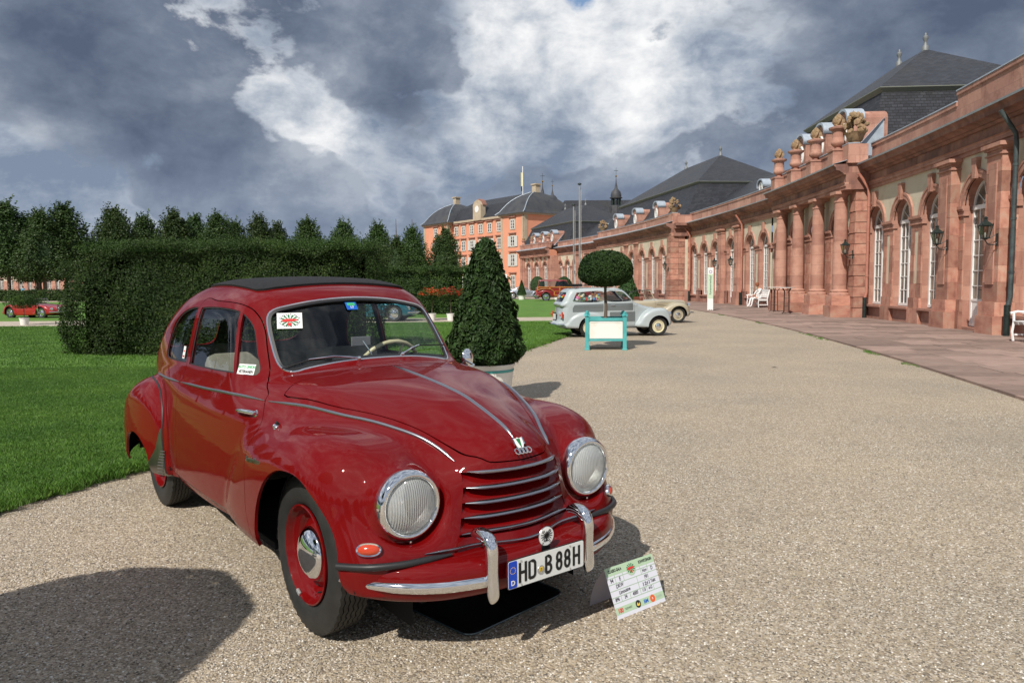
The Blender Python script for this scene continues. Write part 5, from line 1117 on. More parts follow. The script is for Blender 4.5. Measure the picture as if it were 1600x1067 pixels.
def overrider(s):
    P = [(.575, .482, .020, .014), (.600, .492, .024, .020), (.640, .490, .026, .024), (.668, .472, .0265, .026), (.680, .44, .0255, .024), (.682, .40, .024, .022), (.682, .35, .0235, .021), (.686, .30, .024, .021), (.688, .272, .022, .020), (.682, .252, .014, .012), (.676, .246, .004, .004)]
    P = crom([(p[0] - .018,) + p[1:] for p in P], 4); vs = []; k = len(P); n = 16
    T_ = np.gradient(P[:, :2], axis=0); T_ /= np.linalg.norm(T_, axis=1)[:, None]
    for (x, z, wy, wd), t in zip(P, T_):
        nx, nz = t[1], -t[0]
        if nx < 0 and abs(nx) > abs(nz): nx, nz = -nx, -nz
        for j in range(n):
            a = 2 * math.pi * j / n; cu = math.copysign(abs(math.cos(a)) ** .8, math.cos(a)); su = math.copysign(abs(math.sin(a)) ** .8, math.sin(a))
            vs.append((x + t[1] * su * wd, s * .243 + cu * wy, z - t[0] * su * wd))
    fs = [(i * n + j, i * n + (j + 1) % n, (i + 1) * n + (j + 1) % n, (i + 1) * n + j) for i in range(k - 1) for j in range(n)] + [tuple(range(n)), tuple((k - 1) * n + j for j in range(n))]
    MB().add(vs, fs).build('overrider', M_chrome, bmp, 70)
for s in (-1, 1): overrider(s)
# ---- number plate
M_plate = mat('plate_white', (.72, .74, .72), .35); M_eu = mat('plate_blue', (.008, .06, .5), .4); M_yel = mat('plate_yellow', (.8, .55, .05), .5)
M_org = mat('amber_lens', (.48, .045, .012), .12, coat=1, trans=.0); M_green = mat('badge_green', (.01, .16, .04), .3, coat=1)
M_silver = mat('silver_seal', (.5, .5, .5), .4, .6); M_redp = mat('red_print', (.6, .03, .03), .5)
def place(me, name, M, parent):
    o = bpy.data.objects.new(name, me); COL.objects.link(o); o.parent = parent; o.matrix_local = M; return o
def rrect(w, h, r, n=4):
    pts = []
    for cx_, cy_, a0 in ((w / 2 - r, h / 2 - r, 0), (-w / 2 + r, h / 2 - r, 90), (-w / 2 + r, -h / 2 + r, 180), (w / 2 - r, -h / 2 + r, 270)):
        for i in range(n + 1): a = R(a0 + 90 * i / n); pts.append((cx_ + r * math.cos(a), cy_ + r * math.sin(a)))
    return pts
PM = Matrix.Translation((.694, .0, .344)) @ Matrix(((0, 0, 1), (1, 0, 0), (0, 1, 0))).to_4x4()      # local x = car left, y = up, z = forward
pl = empty('number_plate'); pl.parent = car; pl.matrix_local = PM
PW = .388
MB().prism(rrect(PW, .112, .010), -.004, 0, 'z').build('plate_rim', M_black, pl)
MB().prism(rrect(PW - .006, .106, .008), -.001, .0012, 'z').build('plate_face', M_plate, pl)
MB().prism(rrect(.040, .102, .006), 0, .0022, 'z').build('blue_field', M_eu, pl, loc=(-PW / 2 + .024, 0, 0))
x = -PW / 2 + .049
wch = {'H': .0405, 'D': .0405, 'B': .038, '8': .036}
M_let = M_black
def glyph(ch, w, h=.077, t=.0122):
    """plate characters drawn as strokes"""
    L = []
    hw, hh = w / 2 - t / 2, h / 2 - t / 2
    def arc(cx_, cy_, rx, ry, a0, a1, n=8): return [(cx_ + rx * math.cos(R(a0 + (a1 - a0) * i / n)), cy_ + ry * math.sin(R(a0 + (a1 - a0) * i / n))) for i in range(n + 1)]
    if ch == 'H': L = [[(-hw, -hh - t / 2), (-hw, hh + t / 2)], [(hw, -hh - t / 2), (hw, hh + t / 2)], [(-hw, 0), (hw, 0)]]
    if ch == 'D': r = .014; L = [[(-hw, -hh), (-hw, hh), (hw - r, hh)] + arc(hw - r, hh - r, r, r, 90, 0) + arc(hw - r, -hh + r, r, r, 0, -90) + [(-hw, -hh)]]
    if ch == 'B': r = .0145; L = [[(-hw, -hh), (-hw, hh), (hw - r - .002, hh)] + arc(hw - r - .002, hh - r, r, r, 90, -60) + [(hw - r - .004, .001), (-hw, .001)], [(hw - r - .004, .001)] + arc(hw - r, -hh + r + .002, r, r + .002, 60, -90) + [(-hw, -hh)]]
    if ch == '8': r = hw; L = [arc(0, hh - r * .95, r * .92, r * .95, 0, 360, 18), arc(0, -hh + r * 1.1, r, r * 1.1, 0, 360, 18)]
    if ch == '8': L = [arc(0, hh - .0165, hw * .92, .0165, 0, 360, 18), arc(0, -hh + .018, hw, .018, 0, 360, 18)]
    mb = MB()
    for P in L: mb.tube([(a, b, 0) for a, b in P], t / 2, 6)
    mb.v = [(a, b, c * .25) for a, b, c in mb.v]
    return mb
def put(ch, xc): glyph(ch, wch[ch]).build('plate_letter', M_let, pl, True, loc=(xc, 0, .002))
xs_ = [-.121, -.074, -.003, .052, .0945, .143]
xs_ = [-.122, -.076, .006, .060, .103, .152]
for ch, xx in zip('HDB88H', xs_): put(ch, xx)
MB().lathe([(0, .004), (.0165, .004), (.0175, .002)], 24, (-.034, -.012, 0)).build('seal', M_silver, pl)
MB().prism([(-.008, .009), (.008, .009), (.008, -.004), (0, -.012), (-.008, -.004)], .0042, .0048, 'z').build('seal_shield', M_yel, pl, loc=(-.034, -.011, 0))
for q in (.004, -.001, -.006): MB().box((-.039, -.0118 + q, .0048), (-.029, -.0100 + q, .0052)).build('seal_lion', M_black, pl)
place(text_mesh('D', .026, M_white, 'country_letter', .0004, .0006), 'country_letter', Matrix.Translation((-PW / 2 + .024, -.032, .003)), pl)
for i in range(12):
    a = 2 * math.pi * i / 12; pts = []
    for k in range(10): r_ = .0022 if k % 2 == 0 else .001; pts.append((r_ * math.sin(math.pi * k / 5), r_ * math.cos(math.pi * k / 5)))
    MB().prism(pts, .002, .0028, 'z').build('star', M_yel, pl, loc=(-PW / 2 + .024 + .0125 * math.sin(a), .016 + .0125 * math.cos(a), 0))
for sx, sy in ((-.13, .045), (-.13, -.045), (.118, .045), (.118, -.045)): MB().lathe([(0, .004), (.003, .0035), (.004, .002)], 8, (sx, sy, 0)).build('plate_screw', M_chrome, pl)
# bracket and round enamel badge above the plate
bd = empty('enamel_badge'); bd.parent = car; bd.matrix_local = Matrix.Translation((.668, .018, .444)) @ Matrix(((0, 0, 1), (1, 0, 0), (0, 1, 0))).to_4x4()
MB().box((-.022, -.062, -.006), (.022, .0, -.003)).build('badge_bracket', M_alu, bd)
MB().lathe([(0, .003), (.036, .002), (.038, -.002), (0, -.003)], 32).build('badge_disc', M_white, bd, 40)
MB().tube([(.0375 * math.cos(2 * math.pi * i / 36), .0375 * math.sin(2 * math.pi * i / 36), 0) for i in range(36)], .0017, 6, True).build('badge_rim', M_alu, bd, True)
eg = MB()   # spread-winged bird
eg.prism([(-.003, .016), (0, .021), (.003, .019), (.006, .0185), (.0035, .016), (.0045, .008), (.006, 0), (.004, -.010), (.0025, -.014), (.005, -.021), (0, -.018), (-.005, -.021), (-.0025, -.014), (-.004, -.010), (-.006, 0), (-.0045, .008)], .003, .0036, 'z')
for s in (-1, 1):
    for k in range(6):
        a = R(62 - 24 * k); L_ = .026 - .0012 * abs(k - 2); w_ = .0016
        dx, dy = math.cos(a) * s, math.sin(a); eg.prism([(s * .002 - dy * w_, .004 + dx * w_ * s * s), (s * .002 + dx * L_ - dy * w_ * .9, .003 + dy * L_ + dx * w_ * .9), (s * .002 + dx * (L_ + .003), .003 + dy * (L_ + .003)), (s * .002 + dx * L_ + dy * w_ * .9, .003 + dy * L_ - dx * w_ * .9), (s * .002 + dy * w_, .004 - dx * w_)], .003, .0036, 'z')
    for q in (-1, 0, 1): eg.prism([(s * .003, -.012), (s * (.010 + .002 * q), -.017 - .002 * q), (s * (.009 + .002 * q), -.019 - .002 * q), (s * .001, -.014)], .003, .0036, 'z')
eg.build('bird_emblem', M_black, bd)
for ch, (a, b) in zip('ADAC', ((-.0185, .021), (.0185, .021), (-.0185, -.024), (.0185, -.024))): place(text_mesh(ch, .011, M_black, 'badge_letter', .0002, .0003), 'badge_letter', Matrix.Translation((a, b, .0028)), bd)
# ---- headlamps
M_refl = mat('reflector', (.95, .96, .95), .42, 1)
def flute(m):
    nt = m.node_tree; b = nt.nodes['Principled BSDF']; tc = N_(m, 'ShaderNodeTexCoord'); n = N_(m, 'ShaderNodeTexNoise', i_Scale=45.0, i_Detail=2.0); nt.links.new(tc.outputs['Object'], n.inputs['Vector'])
    bp = N_(m, 'ShaderNodeBump', i_Strength=.5, i_Distance=.004); nt.links.new(n.outputs[0], bp.inputs['Height']); nt.links.new(bp.outputs[0], b.inputs['Normal'])
flute(M_refl)
M_lens = bpy.data.materials.new('fluted_lens'); M_lens.use_nodes = True
def lens_mat(m):
    nt = m.node_tree; nt.nodes.clear(); out = N_(m, 'ShaderNodeOutputMaterial')
    tc = N_(m, 'ShaderNodeTexCoord'); wv = N_(m, 'ShaderNodeTexWave', i_Scale=34.0, i_Distortion=.0); wv.bands_direction = 'Y'; nt.links.new(tc.outputs['Object'], wv.inputs[0])
    bp = N_(m, 'ShaderNodeBump', i_Strength=.6, i_Distance=.003); nt.links.new(wv.outputs[0], bp.inputs['Height'])
    tr = N_(m, 'ShaderNodeBsdfTransparent'); rp_ = ramp(m, [(.2, (.60, .64, .63)), (.8, (.98, .99, .98))]); nt.links.new(wv.outputs[0], rp_.inputs[0]); nt.links.new(rp_.outputs[0], tr.inputs[0])
    gl = N_(m, 'ShaderNodeBsdfGlossy', i_Roughness=.05); d2 = N_(m, 'ShaderNodeBsdfDiffuse'); d2.inputs[0].default_value = (.86, .88, .86, 1)
    for q in (gl, d2): nt.links.new(bp.outputs[0], q.inputs['Normal'])
    m1 = N_(m, 'ShaderNodeMixShader'); m1.inputs[0].default_value = .34; m2 = N_(m, 'ShaderNodeMixShader'); m2.inputs[0].default_value = .14
    nt.links.new(tr.outputs[0], m1.inputs[1]); nt.links.new(d2.outputs[0], m1.inputs[2]); nt.links.new(m1.outputs[0], m2.inputs[1]); nt.links.new(gl.outputs[0], m2.inputs[2]); nt.links.new(m2.outputs[0], out.inputs[0])
lens_mat(M_lens)
for s in (-1, 1):
    hl = empty('headlight', (.014, s * .455, .604)); hl.parent = car
    xb_ = .0
    MB().lathe([(.1215, .36), (.130, .385), (.1335, .408), (.132, .424), (.126, .437), (.117, .443), (.110, .440), (.107, .430), (.106, .40)], 56, (xb_, 0, 0), 'x').build('headlight_ring', M_chrome, hl, 60)
    MB().lathe([(.108, .424), (.10, .434), (.085, .445), (.06, .455), (.03, .460), (0, .4615)], 48, (xb_, 0, 0), 'x').build('headlight_lens', M_lens, hl, 60)
    MB().lathe([(.107, .425), (.10, .39), (.085, .355), (.06, .328), (.03, .313), (0, .309)], 40, (xb_, 0, 0), 'x').build('reflector', M_refl, hl, 60)
    MB().lathe([(0, .36), (.012, .357), (.014, .345), (.012, .312)], 16, (xb_, 0, 0), 'x').build('bulb_cap', M_chrome, hl, 60)
    MB().lathe([(.1215, .25), (.1215, .40)], 40, (xb_, 0, 0), 'x').build('headlight_bowl', M_rub, hl, 60)
    MB().lathe([(0, .008), (.005, .007), (.007, 0), (.006, -.02)], 10, (.42, 0, -.142), 'x').build('ring_screw', M_chrome, hl, 60)
    # amber indicator
    p, n = snap((.412, s * .613, .462)); M_ = frame_of(p + n * .004, n)
    il = empty('indicator'); il.parent = car; il.matrix_local = M_
    mb = MB(); ov = [(math.cos(t), math.sin(t)) for t in np.linspace(0, 2 * math.pi, 33)[:-1]]
    def oval(w, h, z): return [(w * (abs(c) ** .85) * (1 if c > 0 else -1), h * (abs(d) ** .9) * (1 if d > 0 else -1), z) for c, d in ov]
    rings = [oval(.048, .026, -.012), oval(.049, .027, .004), oval(.046, .024, .009), oval(.040, .019, .008)]
    mb.add([p_ for r_ in rings for p_ in r_], [(i * 32 + j, i * 32 + (j + 1) % 32, (i + 1) * 32 + (j + 1) % 32, (i + 1) * 32 + j) for i in range(3) for j in range(32)]).build('indicator_rim', M_chrome, il, 60)
    rings = [oval(.0405, .0195, .007), oval(.034, .015, .014), oval(.02, .009, .018), oval(.004, .002, .019)]
    MB().add([p_ for r_ in rings for p_ in r_], [(i * 32 + j, i * 32 + (j + 1) % 32, (i + 1) * 32 + (j + 1) % 32, (i + 1) * 32 + j) for i in range(3) for j in range(32)] + [tuple(96 + j for j in range(32))]).build('indicator_lens', M_org, il, 60)
    # tail lamp
    p, n = snap((-3.28, s * .62, .50)); MB().lathe([(0, -.05), (.034, -.042), (.04, -.02), (.04, .03)], 20, (0, 0, 0), 'x').build('tail_lamp', M_org, car, 60, loc=(p[0] - .0, p[1] + s * .03, p[2]))
    # small chrome lamp on the wing
    p, n = snap((-.361, s * .658, .806)); wl = empty('wing_lamp'); wl.parent = car; wl.matrix_local = frame_of(p, n)
    MB().lathe([(.016, -.004), (.016, .002), (.010, .005), (.009, .012), (.006, .017), (0, .018)], 16).build('lamp_base', M_chrome, wl, 60)
    MB().lathe([(.006, -.008), (.007, .002), (.005, .010), (0, .013)], 10, (0, .016, .008)).build('lamp_bulb', M_black, wl, 60)
    # door handle
    p0, n0 = snap((-.80, s * .687, .828)); p1, n1 = snap((-.60, s * .66, .836))
    dh = empty('door_handle'); dh.parent = car
    pts = [p0 + (p1 - p0) * t + (n0 + n1) / 2 * (.012 + .016 * math.sin(math.pi * min(1, t * 1.1)) + 0) for t in np.linspace(0, 1, 12)]
    MB().tube(pts, [.003, .005, .007, .008, .009, .009, .010, .010, .011, .011, .0105, .006], 10).build('handle_grip', M_chrome, dh, True)
    MB().lathe([(.017, -.004), (.017, .003), (.012, .006), (.010, .02)], 18).xf(frame_of(p1 - (p1 - p0) * .06, n1)).build('handle_boss', M_chrome, dh, 50)
    # script on the wing
    p, n = snap((-.37, s * .757, .672)); n = np.array([0, s * 1.0, .12]); sc_ = text_mesh('Sonderklasse', .034, M_alu, 'wing_script', .0018, .0004)
    for v in sc_.vertices: v.co.x += v.co.y * .35
    M_ = frame_of(p + n * .003, n); place(sc_, 'wing_script', M_ @ Matrix.Rotation(R(4), 4, 'Z') if s < 0 else M_, car)
# fish-scale ribs on the gravel guards
for s in (-1, 1):
    for k in range(9):
        z = .42 - .018 * k; xx = -2.10 - .006 * k; q = [snap((xx - .0 + t * (.045 + .002 * k), s * .745, z - .004), .006)[0] for t in (0, .5, 1)]
        MB().tube(q, .0035, 6).build('guard_rib', M_guard, car, True)
# ---- bonnet badge: shield above four rings
p, n = snap((.515, 0, .776)); M_ = frame_of(p + n * .006, n); hb_ = empty('bonnet_badge'); hb_.parent = car; hb_.matrix_local = M_ @ Matrix.Translation((0, .004, .006))
MB().prism([(-.021, .024), (-.008, .021), (0, .026), (.008, .021), (.021, .024), (.019, -.006), (.010, -.022), (0, -.030), (-.010, -.022), (-.019, -.006)], -.004, .004, 'z').build('shield', M_white, hb_, bevel=.001)
MB().prism([(-.010, .019), (.010, .019), (.001, -.024), (-.001, -.024)], .004, .0052, 'z').build('shield_wedge', M_green, hb_)
for sg in (-1, 1): MB().box((sg * .023 - .002, -.008, -.004), (sg * .023 + .002, .026, .005)).build('shield_edge', M_chrome, hb_)
for i in range(4):
    MB().tube([((i - 1.5) * .0185 + .0125 * math.cos(2 * math.pi * k / 20), -.036 + .0125 * math.sin(2 * math.pi * k / 20), .004) for k in range(20)], .0026, 6, True).build('badge_ring', M_chrome, hb_, True)
# ---- wheels
def make_wheel():
    w = empty('wheel')
    n = 180; prof = [(.196, .045), (.205, .056), (.225, .066), (.255, .0735), (.283, .072), (.303, .065), (.316, .0585)]
    tread = []
    for k in range(6):
        y0 = .0555 - k * .0185 if k < 6 else 0
        tread += [(.0555 - k * .0205, .3285 - .0012 * (k - 2.5) ** 2 / 3, 0), (.0555 - k * .0205 - .0155, .3285 - .0012 * (k - 1.8) ** 2 / 3, 0)] if k < 6 else []
        if k < 5: tread += [(.0555 - k * .0205 - .0165, .3205, 1), (.0555 - k * .0205 - .0195, .3205, 1)]
    vs = []; P = [(r, y, 0) for r, y in prof] + [(r, y, 1) for y, r, _ in tread] + [(r, -y, 0) for r, y in prof[::-1]]; m = len(P)
    for i in range(n):
        a = 2 * math.pi * i / n; z = (abs((i * .5) % 2 - 1) - .5) * .0075
        for r, y, tr in P: yy_ = y + z * tr; vs.append((r * math.cos(a), -yy_, r * math.sin(a)))
    MB().add(vs, [(i * m + j, ((i + 1) % n) * m + j, ((i + 1) % n) * m + j + 1, i * m + j + 1) for i in range(n) for j in range(m - 1)]).build('tyre', M_tyre, w, 35, rot=(0, 0, 0))
    rim_ = [(.205, -.060), (.206, -.068), (.200, -.070), (.195, -.062), (.190, -.045), (.183, -.036), (.172, -.030), (.166, -.026), (.160, -.012), (.152, -.004), (.138, -.012), (.122, -.030), (.110, -.034), (.09, -.033), (0, -.033)]
    MB().lathe(rim_, 64, (0, 0, 0), 'y').build('rim', M_red, w, 50)
    MB().lathe([(.112, -.033), (.112, -.040), (.108, -.048), (.095, -.060), (.075, -.071), (.05, -.079), (.025, -.083), (0, -.084)], 56, (0, 0, 0), 'y').build('hubcap', M_chrome, w, 60)
    MB().lathe([(.19, .0), (.19, .04), (0, .05)], 32, (0, 0, 0), 'y').build('brake_drum', M_dark, w, 50)
    a = R(-112); MB().box((-.016, -.074, -.008), (.016, -.062, .008)).build('balance_weight', M_silver, w, bevel=.003, loc=(.196 * math.cos(a), 0, .196 * math.sin(a)), rot=(0, R(90) - a - R(180), 0))
    a = R(-60); MB().tube([(.165 * math.cos(a), -.02, .165 * math.sin(a)), (.16 * math.cos(a), -.05, .16 * math.sin(a))], .004, 8).build('valve', M_rub, w)
    return w
wh = make_wheel(); wh.parent = car; wh.location = (-.055, -.604, .325)
for x_, y_, rz in ((-.055, .604, math.pi), (-2.40, -.635, 0), (-2.40, .635, math.pi)):
    w2 = copy_tree(wh, car); w2.location = (x_, y_, .325); w2.rotation_euler = (0, .9 if x_ < -1 else .4, rz)
# ---- dark wheel housings, floor, chassis
for x_, xr in ((0, .385), (-2.45, .42)):
    for s in (-1, 1):
        MB().lathe([(xr, .36), (xr, .72 if x_ else .665)], 40, (x_, 0, .30), 'y', 0, math.pi).xf(Matrix.Scale(s, 4, (0, 1, 0))).build('wheel_housing', M_dark, car, fixn=False)
        MB().add([(x_ - xr, s * .42, .1), (x_ + xr, s * .42, .1), (x_ + xr, s * .42, .66), (x_ - xr, s * .42, .66)], [(0, 1, 2, 3)]).build('wheel_housing', M_dark, car)
MB().box((-2.0, -.66, .24), (-.42, .66, .27)).build('floor_pan', M_dark, car)
MB().box((-3.3, -.42, .22), (.45, .42, .25)).build('floor_pan', M_dark, car)
MB().box((-.45, -.5, .30), (-.42, .5, .88)).build('bulkhead', M_dark, car)
for x_ in (0, -2.35): MB().tube([(x_, -.56, .30), (x_, .56, .30)], .035, 10).build('axle', M_dark, car)
# ---- cabin
MB().prism([(-.76, .985), (-.78, 1.0), (-.86, 1.0), (-.95, .97), (-.97, .90), (-.9, .8), (-.7, .8), (-.68, .9)], -.50, .50, 'y').build('dashboard', M_inside, car, bevel=.012)
def seat(name, x_, y0, y1, h):
    st = empty(name); st.parent = car
    MB().box((x_, y0, .36), (x_ + .5, y1, .56)).build('seat_cushion', M_seat, st, True, bevel=.05)
    mb = MB().box((-.07, y0, 0), (.07, y1, h)); mb.xf(Matrix.Translation((x_ - .02, 0, .48)) @ Matrix.Rotation(R(-14), 4, 'Y')); mb.build('seat_back', M_seat, st, True, bevel=.055)
seat('front_seat', -1.62, -.56, -.03, .56); seat('front_seat', -1.62, .03, .56, .56); seat('rear_seat', -2.42, -.56, .56, .56)
MB().box((-3.0, -.5, .96), (-2.5, .5, .98)).build('parcel_shelf', M_inside, car)
sw = empty('steering_wheel', (-1.06, .27, .93)); sw.parent = car; sw.rotation_euler = (0, R(-62), 0)
MB().tube([(.195 * math.cos(2 * math.pi * k / 44), .195 * math.sin(2 * math.pi * k / 44), .0) for k in range(44)], [.0115 + .0016 * (k % 2) for k in range(44)], 10, True).build('wheel_rim', M_cream, sw, True)
for a in (20, 160, 270): MB().tube([(0, 0, -.03), (.10 * math.cos(R(a)), .10 * math.sin(R(a)), -.02), (.19 * math.cos(R(a)), .19 * math.sin(R(a)), 0)], .006, 6).build('spoke', M_cream, sw, True)
MB().lathe([(0, .0), (.03, -.008), (.035, -.03), (.02, -.04), (.018, -.35)], 16, (0, 0, -.0)).build('hub', M_cream, sw, True)
im = empty('rear_view_mirror', (-.80, -.022, 1.128)); im.parent = car
MB().box((-.008, -.056, -.025), (.002, .056, .025)).build('mirror_back', mat('mirror_grey', (.17, .17, .19), .35), im, bevel=.003)
MB().tube([(.0, .01, .0), (.02, .03, -.04), (.04, .04, -.075)], .004, 8).build('mirror_stem', M_chrome, im, True)
# ---- wipers
for a, b, c_ in (((-.645, -.115, 1.045), (-.70, -.36, 1.055), (-.72, -.49, 1.025)), ((-.66, .14, 1.045), (-.715, .27, 1.085), (-.775, .49, 1.085))):
    wp = empty('wiper'); wp.parent = car
    pa, na = snap(a, .012); pb, nb = snap(b, .016); pc, nc = snap(c_, .014); pm, nm = snap(((np.array(a) + b) / 2), .030)
    MB().lathe([(.011, -.01), (.011, .008), (.006, .013), (0, .014)], 12).xf(frame_of(pa - na * .006, na)).build('wiper_pivot', M_chrome, wp, 50)
    MB().tube([pa, pm, pb + nb * .006], [.005, .004, .003], 8).build('wiper_arm', M_chrome, wp, True)
    q0 = pb + (pa - pb) * .45; q0, _ = snap(q0, .010); MB().tube([q0, pb, pc], .0042, 6).build('wiper_blade', M_black, wp, True)
# ---- door mirror on the far side
p, n = snap((-.72, .62, .96)); dm = empty('door_mirror'); dm.parent = car; C_ = Vector((-.985, .79, .965))
MB().tube([Vector(p), Vector(p) + Vector((-.02, .07, .015)), C_ + Vector((.02, -.02, -.01))], .006, 8).build('mirror_arm', M_chrome, dm, True)
MB().lathe([(.001, .028), (.02, .026), (.04, .018), (.054, .004), (.056, -.004), (.050, -.006), (0, -.007)], 28, (0, 0, 0), 'x').xf(Matrix.Translation(C_) @ Matrix.Rotation(R(15), 4, 'Z') @ Matrix.Diagonal((1, .9, 1.12, 1))).build('mirror_head', M_chrome, dm, 60)
# ---- stickers behind the glass
def sticker(p, w, h, m, name, off=-.006, tilt=0, parent=None):
    q, n = snap(p, off); M_ = frame_of(q, n) @ Matrix.Rotation(R(tilt), 4, 'Z'); e = empty(name); e.parent = parent or car; e.matrix_local = M_
    MB().box((-w / 2, -h / 2, -.0006), (w / 2, h / 2, .0)).build('sticker_sheet', m, e); return e
st = sticker((-.895, -.375, 1.245), .125, .098, M_white, 'rally_sticker', -.004, 0)
def roundel(e, r, z=.0008, sc=1):
    for k in range(12): a = 2 * math.pi * k / 12; a2 = a + math.pi / 12; MB().prism([(0, 0), (r * 1.25 * math.cos(a), r * math.sin(a)), (r * 1.25 * math.cos(a2), r * math.sin(a2))], z, z + .0003, 'z').build('roundel_ray', M_green, e)
    MB().prism([(-r * 1.1, .08 * r), (-r * .5, .3 * r), (r * .9, .25 * r), (r * 1.1, .0), (r * .5, -.15 * r), (-r * .9, -.25 * r)], z + .0005, z + .0009, 'z').build('roundel_car', M_redp, e)
    MB().prism([(-r * .28, -r * .4), (r * .28, -r * .4), (r * .22, -r * .9), (-r * .22, -r * .9)], z + .0005, z + .0009, 'z').build('roundel_tab', M_redp, e)
roundel(st, .036)
for k, ch in enumerate('CLASSIC GALA'):
    a = R(160 - 140 * k / 11); place(text_mesh(ch, .011, M_black, 'sticker_letter', .0002, .0003), 'sticker_letter', Matrix.Translation((.050 * math.cos(a), .002 + .038 * math.sin(a), .001)) @ Matrix.Rotation(a - R(90), 4, 'Z'), st)
for k, ch in enumerate('SCHWETZINGEN'):
    a = R(200 + 140 * k / 11); place(text_mesh(ch, .010, M_black, 'sticker_letter', .0002, .0003), 'sticker_letter', Matrix.Translation((.052 * math.cos(a), .002 + .040 * math.sin(a), .001)) @ Matrix.Rotation(a + R(90), 4, 'Z'), st)
M_blues = mat('sticker_blue', (.01, .11, .5), .4); M_greens = mat('sticker_green', (.05, .4, .16), .4)
s2 = sticker((-.895, -.035, 1.30), .062, .052, M_blues, 'toll_sticker', -.004)
MB().box((-.022, .002, .0004), (.022, .022, .0008)).build('sticker_patch', M_greens, s2); place(text_mesh('17', .022, M_white, 'sticker_number', .0002, .0004), 'sticker_number', Matrix.Translation((0, -.010, .0006)), s2)
s3 = sticker((-.90, -.60, 1.012), .115, .054, M_white, 'club_sticker', -.006)
for t_, y_, m_ in (('AUTO UNION', .012, M_greens), ('VETERANEN', -.013, M_black)): place(text_mesh(t_, .021, m_, 'sticker_text', .0002, .0006, .85), 'sticker_text', Matrix.Translation((0, y_, .0008)), s3)
s4 = sticker((-1.92, -.62, 1.03), .045, .075, M_white, 'paper_tag', -.008)
MB().box((-.015, -.03, .0004), (.015, -.018, .0008)).build('tag_print', M_redp, s4); MB().box((-.012, .004, .0004), (.012, .012, .0008)).build('tag_print', M_redp, s4)
# ================================================================== planting
def leaf_mat(name, cols, rough=.42, transl=.25, spec=.4):
    m = bpy.data.materials.new(name); m.use_nodes = True; nt = m.node_tree; b = nt.nodes['Principled BSDF']; L = nt.links.new
    ge = N_(m, 'ShaderNodeNewGeometry'); oi = N_(m, 'ShaderNodeObjectInfo'); ad = N_(m, 'ShaderNodeMath', operation='ADD'); L(ge.outputs['Random Per Island'], ad.inputs[0]); L(oi.outputs['Random'], ad.inputs[1]); fr = N_(m, 'ShaderNodeMath', operation='FRACT'); L(ad.outputs[0], fr.inputs[0])
    r = ramp(m, [(i / (len(cols) - 1), c) for i, c in enumerate(cols)]); L(fr.outputs[0], r.inputs[0])
    n = N_(m, 'ShaderNodeTexNoise', i_Scale=1.1, i_Detail=3.0); L(ge.outputs['Position'], n.inputs['Vector']); r2 = ramp(m, [(.35, (.75, .8, .75)), (.65, (1.2, 1.15, 1.05))]); L(n.outputs[0], r2.inputs[0]); hv = N_(m, 'ShaderNodeHueSaturation'); mrv = N_(m, 'ShaderNodeMapRange'); mrv.inputs[3].default_value = .78; mrv.inputs[4].default_value = 1.28; L(oi.outputs['Random'], mrv.inputs[0]); L(mrv.outputs[0], hv.inputs['Value']); mrh = N_(m, 'ShaderNodeMapRange'); mrh.inputs[3].default_value = .485; mrh.inputs[4].default_value = .505; L(oi.outputs['Random'], mrh.inputs[0]); L(mrh.outputs[0], hv.inputs['Hue']); L(r.outputs[0], hv.inputs['Color'])
    mu = N_(m, 'ShaderNodeMix', data_type='RGBA', blend_type='MULTIPLY'); mu.inputs[0].default_value = 1; L(hv.outputs[0], mu.inputs[6]); L(r2.outputs[0], mu.inputs[7]); L(mu.outputs[2], b.inputs['Base Color'])
    b.inputs['Roughness'].default_value = rough; b.inputs['Specular IOR Level'].default_value = spec
    if transl:
        t = N_(m, 'ShaderNodeBsdfTranslucent'); L(mu.outputs[2], t.inputs[0]); mx = N_(m, 'ShaderNodeMixShader'); mx.inputs[0].default_value = transl; out = [q for q in nt.nodes if q.type == 'OUTPUT_MATERIAL'][0]; L(b.outputs[0], mx.inputs[1]); L(t.outputs[0], mx.inputs[2]); L(mx.outputs[0], out.inputs[0])
    return m
M_bay = leaf_mat('bay_leaf', [(.014, .036, .010), (.026, .060, .017), (.046, .096, .027), (.021, .050, .015)], .55, .12, .2)
M_hedge = leaf_mat('hedge_leaf', [(.020, .044, .011), (.037, .074, .017), (.064, .114, .026)], .55, .25, .25)
M_linden = leaf_mat('linden_leaf', [(.022, .050, .012), (.040, .082, .018), (.060, .105, .022)], .5, .28)
M_flower = leaf_mat('red_blossom', [(.38, .035, .012), (.52, .075, .02), (.42, .02, .015)], .5, .3)
M_core = noisy(mat('light_block_core', (.02, .045, .012), .9), [(.012, .028, .008), (.028, .058, .016)], 9, bump=.05, bscale=12)  # dark green for the solid cores added inside foliage to block light
M_bark = noisy(mat('bark', (.12, .09, .065), .9), [(.08, .06, .045), (.17, .135, .10)], 8, bump=.01, bscale=30, stretch=(1, 1, .3))
M_pot = noisy(mat('white_tub', (.72, .71, .66), .6), [(.72, .71, .66), (.84, .83, .79)], 3, 7, bump=.002, bscale=40, stretch=(1, 1, .3)); M_teal = noisy(mat('turquoise_paint', (.07, .36, .36), .5), [(.055, .30, .30), (.09, .40, .40)], 5)
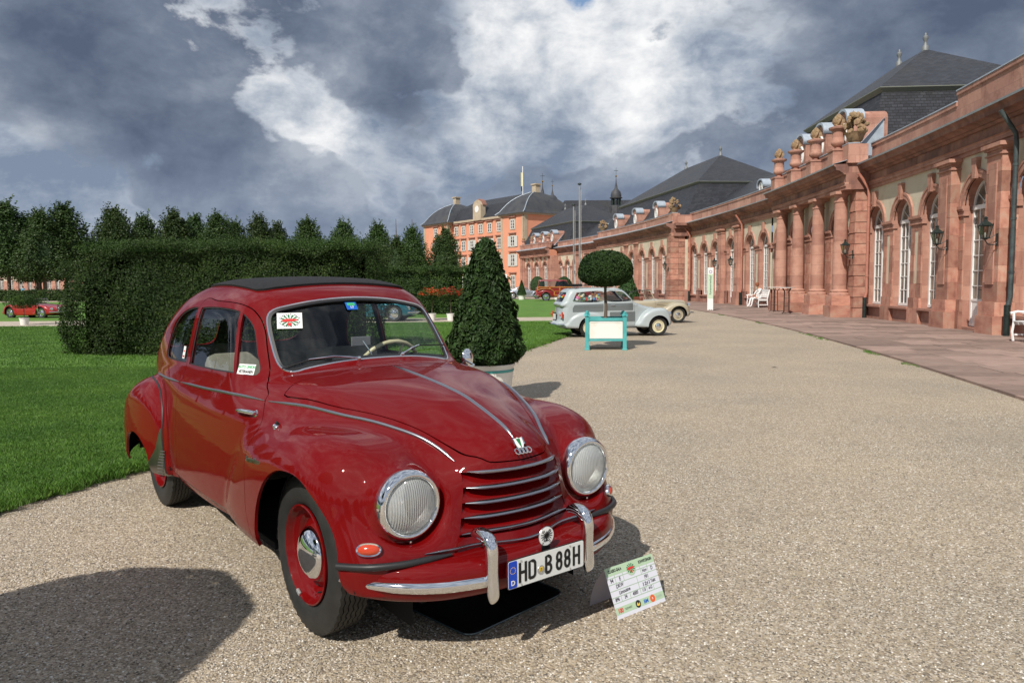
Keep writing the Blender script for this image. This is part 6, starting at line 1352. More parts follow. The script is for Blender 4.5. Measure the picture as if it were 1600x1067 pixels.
def leaves(P, Nn, size, asp=.45, tilt=.8, fold=.18, up=.0, seed=1):
    """folded leaf blades at points P facing roughly along Nn"""
    g = np.random.default_rng(seed); n = len(P); Nn = Nn + g.normal(0, tilt, (n, 3)) * .55 + np.array([0, 0, up]); Nn /= np.linalg.norm(Nn, axis=1, keepdims=True)
    t = g.normal(0, 1, (n, 3)) + np.array([0, 0, up * 1.2]); t -= (t * Nn).sum(1, keepdims=True) * Nn; t /= np.linalg.norm(t, axis=1, keepdims=True); b = np.cross(Nn, t); L_ = (size * g.uniform(.65, 1.25, n))[:, None]
    w = L_ * asp / 2; V = np.stack([P - t * L_ / 2, P + b * w - t * L_ * .05 + Nn * L_ * fold, P + t * L_ / 2 - Nn * L_ * .08, P - b * w - t * L_ * .05 + Nn * L_ * fold], 1).reshape(-1, 3)
    i = np.arange(n)[:, None] * 4; return V, np.concatenate([i + [[0, 1, 2]], i + [[0, 2, 3]]])
def leaf_obj(name, P, Nn, size, m, parent=None, **k):
    V, F = leaves(np.asarray(P, float), np.asarray(Nn, float), size, **k); return link(name, np_mesh(name, V, F, m, False), parent)
# ---- clipped hornbeam hedges
def hedge(name, label, x0, x1, y0, y1, h, n, size, seed, round_=1.35, skew=0.0):
    g = np.random.default_rng(seed); e = empty(name, ((x0 + x1) / 2, (y0 + y1) / 2, 0), 0, label, 'hedge'); cx_, cy_ = (x0 + x1) / 2, (y0 + y1) / 2; hx, hy = (x1 - x0) / 2, (y1 - y0) / 2
    # perimeter points of a rounded rectangle, plus the top
    def outline(t):      # t in 0..1 round the perimeter -> (x,y,nx,ny)
        per = 2 * (2 * hx + 2 * hy); d = t * per; X = np.where(d < 2 * hx, -hx + d, np.where(d < 2 * hx + 2 * hy, hx, np.where(d < 4 * hx + 2 * hy, hx - (d - 2 * hx - 2 * hy), -hx)))
        Y = np.where(d < 2 * hx, -hy, np.where(d < 2 * hx + 2 * hy, -hy + (d - 2 * hx), np.where(d < 4 * hx + 2 * hy, hy, hy - (d - 4 * hx - 2 * hy)))); return X, Y
    na = int(n * .68); t = g.uniform(0, 1, na); bias = g.uniform(0, 1, na) < .55; t = np.where(bias, t * (2 * hx) / (4 * hx + 4 * hy), t); X, Y = outline(t)
    r = round_; qx = np.clip(X, -hx + r, hx - r); qy = np.clip(Y, -hy + min(r, hy * .9), hy - min(r, hy * .9)); dx, dy = X - qx, Y - qy; ln = np.maximum(np.hypot(dx, dy), 1e-6); rr_ = np.minimum(r, ln); nx, ny = dx / ln, dy / ln; X, Y = qx + nx * rr_, qy + ny * rr_
    z = g.uniform(0.02, h, na) ** 1.0; lump = .10 * np.sin(X * 2.1 + z * 1.7 + seed) + .07 * np.sin(X * 5.3 - z * 3.1) + .05 * np.sin(z * 7 + X * 9); bel = np.where(nx < -.3, .34, .16) * np.sin(np.clip(z / h * 1.15, 0, 1) * 3.1) - np.where(nx < -.3, .22, .10)
    top_r = np.maximum(z / h - .62, 0) / .38; rnd_ = -top_r ** 2.2 * np.where(nx < -.3, 1.15, .32); dep = g.exponential(.09, na); off = rnd_ + lump + bel - dep + g.normal(0, .03, na); X += nx * off; Y += ny * off
    P = np.stack([X + cx_ + skew * z, Y + cy_, z], 1); Nn = np.stack([nx, ny, np.full(na, .35)], 1)
    nb = n - na; X2 = g.uniform(-hx, hx, nb); Y2 = g.uniform(-hy, hy, nb); k = (np.maximum(np.abs(X2) - (hx - r), 0) ** 2 + np.maximum(np.abs(Y2) - (hy - min(r, hy * .9)), 0) ** 2) < r * r; X2, Y2 = X2[k], Y2[k]
    z2 = h - .55 * np.clip((-hx + 1.9 - X2) / 1.9, 0, 1) ** 1.8 + .05 * np.sin(X2 * 1.3 + 2) + .06 * np.sin(X2 * 3 + Y2) + .05 * np.sin(X2 * 7.7) + g.exponential(.055, len(X2)) - .06; P2 = np.stack([X2 + cx_ + skew * h, Y2 + cy_, z2], 1); N2 = np.tile([0, -.4, .8], (len(X2), 1))
    leaf_obj('foliage', np.concatenate([P, P2]) - [cx_, cy_, 0], np.concatenate([Nn, N2]), size, M_hedge, e, asp=.62, tilt=.9, seed=seed)
    # upright shoots along the top
    q = int(n * .05); X3 = g.uniform(-hx + .9, hx - .2, q); Y3 = g.uniform(-hy + .1, hy * .2, q); Ps = []; Ns = []
    for k in range(6): Ps.append(np.stack([X3 + skew * h + g.normal(0, .012, q), Y3 + g.normal(0, .012, q), h - .05 + .045 * k * g.uniform(.5, 1.2, q)], 1)); Ns.append(g.normal(0, 1, (q, 3)))
    leaf_obj('top_shoots', np.concatenate(Ps), np.concatenate(Ns), size * .8, M_hedge, e, asp=.5, up=.5, seed=seed + 1)
    bm = bmesh.new(); bmesh.ops.create_cube(bm, size=1); bmesh.ops.subdivide_edges(bm, edges=bm.edges, cuts=10, use_grid_fill=True)
    for v in bm.verts:
        x, y, z_ = v.co.x * (x1 - x0 - 1.3), v.co.y * (y1 - y0 - (1.3 if y1 - y0 > 2.5 else .75)), (v.co.z + .5) * (h - .14); x = max(x, -hx + .42 + .8 * max(0, z_ / h - .55)); z_ = min(z_, h - .16 - .5 * max(0, (-hx + 1.7 - x) / 1.3) ** 1.5); v.co = (x, y, z_)
    bmesh.ops.bevel(bm, geom=[e_ for e_ in bm.edges if e_.calc_face_angle(0) > 1 and abs(e_.verts[0].co.z - e_.verts[1].co.z) > .05], offset=min(.95, hy * .6), segments=3, affect='EDGES')
    me = bpy.data.meshes.new('hedge_light_block'); bm.to_mesh(me); bm.free(); me.materials.append(M_core); link('hedge_light_block', me, e); return e  # solid core added inside the hedge to stop light passing through
hedge('clipped_hedge', 'big dark leafy hornbeam hedge block on the lawn just behind the red saloon', -9.75, -2.75, 15.1, 18.2, 2.22, 85000, .048, 3)
hedge('clipped_hedge', 'lower long hedge beyond the gravel path, behind the two red flowering trees', -14.5, -1.75, 35.2, 37.0, 2.12, 24000, .10, 8, .5)
hedge('clipped_hedge', 'low dark hedge strip under the trees at far left', -62, -36, 84, 87, 1.1, 6000, .25, 9, .5)
# ---- conical lindens
def linden_mesh(seed, H=12.0, zc=3.1, Rm=3.5, n=13000, size=.25):
    g = np.random.default_rng(seed); nb = 46; P = []; Nn = []
    for k in range(nb):
        t = (k + .5) / nb; z = zc + (H - zc) * t ** .95 * .97; rad = Rm * (1 - t) ** .62 * (.75 + .35 * g.random()) * (min(1, .55 + t * 4)); a = k * 2.4 + g.normal(0, .3); m = int(n / nb * (1.35 - t * .9))
        c = np.array([rad * .72 * math.cos(a), rad * .72 * math.sin(a), z]); q = g.normal(0, 1, (m, 3)); q /= np.linalg.norm(q, axis=1, keepdims=True); rr_ = (g.random(m) ** .4)[:, None]; s = np.array([.95, .95, .85]) * (.35 + .42 * rad); P.append(c + q * rr_ * s); Nn.append(q + [0, 0, .4])
    for k in range(150):      # upward shoots break the outline
        t = g.random() ** .8; z = zc + (H - zc) * t; rad = Rm * (1 - t) ** .8 * .95 + .1; a = g.uniform(0, 6.28); d = np.array([math.cos(a) * .45, math.sin(a) * .45, 1.0]); m = 10; L_ = g.uniform(.5, 1.05)
        P.append(np.array([rad * math.cos(a), rad * math.sin(a), z]) + d * np.linspace(0, L_, m)[:, None] + g.normal(0, .06, (m, 3))); Nn.append(g.normal(0, 1, (m, 3)))
    V, F = leaves(np.concatenate(P), np.concatenate(Nn), size, .7, .9, .12, .1, seed); return np_mesh('crown', V, F, M_linden, False)
LM = [linden_mesh(i) for i in (1, 2, 3, 4)]
TR = MB().lathe([(.30, 0), (.22, .6), (.19, 3.5), (.12, 7), (.03, 11)], 10).mesh('trunk', M_bark, 40)
CR = MB().lathe([(0, 3.6), (1.6, 3.9), (2.2, 5), (1.8, 7), (1.1, 9), (.2, 11)], 10).mesh('crown_light_block', M_core, 60)  # closed core added inside each crown to block light between the leaves
tl = [(18, 318, 1.2, 'tallest linden at the far left edge, trunk standing clear of the hedge'), (66, 336, 1, 'slightly leaning linden top right of the leftmost tall one'), (108, 322, 1.12, 'broad linden with twin leading shoots left of the hedge block'), (186, 326, 1.1, 'wide linden rising over the left part of the hedge block'), (232, 338, .95, 'narrow linden third over the hedge block'), (277, 333, 1.05, 'yellow green linden over the middle left of the hedge block'), (311, 339, .95, 'small linden squeezed between two larger ones over the hedge'), (346, 335, 1, 'linden above the rear of the saloon roof'), (372, 347, .95, 'low linden right beside the one above the saloon roof'), (409, 340, 1, 'linden above the front of the black roof'), (438, 350, .9, 'short linden just right of the one above the black roof'), (485, 343, 1.05, 'linden above the windscreen of the saloon'), (541, 347, 1, 'linden above the right end of the hedge block'), (593, 351, 1, 'fourth linden from the pink palace end'), (622, 372, .85, 'small rear linden peeping between two bigger ones near the palace'), (647, 356, 1, 'linden covering the left tower of the pink palace'), (698, 358, .95, 'rightmost linden standing before the pink palace front')]
for i, (u, v, w_, lb) in enumerate(tl):
    hz_ = 443.0 + (800 - u) * .00925; H = 12.0 * (1 if i % 3 else 1.02); d = (H - 1.5) * 1165 / (hz_ - v)
    if u > 600: d = 98.0 + i * .8; H = 1.425 + (hz_ - v) * d / 1165 + .1
    X = (u - 800) / 1165 * d
    t = empty('linden_tree', (X, d, 0), i * 1.7, lb, 'tree', 'row of cone shaped lindens beyond the lawn')
    k = H / 12; c = link('crown', LM[i % 4], t); w_ *= 1.0 if u > 600 else 1.22; c.scale = (w_, w_, k); link('trunk', TR, t); link('crown_light_block', CR, t).scale = (w_ * .9, w_ * .9, k)
for X, d, lb in ((-58, 93, 'second row linden half hidden at the far left'), (-52, 99, 'second row linden behind the leftmost trunks'), (-47, 108, 'rear linden filling the gap left of the hedge block'), (-66, 104, 'rear linden partly cut by the left picture edge')):
    t = empty('linden_tree', (X, d, 0), X, lb, 'tree', 'row of cone shaped lindens beyond the lawn'); link('crown', LM[int(d) % 4], t).scale = (1.1, 1.1, .9); link('trunk', TR, t); link('crown_light_block', CR, t).scale = (1, 1, .9)
# trees behind the photographer and across the garden, seen only mirrored in the paint and chrome
for i in range(16):
    a = R(128 + i * 9.5); t = empty('linden_tree', (46 * math.cos(a) - 12, 46 * math.sin(a) + 4, 0), i, 'linden of the garden behind the camera, seen only as a reflection', 'tree', 'garden trees mirrored in the car'); link('crown', LM[i % 4], t).scale = (1.2, 1.2, .9); link('trunk', TR, t); link('crown_light_block', CR, t)
bt = empty('dark_conifer', pol(9.5, 173), .4, 'dark green tree top rising behind the columned pavilion roof', 'tree')
link('crown', LM[2], bt).scale = (.85, .85, .98); link('trunk', TR, bt); link('crown_light_block', CR, bt).scale = (.8, .8, .95)
# ---- the big bay cone in its white tub
def tub(parent, r0, r1, h, stripe=True, n=40):
    MB().lathe([(0, 0), (r0, 0), (r0 + (r1 - r0) * .75, h * .72), (r0 + (r1 - r0) * .76, h * .72)][0:3] + [(r1 - .003, h * .93)], n).build('tub', M_pot, parent, 40)
    MB().lathe([(r1 + .006, h * .93), (r1 + .012, h * .95), (r1 + .010, h), (r1 - .03, h), (r1 - .03, h * .88)], n).build('tub_rim', M_pot, parent, 40)
    if stripe: f = lambda t: r0 + (r1 - r0) * t; MB().lathe([(f(.80) + .004, h * .80), (f(.80) + .007, h * .81), (f(.87) + .007, h * .86), (f(.87) + .004, h * .87)], n).build('teal_stripe', M_teal, parent, 40)
    MB().lathe([(0, h * .9), (r1 - .03, h * .9)], n).build('soil', M_bark, parent)
def cone_tree():
    t = empty('bay_cone_tree', (-.31, 9.02, 0), 0, 'tall cone shaped bay tree in a white tub just behind the red saloon', 'potted tree')
    tub(t, .275, .335, .47); g = np.random.default_rng(21)
    prof = np.array([(.475, .26), (.50, .37), (.58, .44), (.68, .445), (.87, .405), (1.1, .345), (1.35, .27), (1.55, .225), (1.75, .165), (1.88, .12), (1.96, .05), (1.99, .0)])
    n = 17000; z = g.uniform(.465, 1.98, n * 2); rad = np.interp(z, prof[:, 0], prof[:, 1]); k = g.random(n * 2) < rad / .5 + .06; z, rad = z[k][:n], rad[k][:n]; n = len(z); a = g.uniform(0, 6.2832, n)
    lump = 1 + .07 * np.sin(a * 5 + z * 6) + .05 * np.sin(a * 9 - z * 11) + .04 * np.sin(z * 23 + a * 3); r_ = rad * lump - g.exponential(.028, n) + g.normal(0, .008, n); r_ = np.maximum(r_, 0)
    P = np.stack([r_ * np.cos(a), r_ * np.sin(a), z], 1); Nn = np.stack([np.cos(a), np.sin(a), np.full(n, .45)], 1)
    # the 300 leaves that show largest are pieces of their own
    view = -(P[:, 1]) + .0 * z; face = (r_ > rad * lump - .012) & (P[:, 1] < -.05); idx = np.where(face)[0][:300]; rest = np.setdiff1d(np.arange(n), idx)
    o = leaf_obj('foliage', P[rest], Nn[rest], .066, M_bay, t, asp=.42, tilt=.85, fold=.10, up=.25, seed=4); o['kind'] = 'stuff'
    L_ = .074; lm = np_mesh('leaf', [(0, -.5 * L_, 0), (.2 * L_, -.1 * L_, .09 * L_), (.14 * L_, .25 * L_, .05 * L_), (0, .5 * L_, -.05 * L_), (-.14 * L_, .25 * L_, .05 * L_), (-.2 * L_, -.1 * L_, .09 * L_)], [(0, 1, 2), (0, 2, 3), (0, 3, 4), (0, 4, 5)], M_bay, False)
    for i in idx:
        nn = Vector(Nn[i]) + Vector(g.normal(0, .45, 3)); M_ = frame_of(P[i] + np.array(nn.normalized()) * .012, nn) @ Matrix.Rotation(g.normal(0, .7), 4, 'Z'); l = bpy.data.objects.new('leaf', lm); COL.objects.link(l); l.parent = t; l.matrix_local = M_ @ Matrix.Scale(g.uniform(.8, 1.25), 4)
    MB().lathe([(0, .46)] + [(r * .80, z_) for z_, r in prof], 24).build('topiary_light_block', M_core, t, 60); MB().lathe([(.03, .3), (.02, 1.9)], 8).build('trunk', M_bark, t)  # solid core added behind the bay leaves to block light
# ---- globe tree in a turquoise caisse
def caisse_tree(name, loc, rz, label, W=.80, crown=(1.18, .78), zc=1.65, seed=5, th=1.0):
    t = empty(name, loc, rz, label, 'potted tree'); h = W / 2
    for sx in (-1, 1):
        for sy in (-1, 1):
            p = MB().box((sx * h - .04, sy * h - .04, .0), (sx * h + .04, sy * h + .04, .72)).box((sx * h - .055, sy * h - .055, .0), (sx * h + .055, sy * h + .055, .03)).build('corner_post', M_teal, t, bevel=.004)
            MB().box((-.055, -.055, .72), (.055, .055, .74)).lathe([(.075, .74), (.05, .765), (.035, .775), (.045, .79), (.0, .82)], 4).xf(Matrix.Translation((sx * h, sy * h, 0))).build('post_cap', M_teal, p)
    for s, ax in ((-1, 0), (1, 0), (-1, 1), (1, 1)):
        M_ = Matrix.Rotation(R(90) * (1 if ax else 0), 4, 'Z') @ Matrix.Translation((0, s * (h - .005), 0))
        MB().box((-h + .04, -.022, .62), (h - .04, .022, .685)).box((-h + .04, -.022, .19), (h - .04, .022, .24)).xf(M_).build('rail', M_teal, t, bevel=.003)
        MB().box((-h + .045, -.010, .245), (h - .045, .010, .615)).xf(M_).build('white_panel', M_panel, t)
        for z_ in (.255, .592): MB().box((-h + .07, -.017 if s < 0 else -.017, z_), (h - .07, .017, z_ + .012)).xf(M_).build('panel_bead', M_frame, t)
    MB().box((-h + .03, -h + .03, .60), (h - .03, h - .03, .64)).build('soil', M_bark, t)
    MB().tube([(0, 0, .6), (.008, .0, .9), (-.005, 0, 1.25), (0, 0, 1.6)], [.042, .036, .032, .03], 10).build('trunk', M_bark, t, True)
    g = np.random.default_rng(seed); n = 9000; a = g.uniform(0, 6.2832, n); u = g.uniform(-1, 1, n); z = np.where(u > 0, u * crown[1] * .62, u * crown[1] * .38); rr_ = np.sqrt(np.maximum(1 - np.abs(u) ** 2.4, 0)) * crown[0] / 2
    sc_ = 1 + .02 * np.sin(a * 7 + z * 9) - g.exponential(.03, n); P = np.stack([rr_ * np.cos(a) * sc_, rr_ * np.sin(a) * sc_, zc + z * sc_], 1); Nn = np.stack([np.cos(a) * rr_, np.sin(a) * rr_, z * 1.3 + .05], 1); Nn /= np.linalg.norm(Nn, axis=1, keepdims=True)
    leaf_obj('foliage', P, Nn, .060, M_bay, t, asp=.5, tilt=.9, seed=seed)
    pr = [(0, -crown[1] * .34)] + [(crown[0] / 2 * .86 * math.sqrt(1 - abs(q) ** 2.4), (q * .60 if q > 0 else q * .36) * crown[1]) for q in np.linspace(-.95, .95, 12)] + [(0, crown[1] * .56)]
    MB().lathe([(r, z_ + zc) for r, z_ in pr], 24).build('topiary_light_block', M_core, t, 60); return t  # closed core added inside the globe so light does not pass
M_panel = noisy(mat('white_board', (.72, .70, .62), .55), [(.60, .57, .45), (.74, .73, .68), (.74, .73, .68)], 2.2, 6)
def standard(loc, label, sc=.92, flowers=True, h=1.27):
    t = empty('flowering_standard', loc, 0, label, 'potted tree', None); tub(t, .13, .17, .28, False, 20); MB().tube([(0, 0, .2), (.01, 0, .6), (0, 0, h - .3)], .018, 7).build('trunk', M_bark, t, True)
    g = np.random.default_rng(int(loc[0] * 10) % 97); n = 1500; q = g.normal(0, 1, (n, 3)); q /= np.linalg.norm(q, axis=1, keepdims=True); P = q * (g.random(n) ** .35)[:, None] * np.array([.62, .62, .26]) * sc + [0, 0, h - .22]
    leaf_obj('foliage', P, q, .085, M_hedge, t, asp=.45, seed=3)
    if flowers:
        n = 560; q = g.normal(0, 1, (n, 3)); q[:, 2] = np.abs(q[:, 2]) * .9 - .15; q /= np.linalg.norm(q, axis=1, keepdims=True); P = q * (.55 + .6 * g.random(n) * (.7 + .3 * np.sin(q[:, 0] * 9 + q[:, 1] * 5)))[:, None] * np.array([.58, .58, .30]) * sc + [0, 0, h - .22]; leaf_obj('blossom', P, q, .075, M_flower, t, asp=.6, seed=6)
    return t
def little(loc, kind, label, h=1.6, w=.9, pot=True):
    t = empty('clipped_' + kind, loc, 0, label, 'potted tree' if pot else 'bush', None); z0 = .42 if pot else 0
    if pot: tub(t, .26, .32, .45, False, 20)
    pr = [(0, z0)] + ([(w / 2 * (1 - q) ** 1.0 + .02, z0 + .06 + (h - z0 - .06) * q) for q in np.linspace(0, 1, 8)] if kind == 'cone' else [(w / 2 * math.sqrt(max(0, 1 - (2 * q - 1) ** 2)) , z0 + (h - z0) * q) for q in np.linspace(.05, .98, 10)]) + [(0, h)]
    pr = np.array(pr); g = np.random.default_rng(int(abs(loc[0] * 7 + loc[1])) + 1); n = 1500; z = g.uniform(z0, h, n); rad = np.interp(z, pr[:, 1], pr[:, 0]); a = g.uniform(0, 6.28, n); r_ = rad * (1 - g.exponential(.04, n)); P = np.stack([r_ * np.cos(a), r_ * np.sin(a), z], 1)
    leaf_obj('foliage', P, np.stack([np.cos(a), np.sin(a), np.full(n, .4)], 1), .10, M_bay, t, asp=.6, seed=2); MB().lathe([(r * .92, z_) for r, z_ in pr], 16).build('topiary_light_block', M_core, t, 60); return t  # added core under the leaves keeps light from coming through
cone_tree()
caisse_tree('caisse_globe_tree', (2.05, 16.3, 0), R(-6), 'round headed bay tree in a square white and turquoise planter box on the gravel')
caisse_tree('caisse_globe_tree', (-2.87, 1.05, 0), R(20), 'round headed tree out of frame whose shadow falls across the gravel at lower left', .8, (1.42, .9), 2.0, 11)
standard((-2.42, 29.6, 0), 'right one of two small orange red blossoming trees in white pots on the path edge'); standard((-3.2, 29.9, 0), 'left one of two small orange red blossoming trees, nearer the red saloon roof')
standard((-19.1, 29.2, 0), 'small bushy potted shrub with yellow green leaves before the red roadster at left', 1.15, False, 1.15)
little((.9, 66.5, 0), 'cone', 'small clipped cone in a white pot before the silver sports car', 1.75, .85); little((4.0, 65.0, 0), 'cone', 'small clipped cone in a white pot before the wood panelled wagon', 1.75, .85)
little((-.4, 72, 0), 'cone', 'small dark clipped cone at the foot of the pink palace, beside the big cone tree', 1.9, .9)
little((3.2, 92, 0), 'dome', 'clipped round bush behind the wood panelled wagon', 2.35, 1.9, False); little((4.35, 62, 0), 'dome', 'clipped round bush beside the flagpole bases', 2.0, 1.5, False)
little((4.25, 27.4, 0), 'cone', 'wide dark clipped cone between the grey estate and the beige convertible', 2.05, 1.15)
# ================================================================== the other cars: same implicit method, coarser
M_grey = mat('pale_grey_paint', (.40, .45, .46), .35, coat=1); M_grey2 = mat('dark_grey_paint', (.14, .16, .165), .4, coat=.6); M_beigec = mat('beige_paint', (.40, .355, .26), .35, coat=1)
M_maroon = mat('maroon_paint', (.20, .012, .012), .3, coat=1); M_wood = noisy(mat('varnished_wood', (.55, .20, .04), .35), [(.36, .12, .025), (.48, .19, .045)], 3, stretch=(.3, 3, 3)); M_silver_p = mat('silver_paint', (.32, .34, .38), .25, .6, coat=1)
M_blue_p = mat('metallic_blue_paint', (.02, .16, .22), .25, .4, coat=1); M_white_p = mat('white_paint', (.7, .7, .68), .3, coat=1); M_yellow_p = mat('pale_yellow_paint', (.62, .5, .22), .3, coat=1); M_crw = mat('cream_wheel', (.62, .57, .38), .35)
for m_ in (M_grey, M_beigec, M_maroon, M_silver_p, M_blue_p, M_white_p, M_yellow_p): two_sided(m_, (.02, .02, .022))
M_redr = mat('bright_red_paint', (.33, .01, .012), .3, coat=1); two_sided(M_redr, (.02, .02, .02))
def simple_wheel(parent, x, y, r, w, hubm, sc=1, tyre_w=.13, cap=M_chrome, capr=.45):
    e = empty('wheel', (x, y, r)); e.parent = parent; s = -1 if y < 0 else 1; h = tyre_w / 2
    MB().lathe([(r * .62, h * .75), (r * .72, h), (r * .9, h * .98), (r * .985, h * .75), (r, h * .4), (r, -h * .4), (r * .985, -h * .75), (r * .9, -h), (r * .62, -h * .75)], 36, (0, 0, 0), 'y').build('tyre', M_tyre, e, 40)
    MB().lathe([(r * .64, s * h * .8), (r * .66, s * h * .95), (r * .60, s * h * .9), (r * .56, s * h * .5), (r * .42, s * h * .75), (0, s * h * .75)], 32, (0, 0, 0), 'y').build('rim', hubm, e, 50)
    MB().lathe([(r * capr, s * h * .75), (r * capr * .95, s * h * 1.05), (r * capr * .6, s * h * 1.35), (0, s * h * 1.5)], 28, (0, 0, 0), 'y').build('hubcap', cap, e, 60); return e
def generic_car(name, label, loc, rz, sp, h=.03, cat='car'):
    lo, hi = sp['lo'], sp['hi']; SH = Poly2(sp['hull'], (lo[0] - .3, -.2), (hi[0] + .3, 2.2), .02); WH, WHn = curve1(sp['wh'], lo[0] - .5, hi[0] + .5)
    SG = Poly2(sp['gh'], (lo[0] - .3, -.2), (hi[0] + .3, 2.2), .02) if 'gh' in sp else None; WG, WGn = curve1(sp.get('wg', sp['wh']), lo[0] - .5, hi[0] + .5)
    FS = []
    for pts, wp, inner in sp.get('fenders', []): a, b = curve1(wp, lo[0] - .5, hi[0] + .5); FS.append((Poly2(pts, (lo[0] - .3, -.2), (hi[0] + .3, 2.2), .02), a, b, inner))
    def f(x, y, z):
        Y = np.abs(y); xb = x + sp.get('bow', .3) * Y * Y * np.sign(x - sp['mid']) * sst(np.abs(x - sp['mid']), sp['half'] * .5, sp['half']); d = smax_r(SH(xb, z + sp.get('crown', .12) * Y * Y), (Y - WH(x) + sp.get('tuck', .12) * np.maximum(.5 - z, 0) ** 1.5) / WHn(x), sp.get('r', .12), 2.3)
        if SG: d = smin_k(d, smax_r(SG(x + sp.get('gbow', .2) * Y * Y * np.sign(x - sp['gmid']), z + .08 * Y * Y), (Y - WG(x) + .16 * np.maximum(z - sp['belt'], 0)) / WGn(x), sp.get('gr', .13), 2.4), .04)
        for S, a, b, inner in FS: d = smin_k(d, smax_r(smax_r(S(x, z), (Y - a(x)) / b(x), sp.get('fr', .12), 2.1), inner - Y, .05), sp.get('fk', .05))
        return d
    wy = sp['wy']; V, Q = surface_nets(f, (lo[0], -wy, .1), (hi[0], wy, sp['top']), h); N = normals_of(f, V); body = (V, N, np.concatenate([Q[:, [0, 1, 2]], Q[:, [0, 2, 3]]]))
    root = empty(name, loc, rz, label, cat); root.scale = (sp.get('scale', 1),) * 3
    def pan(nm, pc, m, off=0, d=.01):
        v, n, t = pc
        if not len(t): return
        v = v + n * off
        if d: v, n, t = rim(v, n, t, d)
        return link(nm, np_mesh(nm, v, t, m, True, n), root)
    _, body = clip(*body, body[0][:, 2] - sp.get('sill', .24))
    for cx_, cz_, r_ in sp['arch']:
        v = body[0]; g = np.maximum(np.where(v[:, 2] < cz_, np.abs(v[:, 0] - cx_) - r_, np.hypot(v[:, 0] - cx_, v[:, 2] - cz_) - r_), sp['ay'] - np.abs(v[:, 1])); _, body = clip(*body, g)
    for pts in sp.get('side_windows', []):
        P_ = polyg(pts, 4); v = body[0]; w_, body = clip(*body, np.maximum(P_(v[:, 0], v[:, 2]), .25 - np.abs(v[:, 1])))
        for s in (-1, 1): pan('side_window', clip(*w_, -w_[0][:, 1] * s)[0], M_glass, -.015, 0)
    for nm, pts, fn in (('windscreen', sp.get('ws'), 1), ('rear_window', sp.get('rw'), -1)):
        if pts:
            P_ = polyg([(y, z) for y, z in pts] + [(-y, z) for y, z in pts[::-1]], 4, True, False); v = body[0]; xm = sp['gmid']; w_, body = clip(*body, np.maximum(P_(v[:, 1], v[:, 2]), (xm - v[:, 0]) * fn)); pan(nm, w_, M_glass, -.012, 0)
    for nm, pts, m_, thr in sp.get('patches', []):
        P_ = polyg(pts, 3, True, False); v = body[0]; w_, body = clip(*body, np.maximum(P_(v[:, 0], v[:, 2]), thr - np.abs(v[:, 1])))
        for s in (-1, 1): pan(nm, clip(*w_, -w_[0][:, 1] * s)[0], m_, .003, .006)
    if 'door' in sp:
        P_ = polyg(sp['door'], 3, True, False); v = body[0]; dg = lambda q, o: np.maximum(P_(q[:, 0], q[:, 2]) + o, .3 - np.abs(q[:, 1])); w_, body = clip(*body, dg(v, .005)); _, body = clip(*body, dg(body[0], -.005))
        for s in (-1, 1): pan('door', clip(*w_, -w_[0][:, 1] * s)[0], sp['paint'])
    pan('body', body, sp['paint'])
    for k, (x, r_) in enumerate(sp['wheels']):
        for s in (-1, 1): simple_wheel(root, x, s * sp['wyc'], r_, None, sp.get('rim', M_chrome), 1, sp.get('tw', .13), sp.get('cap', M_chrome), sp.get('capr', .45))
    for s in (-1, 1):
        for cx_, cz_, r_ in sp['arch']: MB().lathe([(r_ + .02, .2), (r_ + .02, sp['wyc'] + .0)], 20, (cx_, 0, cz_), 'y', 0, math.pi).xf(Matrix.Scale(s, 4, (0, 1, 0))).build('wheel_housing', M_dark, root)
    MB().box((lo[0] + .35, -wy * .55, sp.get('sill', .24) - .03), (hi[0] - .35, wy * .55, sp.get('sill', .24))).build('floor_pan', M_dark, root)
    return root, f
def lampc(root, x, y, z, r, m=None, nm='headlight', dx=1):
    e = empty(nm, (x, y, z)); e.parent = root
    MB().lathe([(r * .8, -.08 * dx), (r, -.02 * dx), (r, .01 * dx), (r * .86, .02 * dx)], 24, (0, 0, 0), 'x').build('lamp_ring', M_chrome, e, 50); MB().lathe([(r * .86, .015 * dx), (r * .5, .03 * dx), (0, .035 * dx)], 20, (0, 0, 0), 'x').build('lamp_glass', m or M_refl, e, 50)
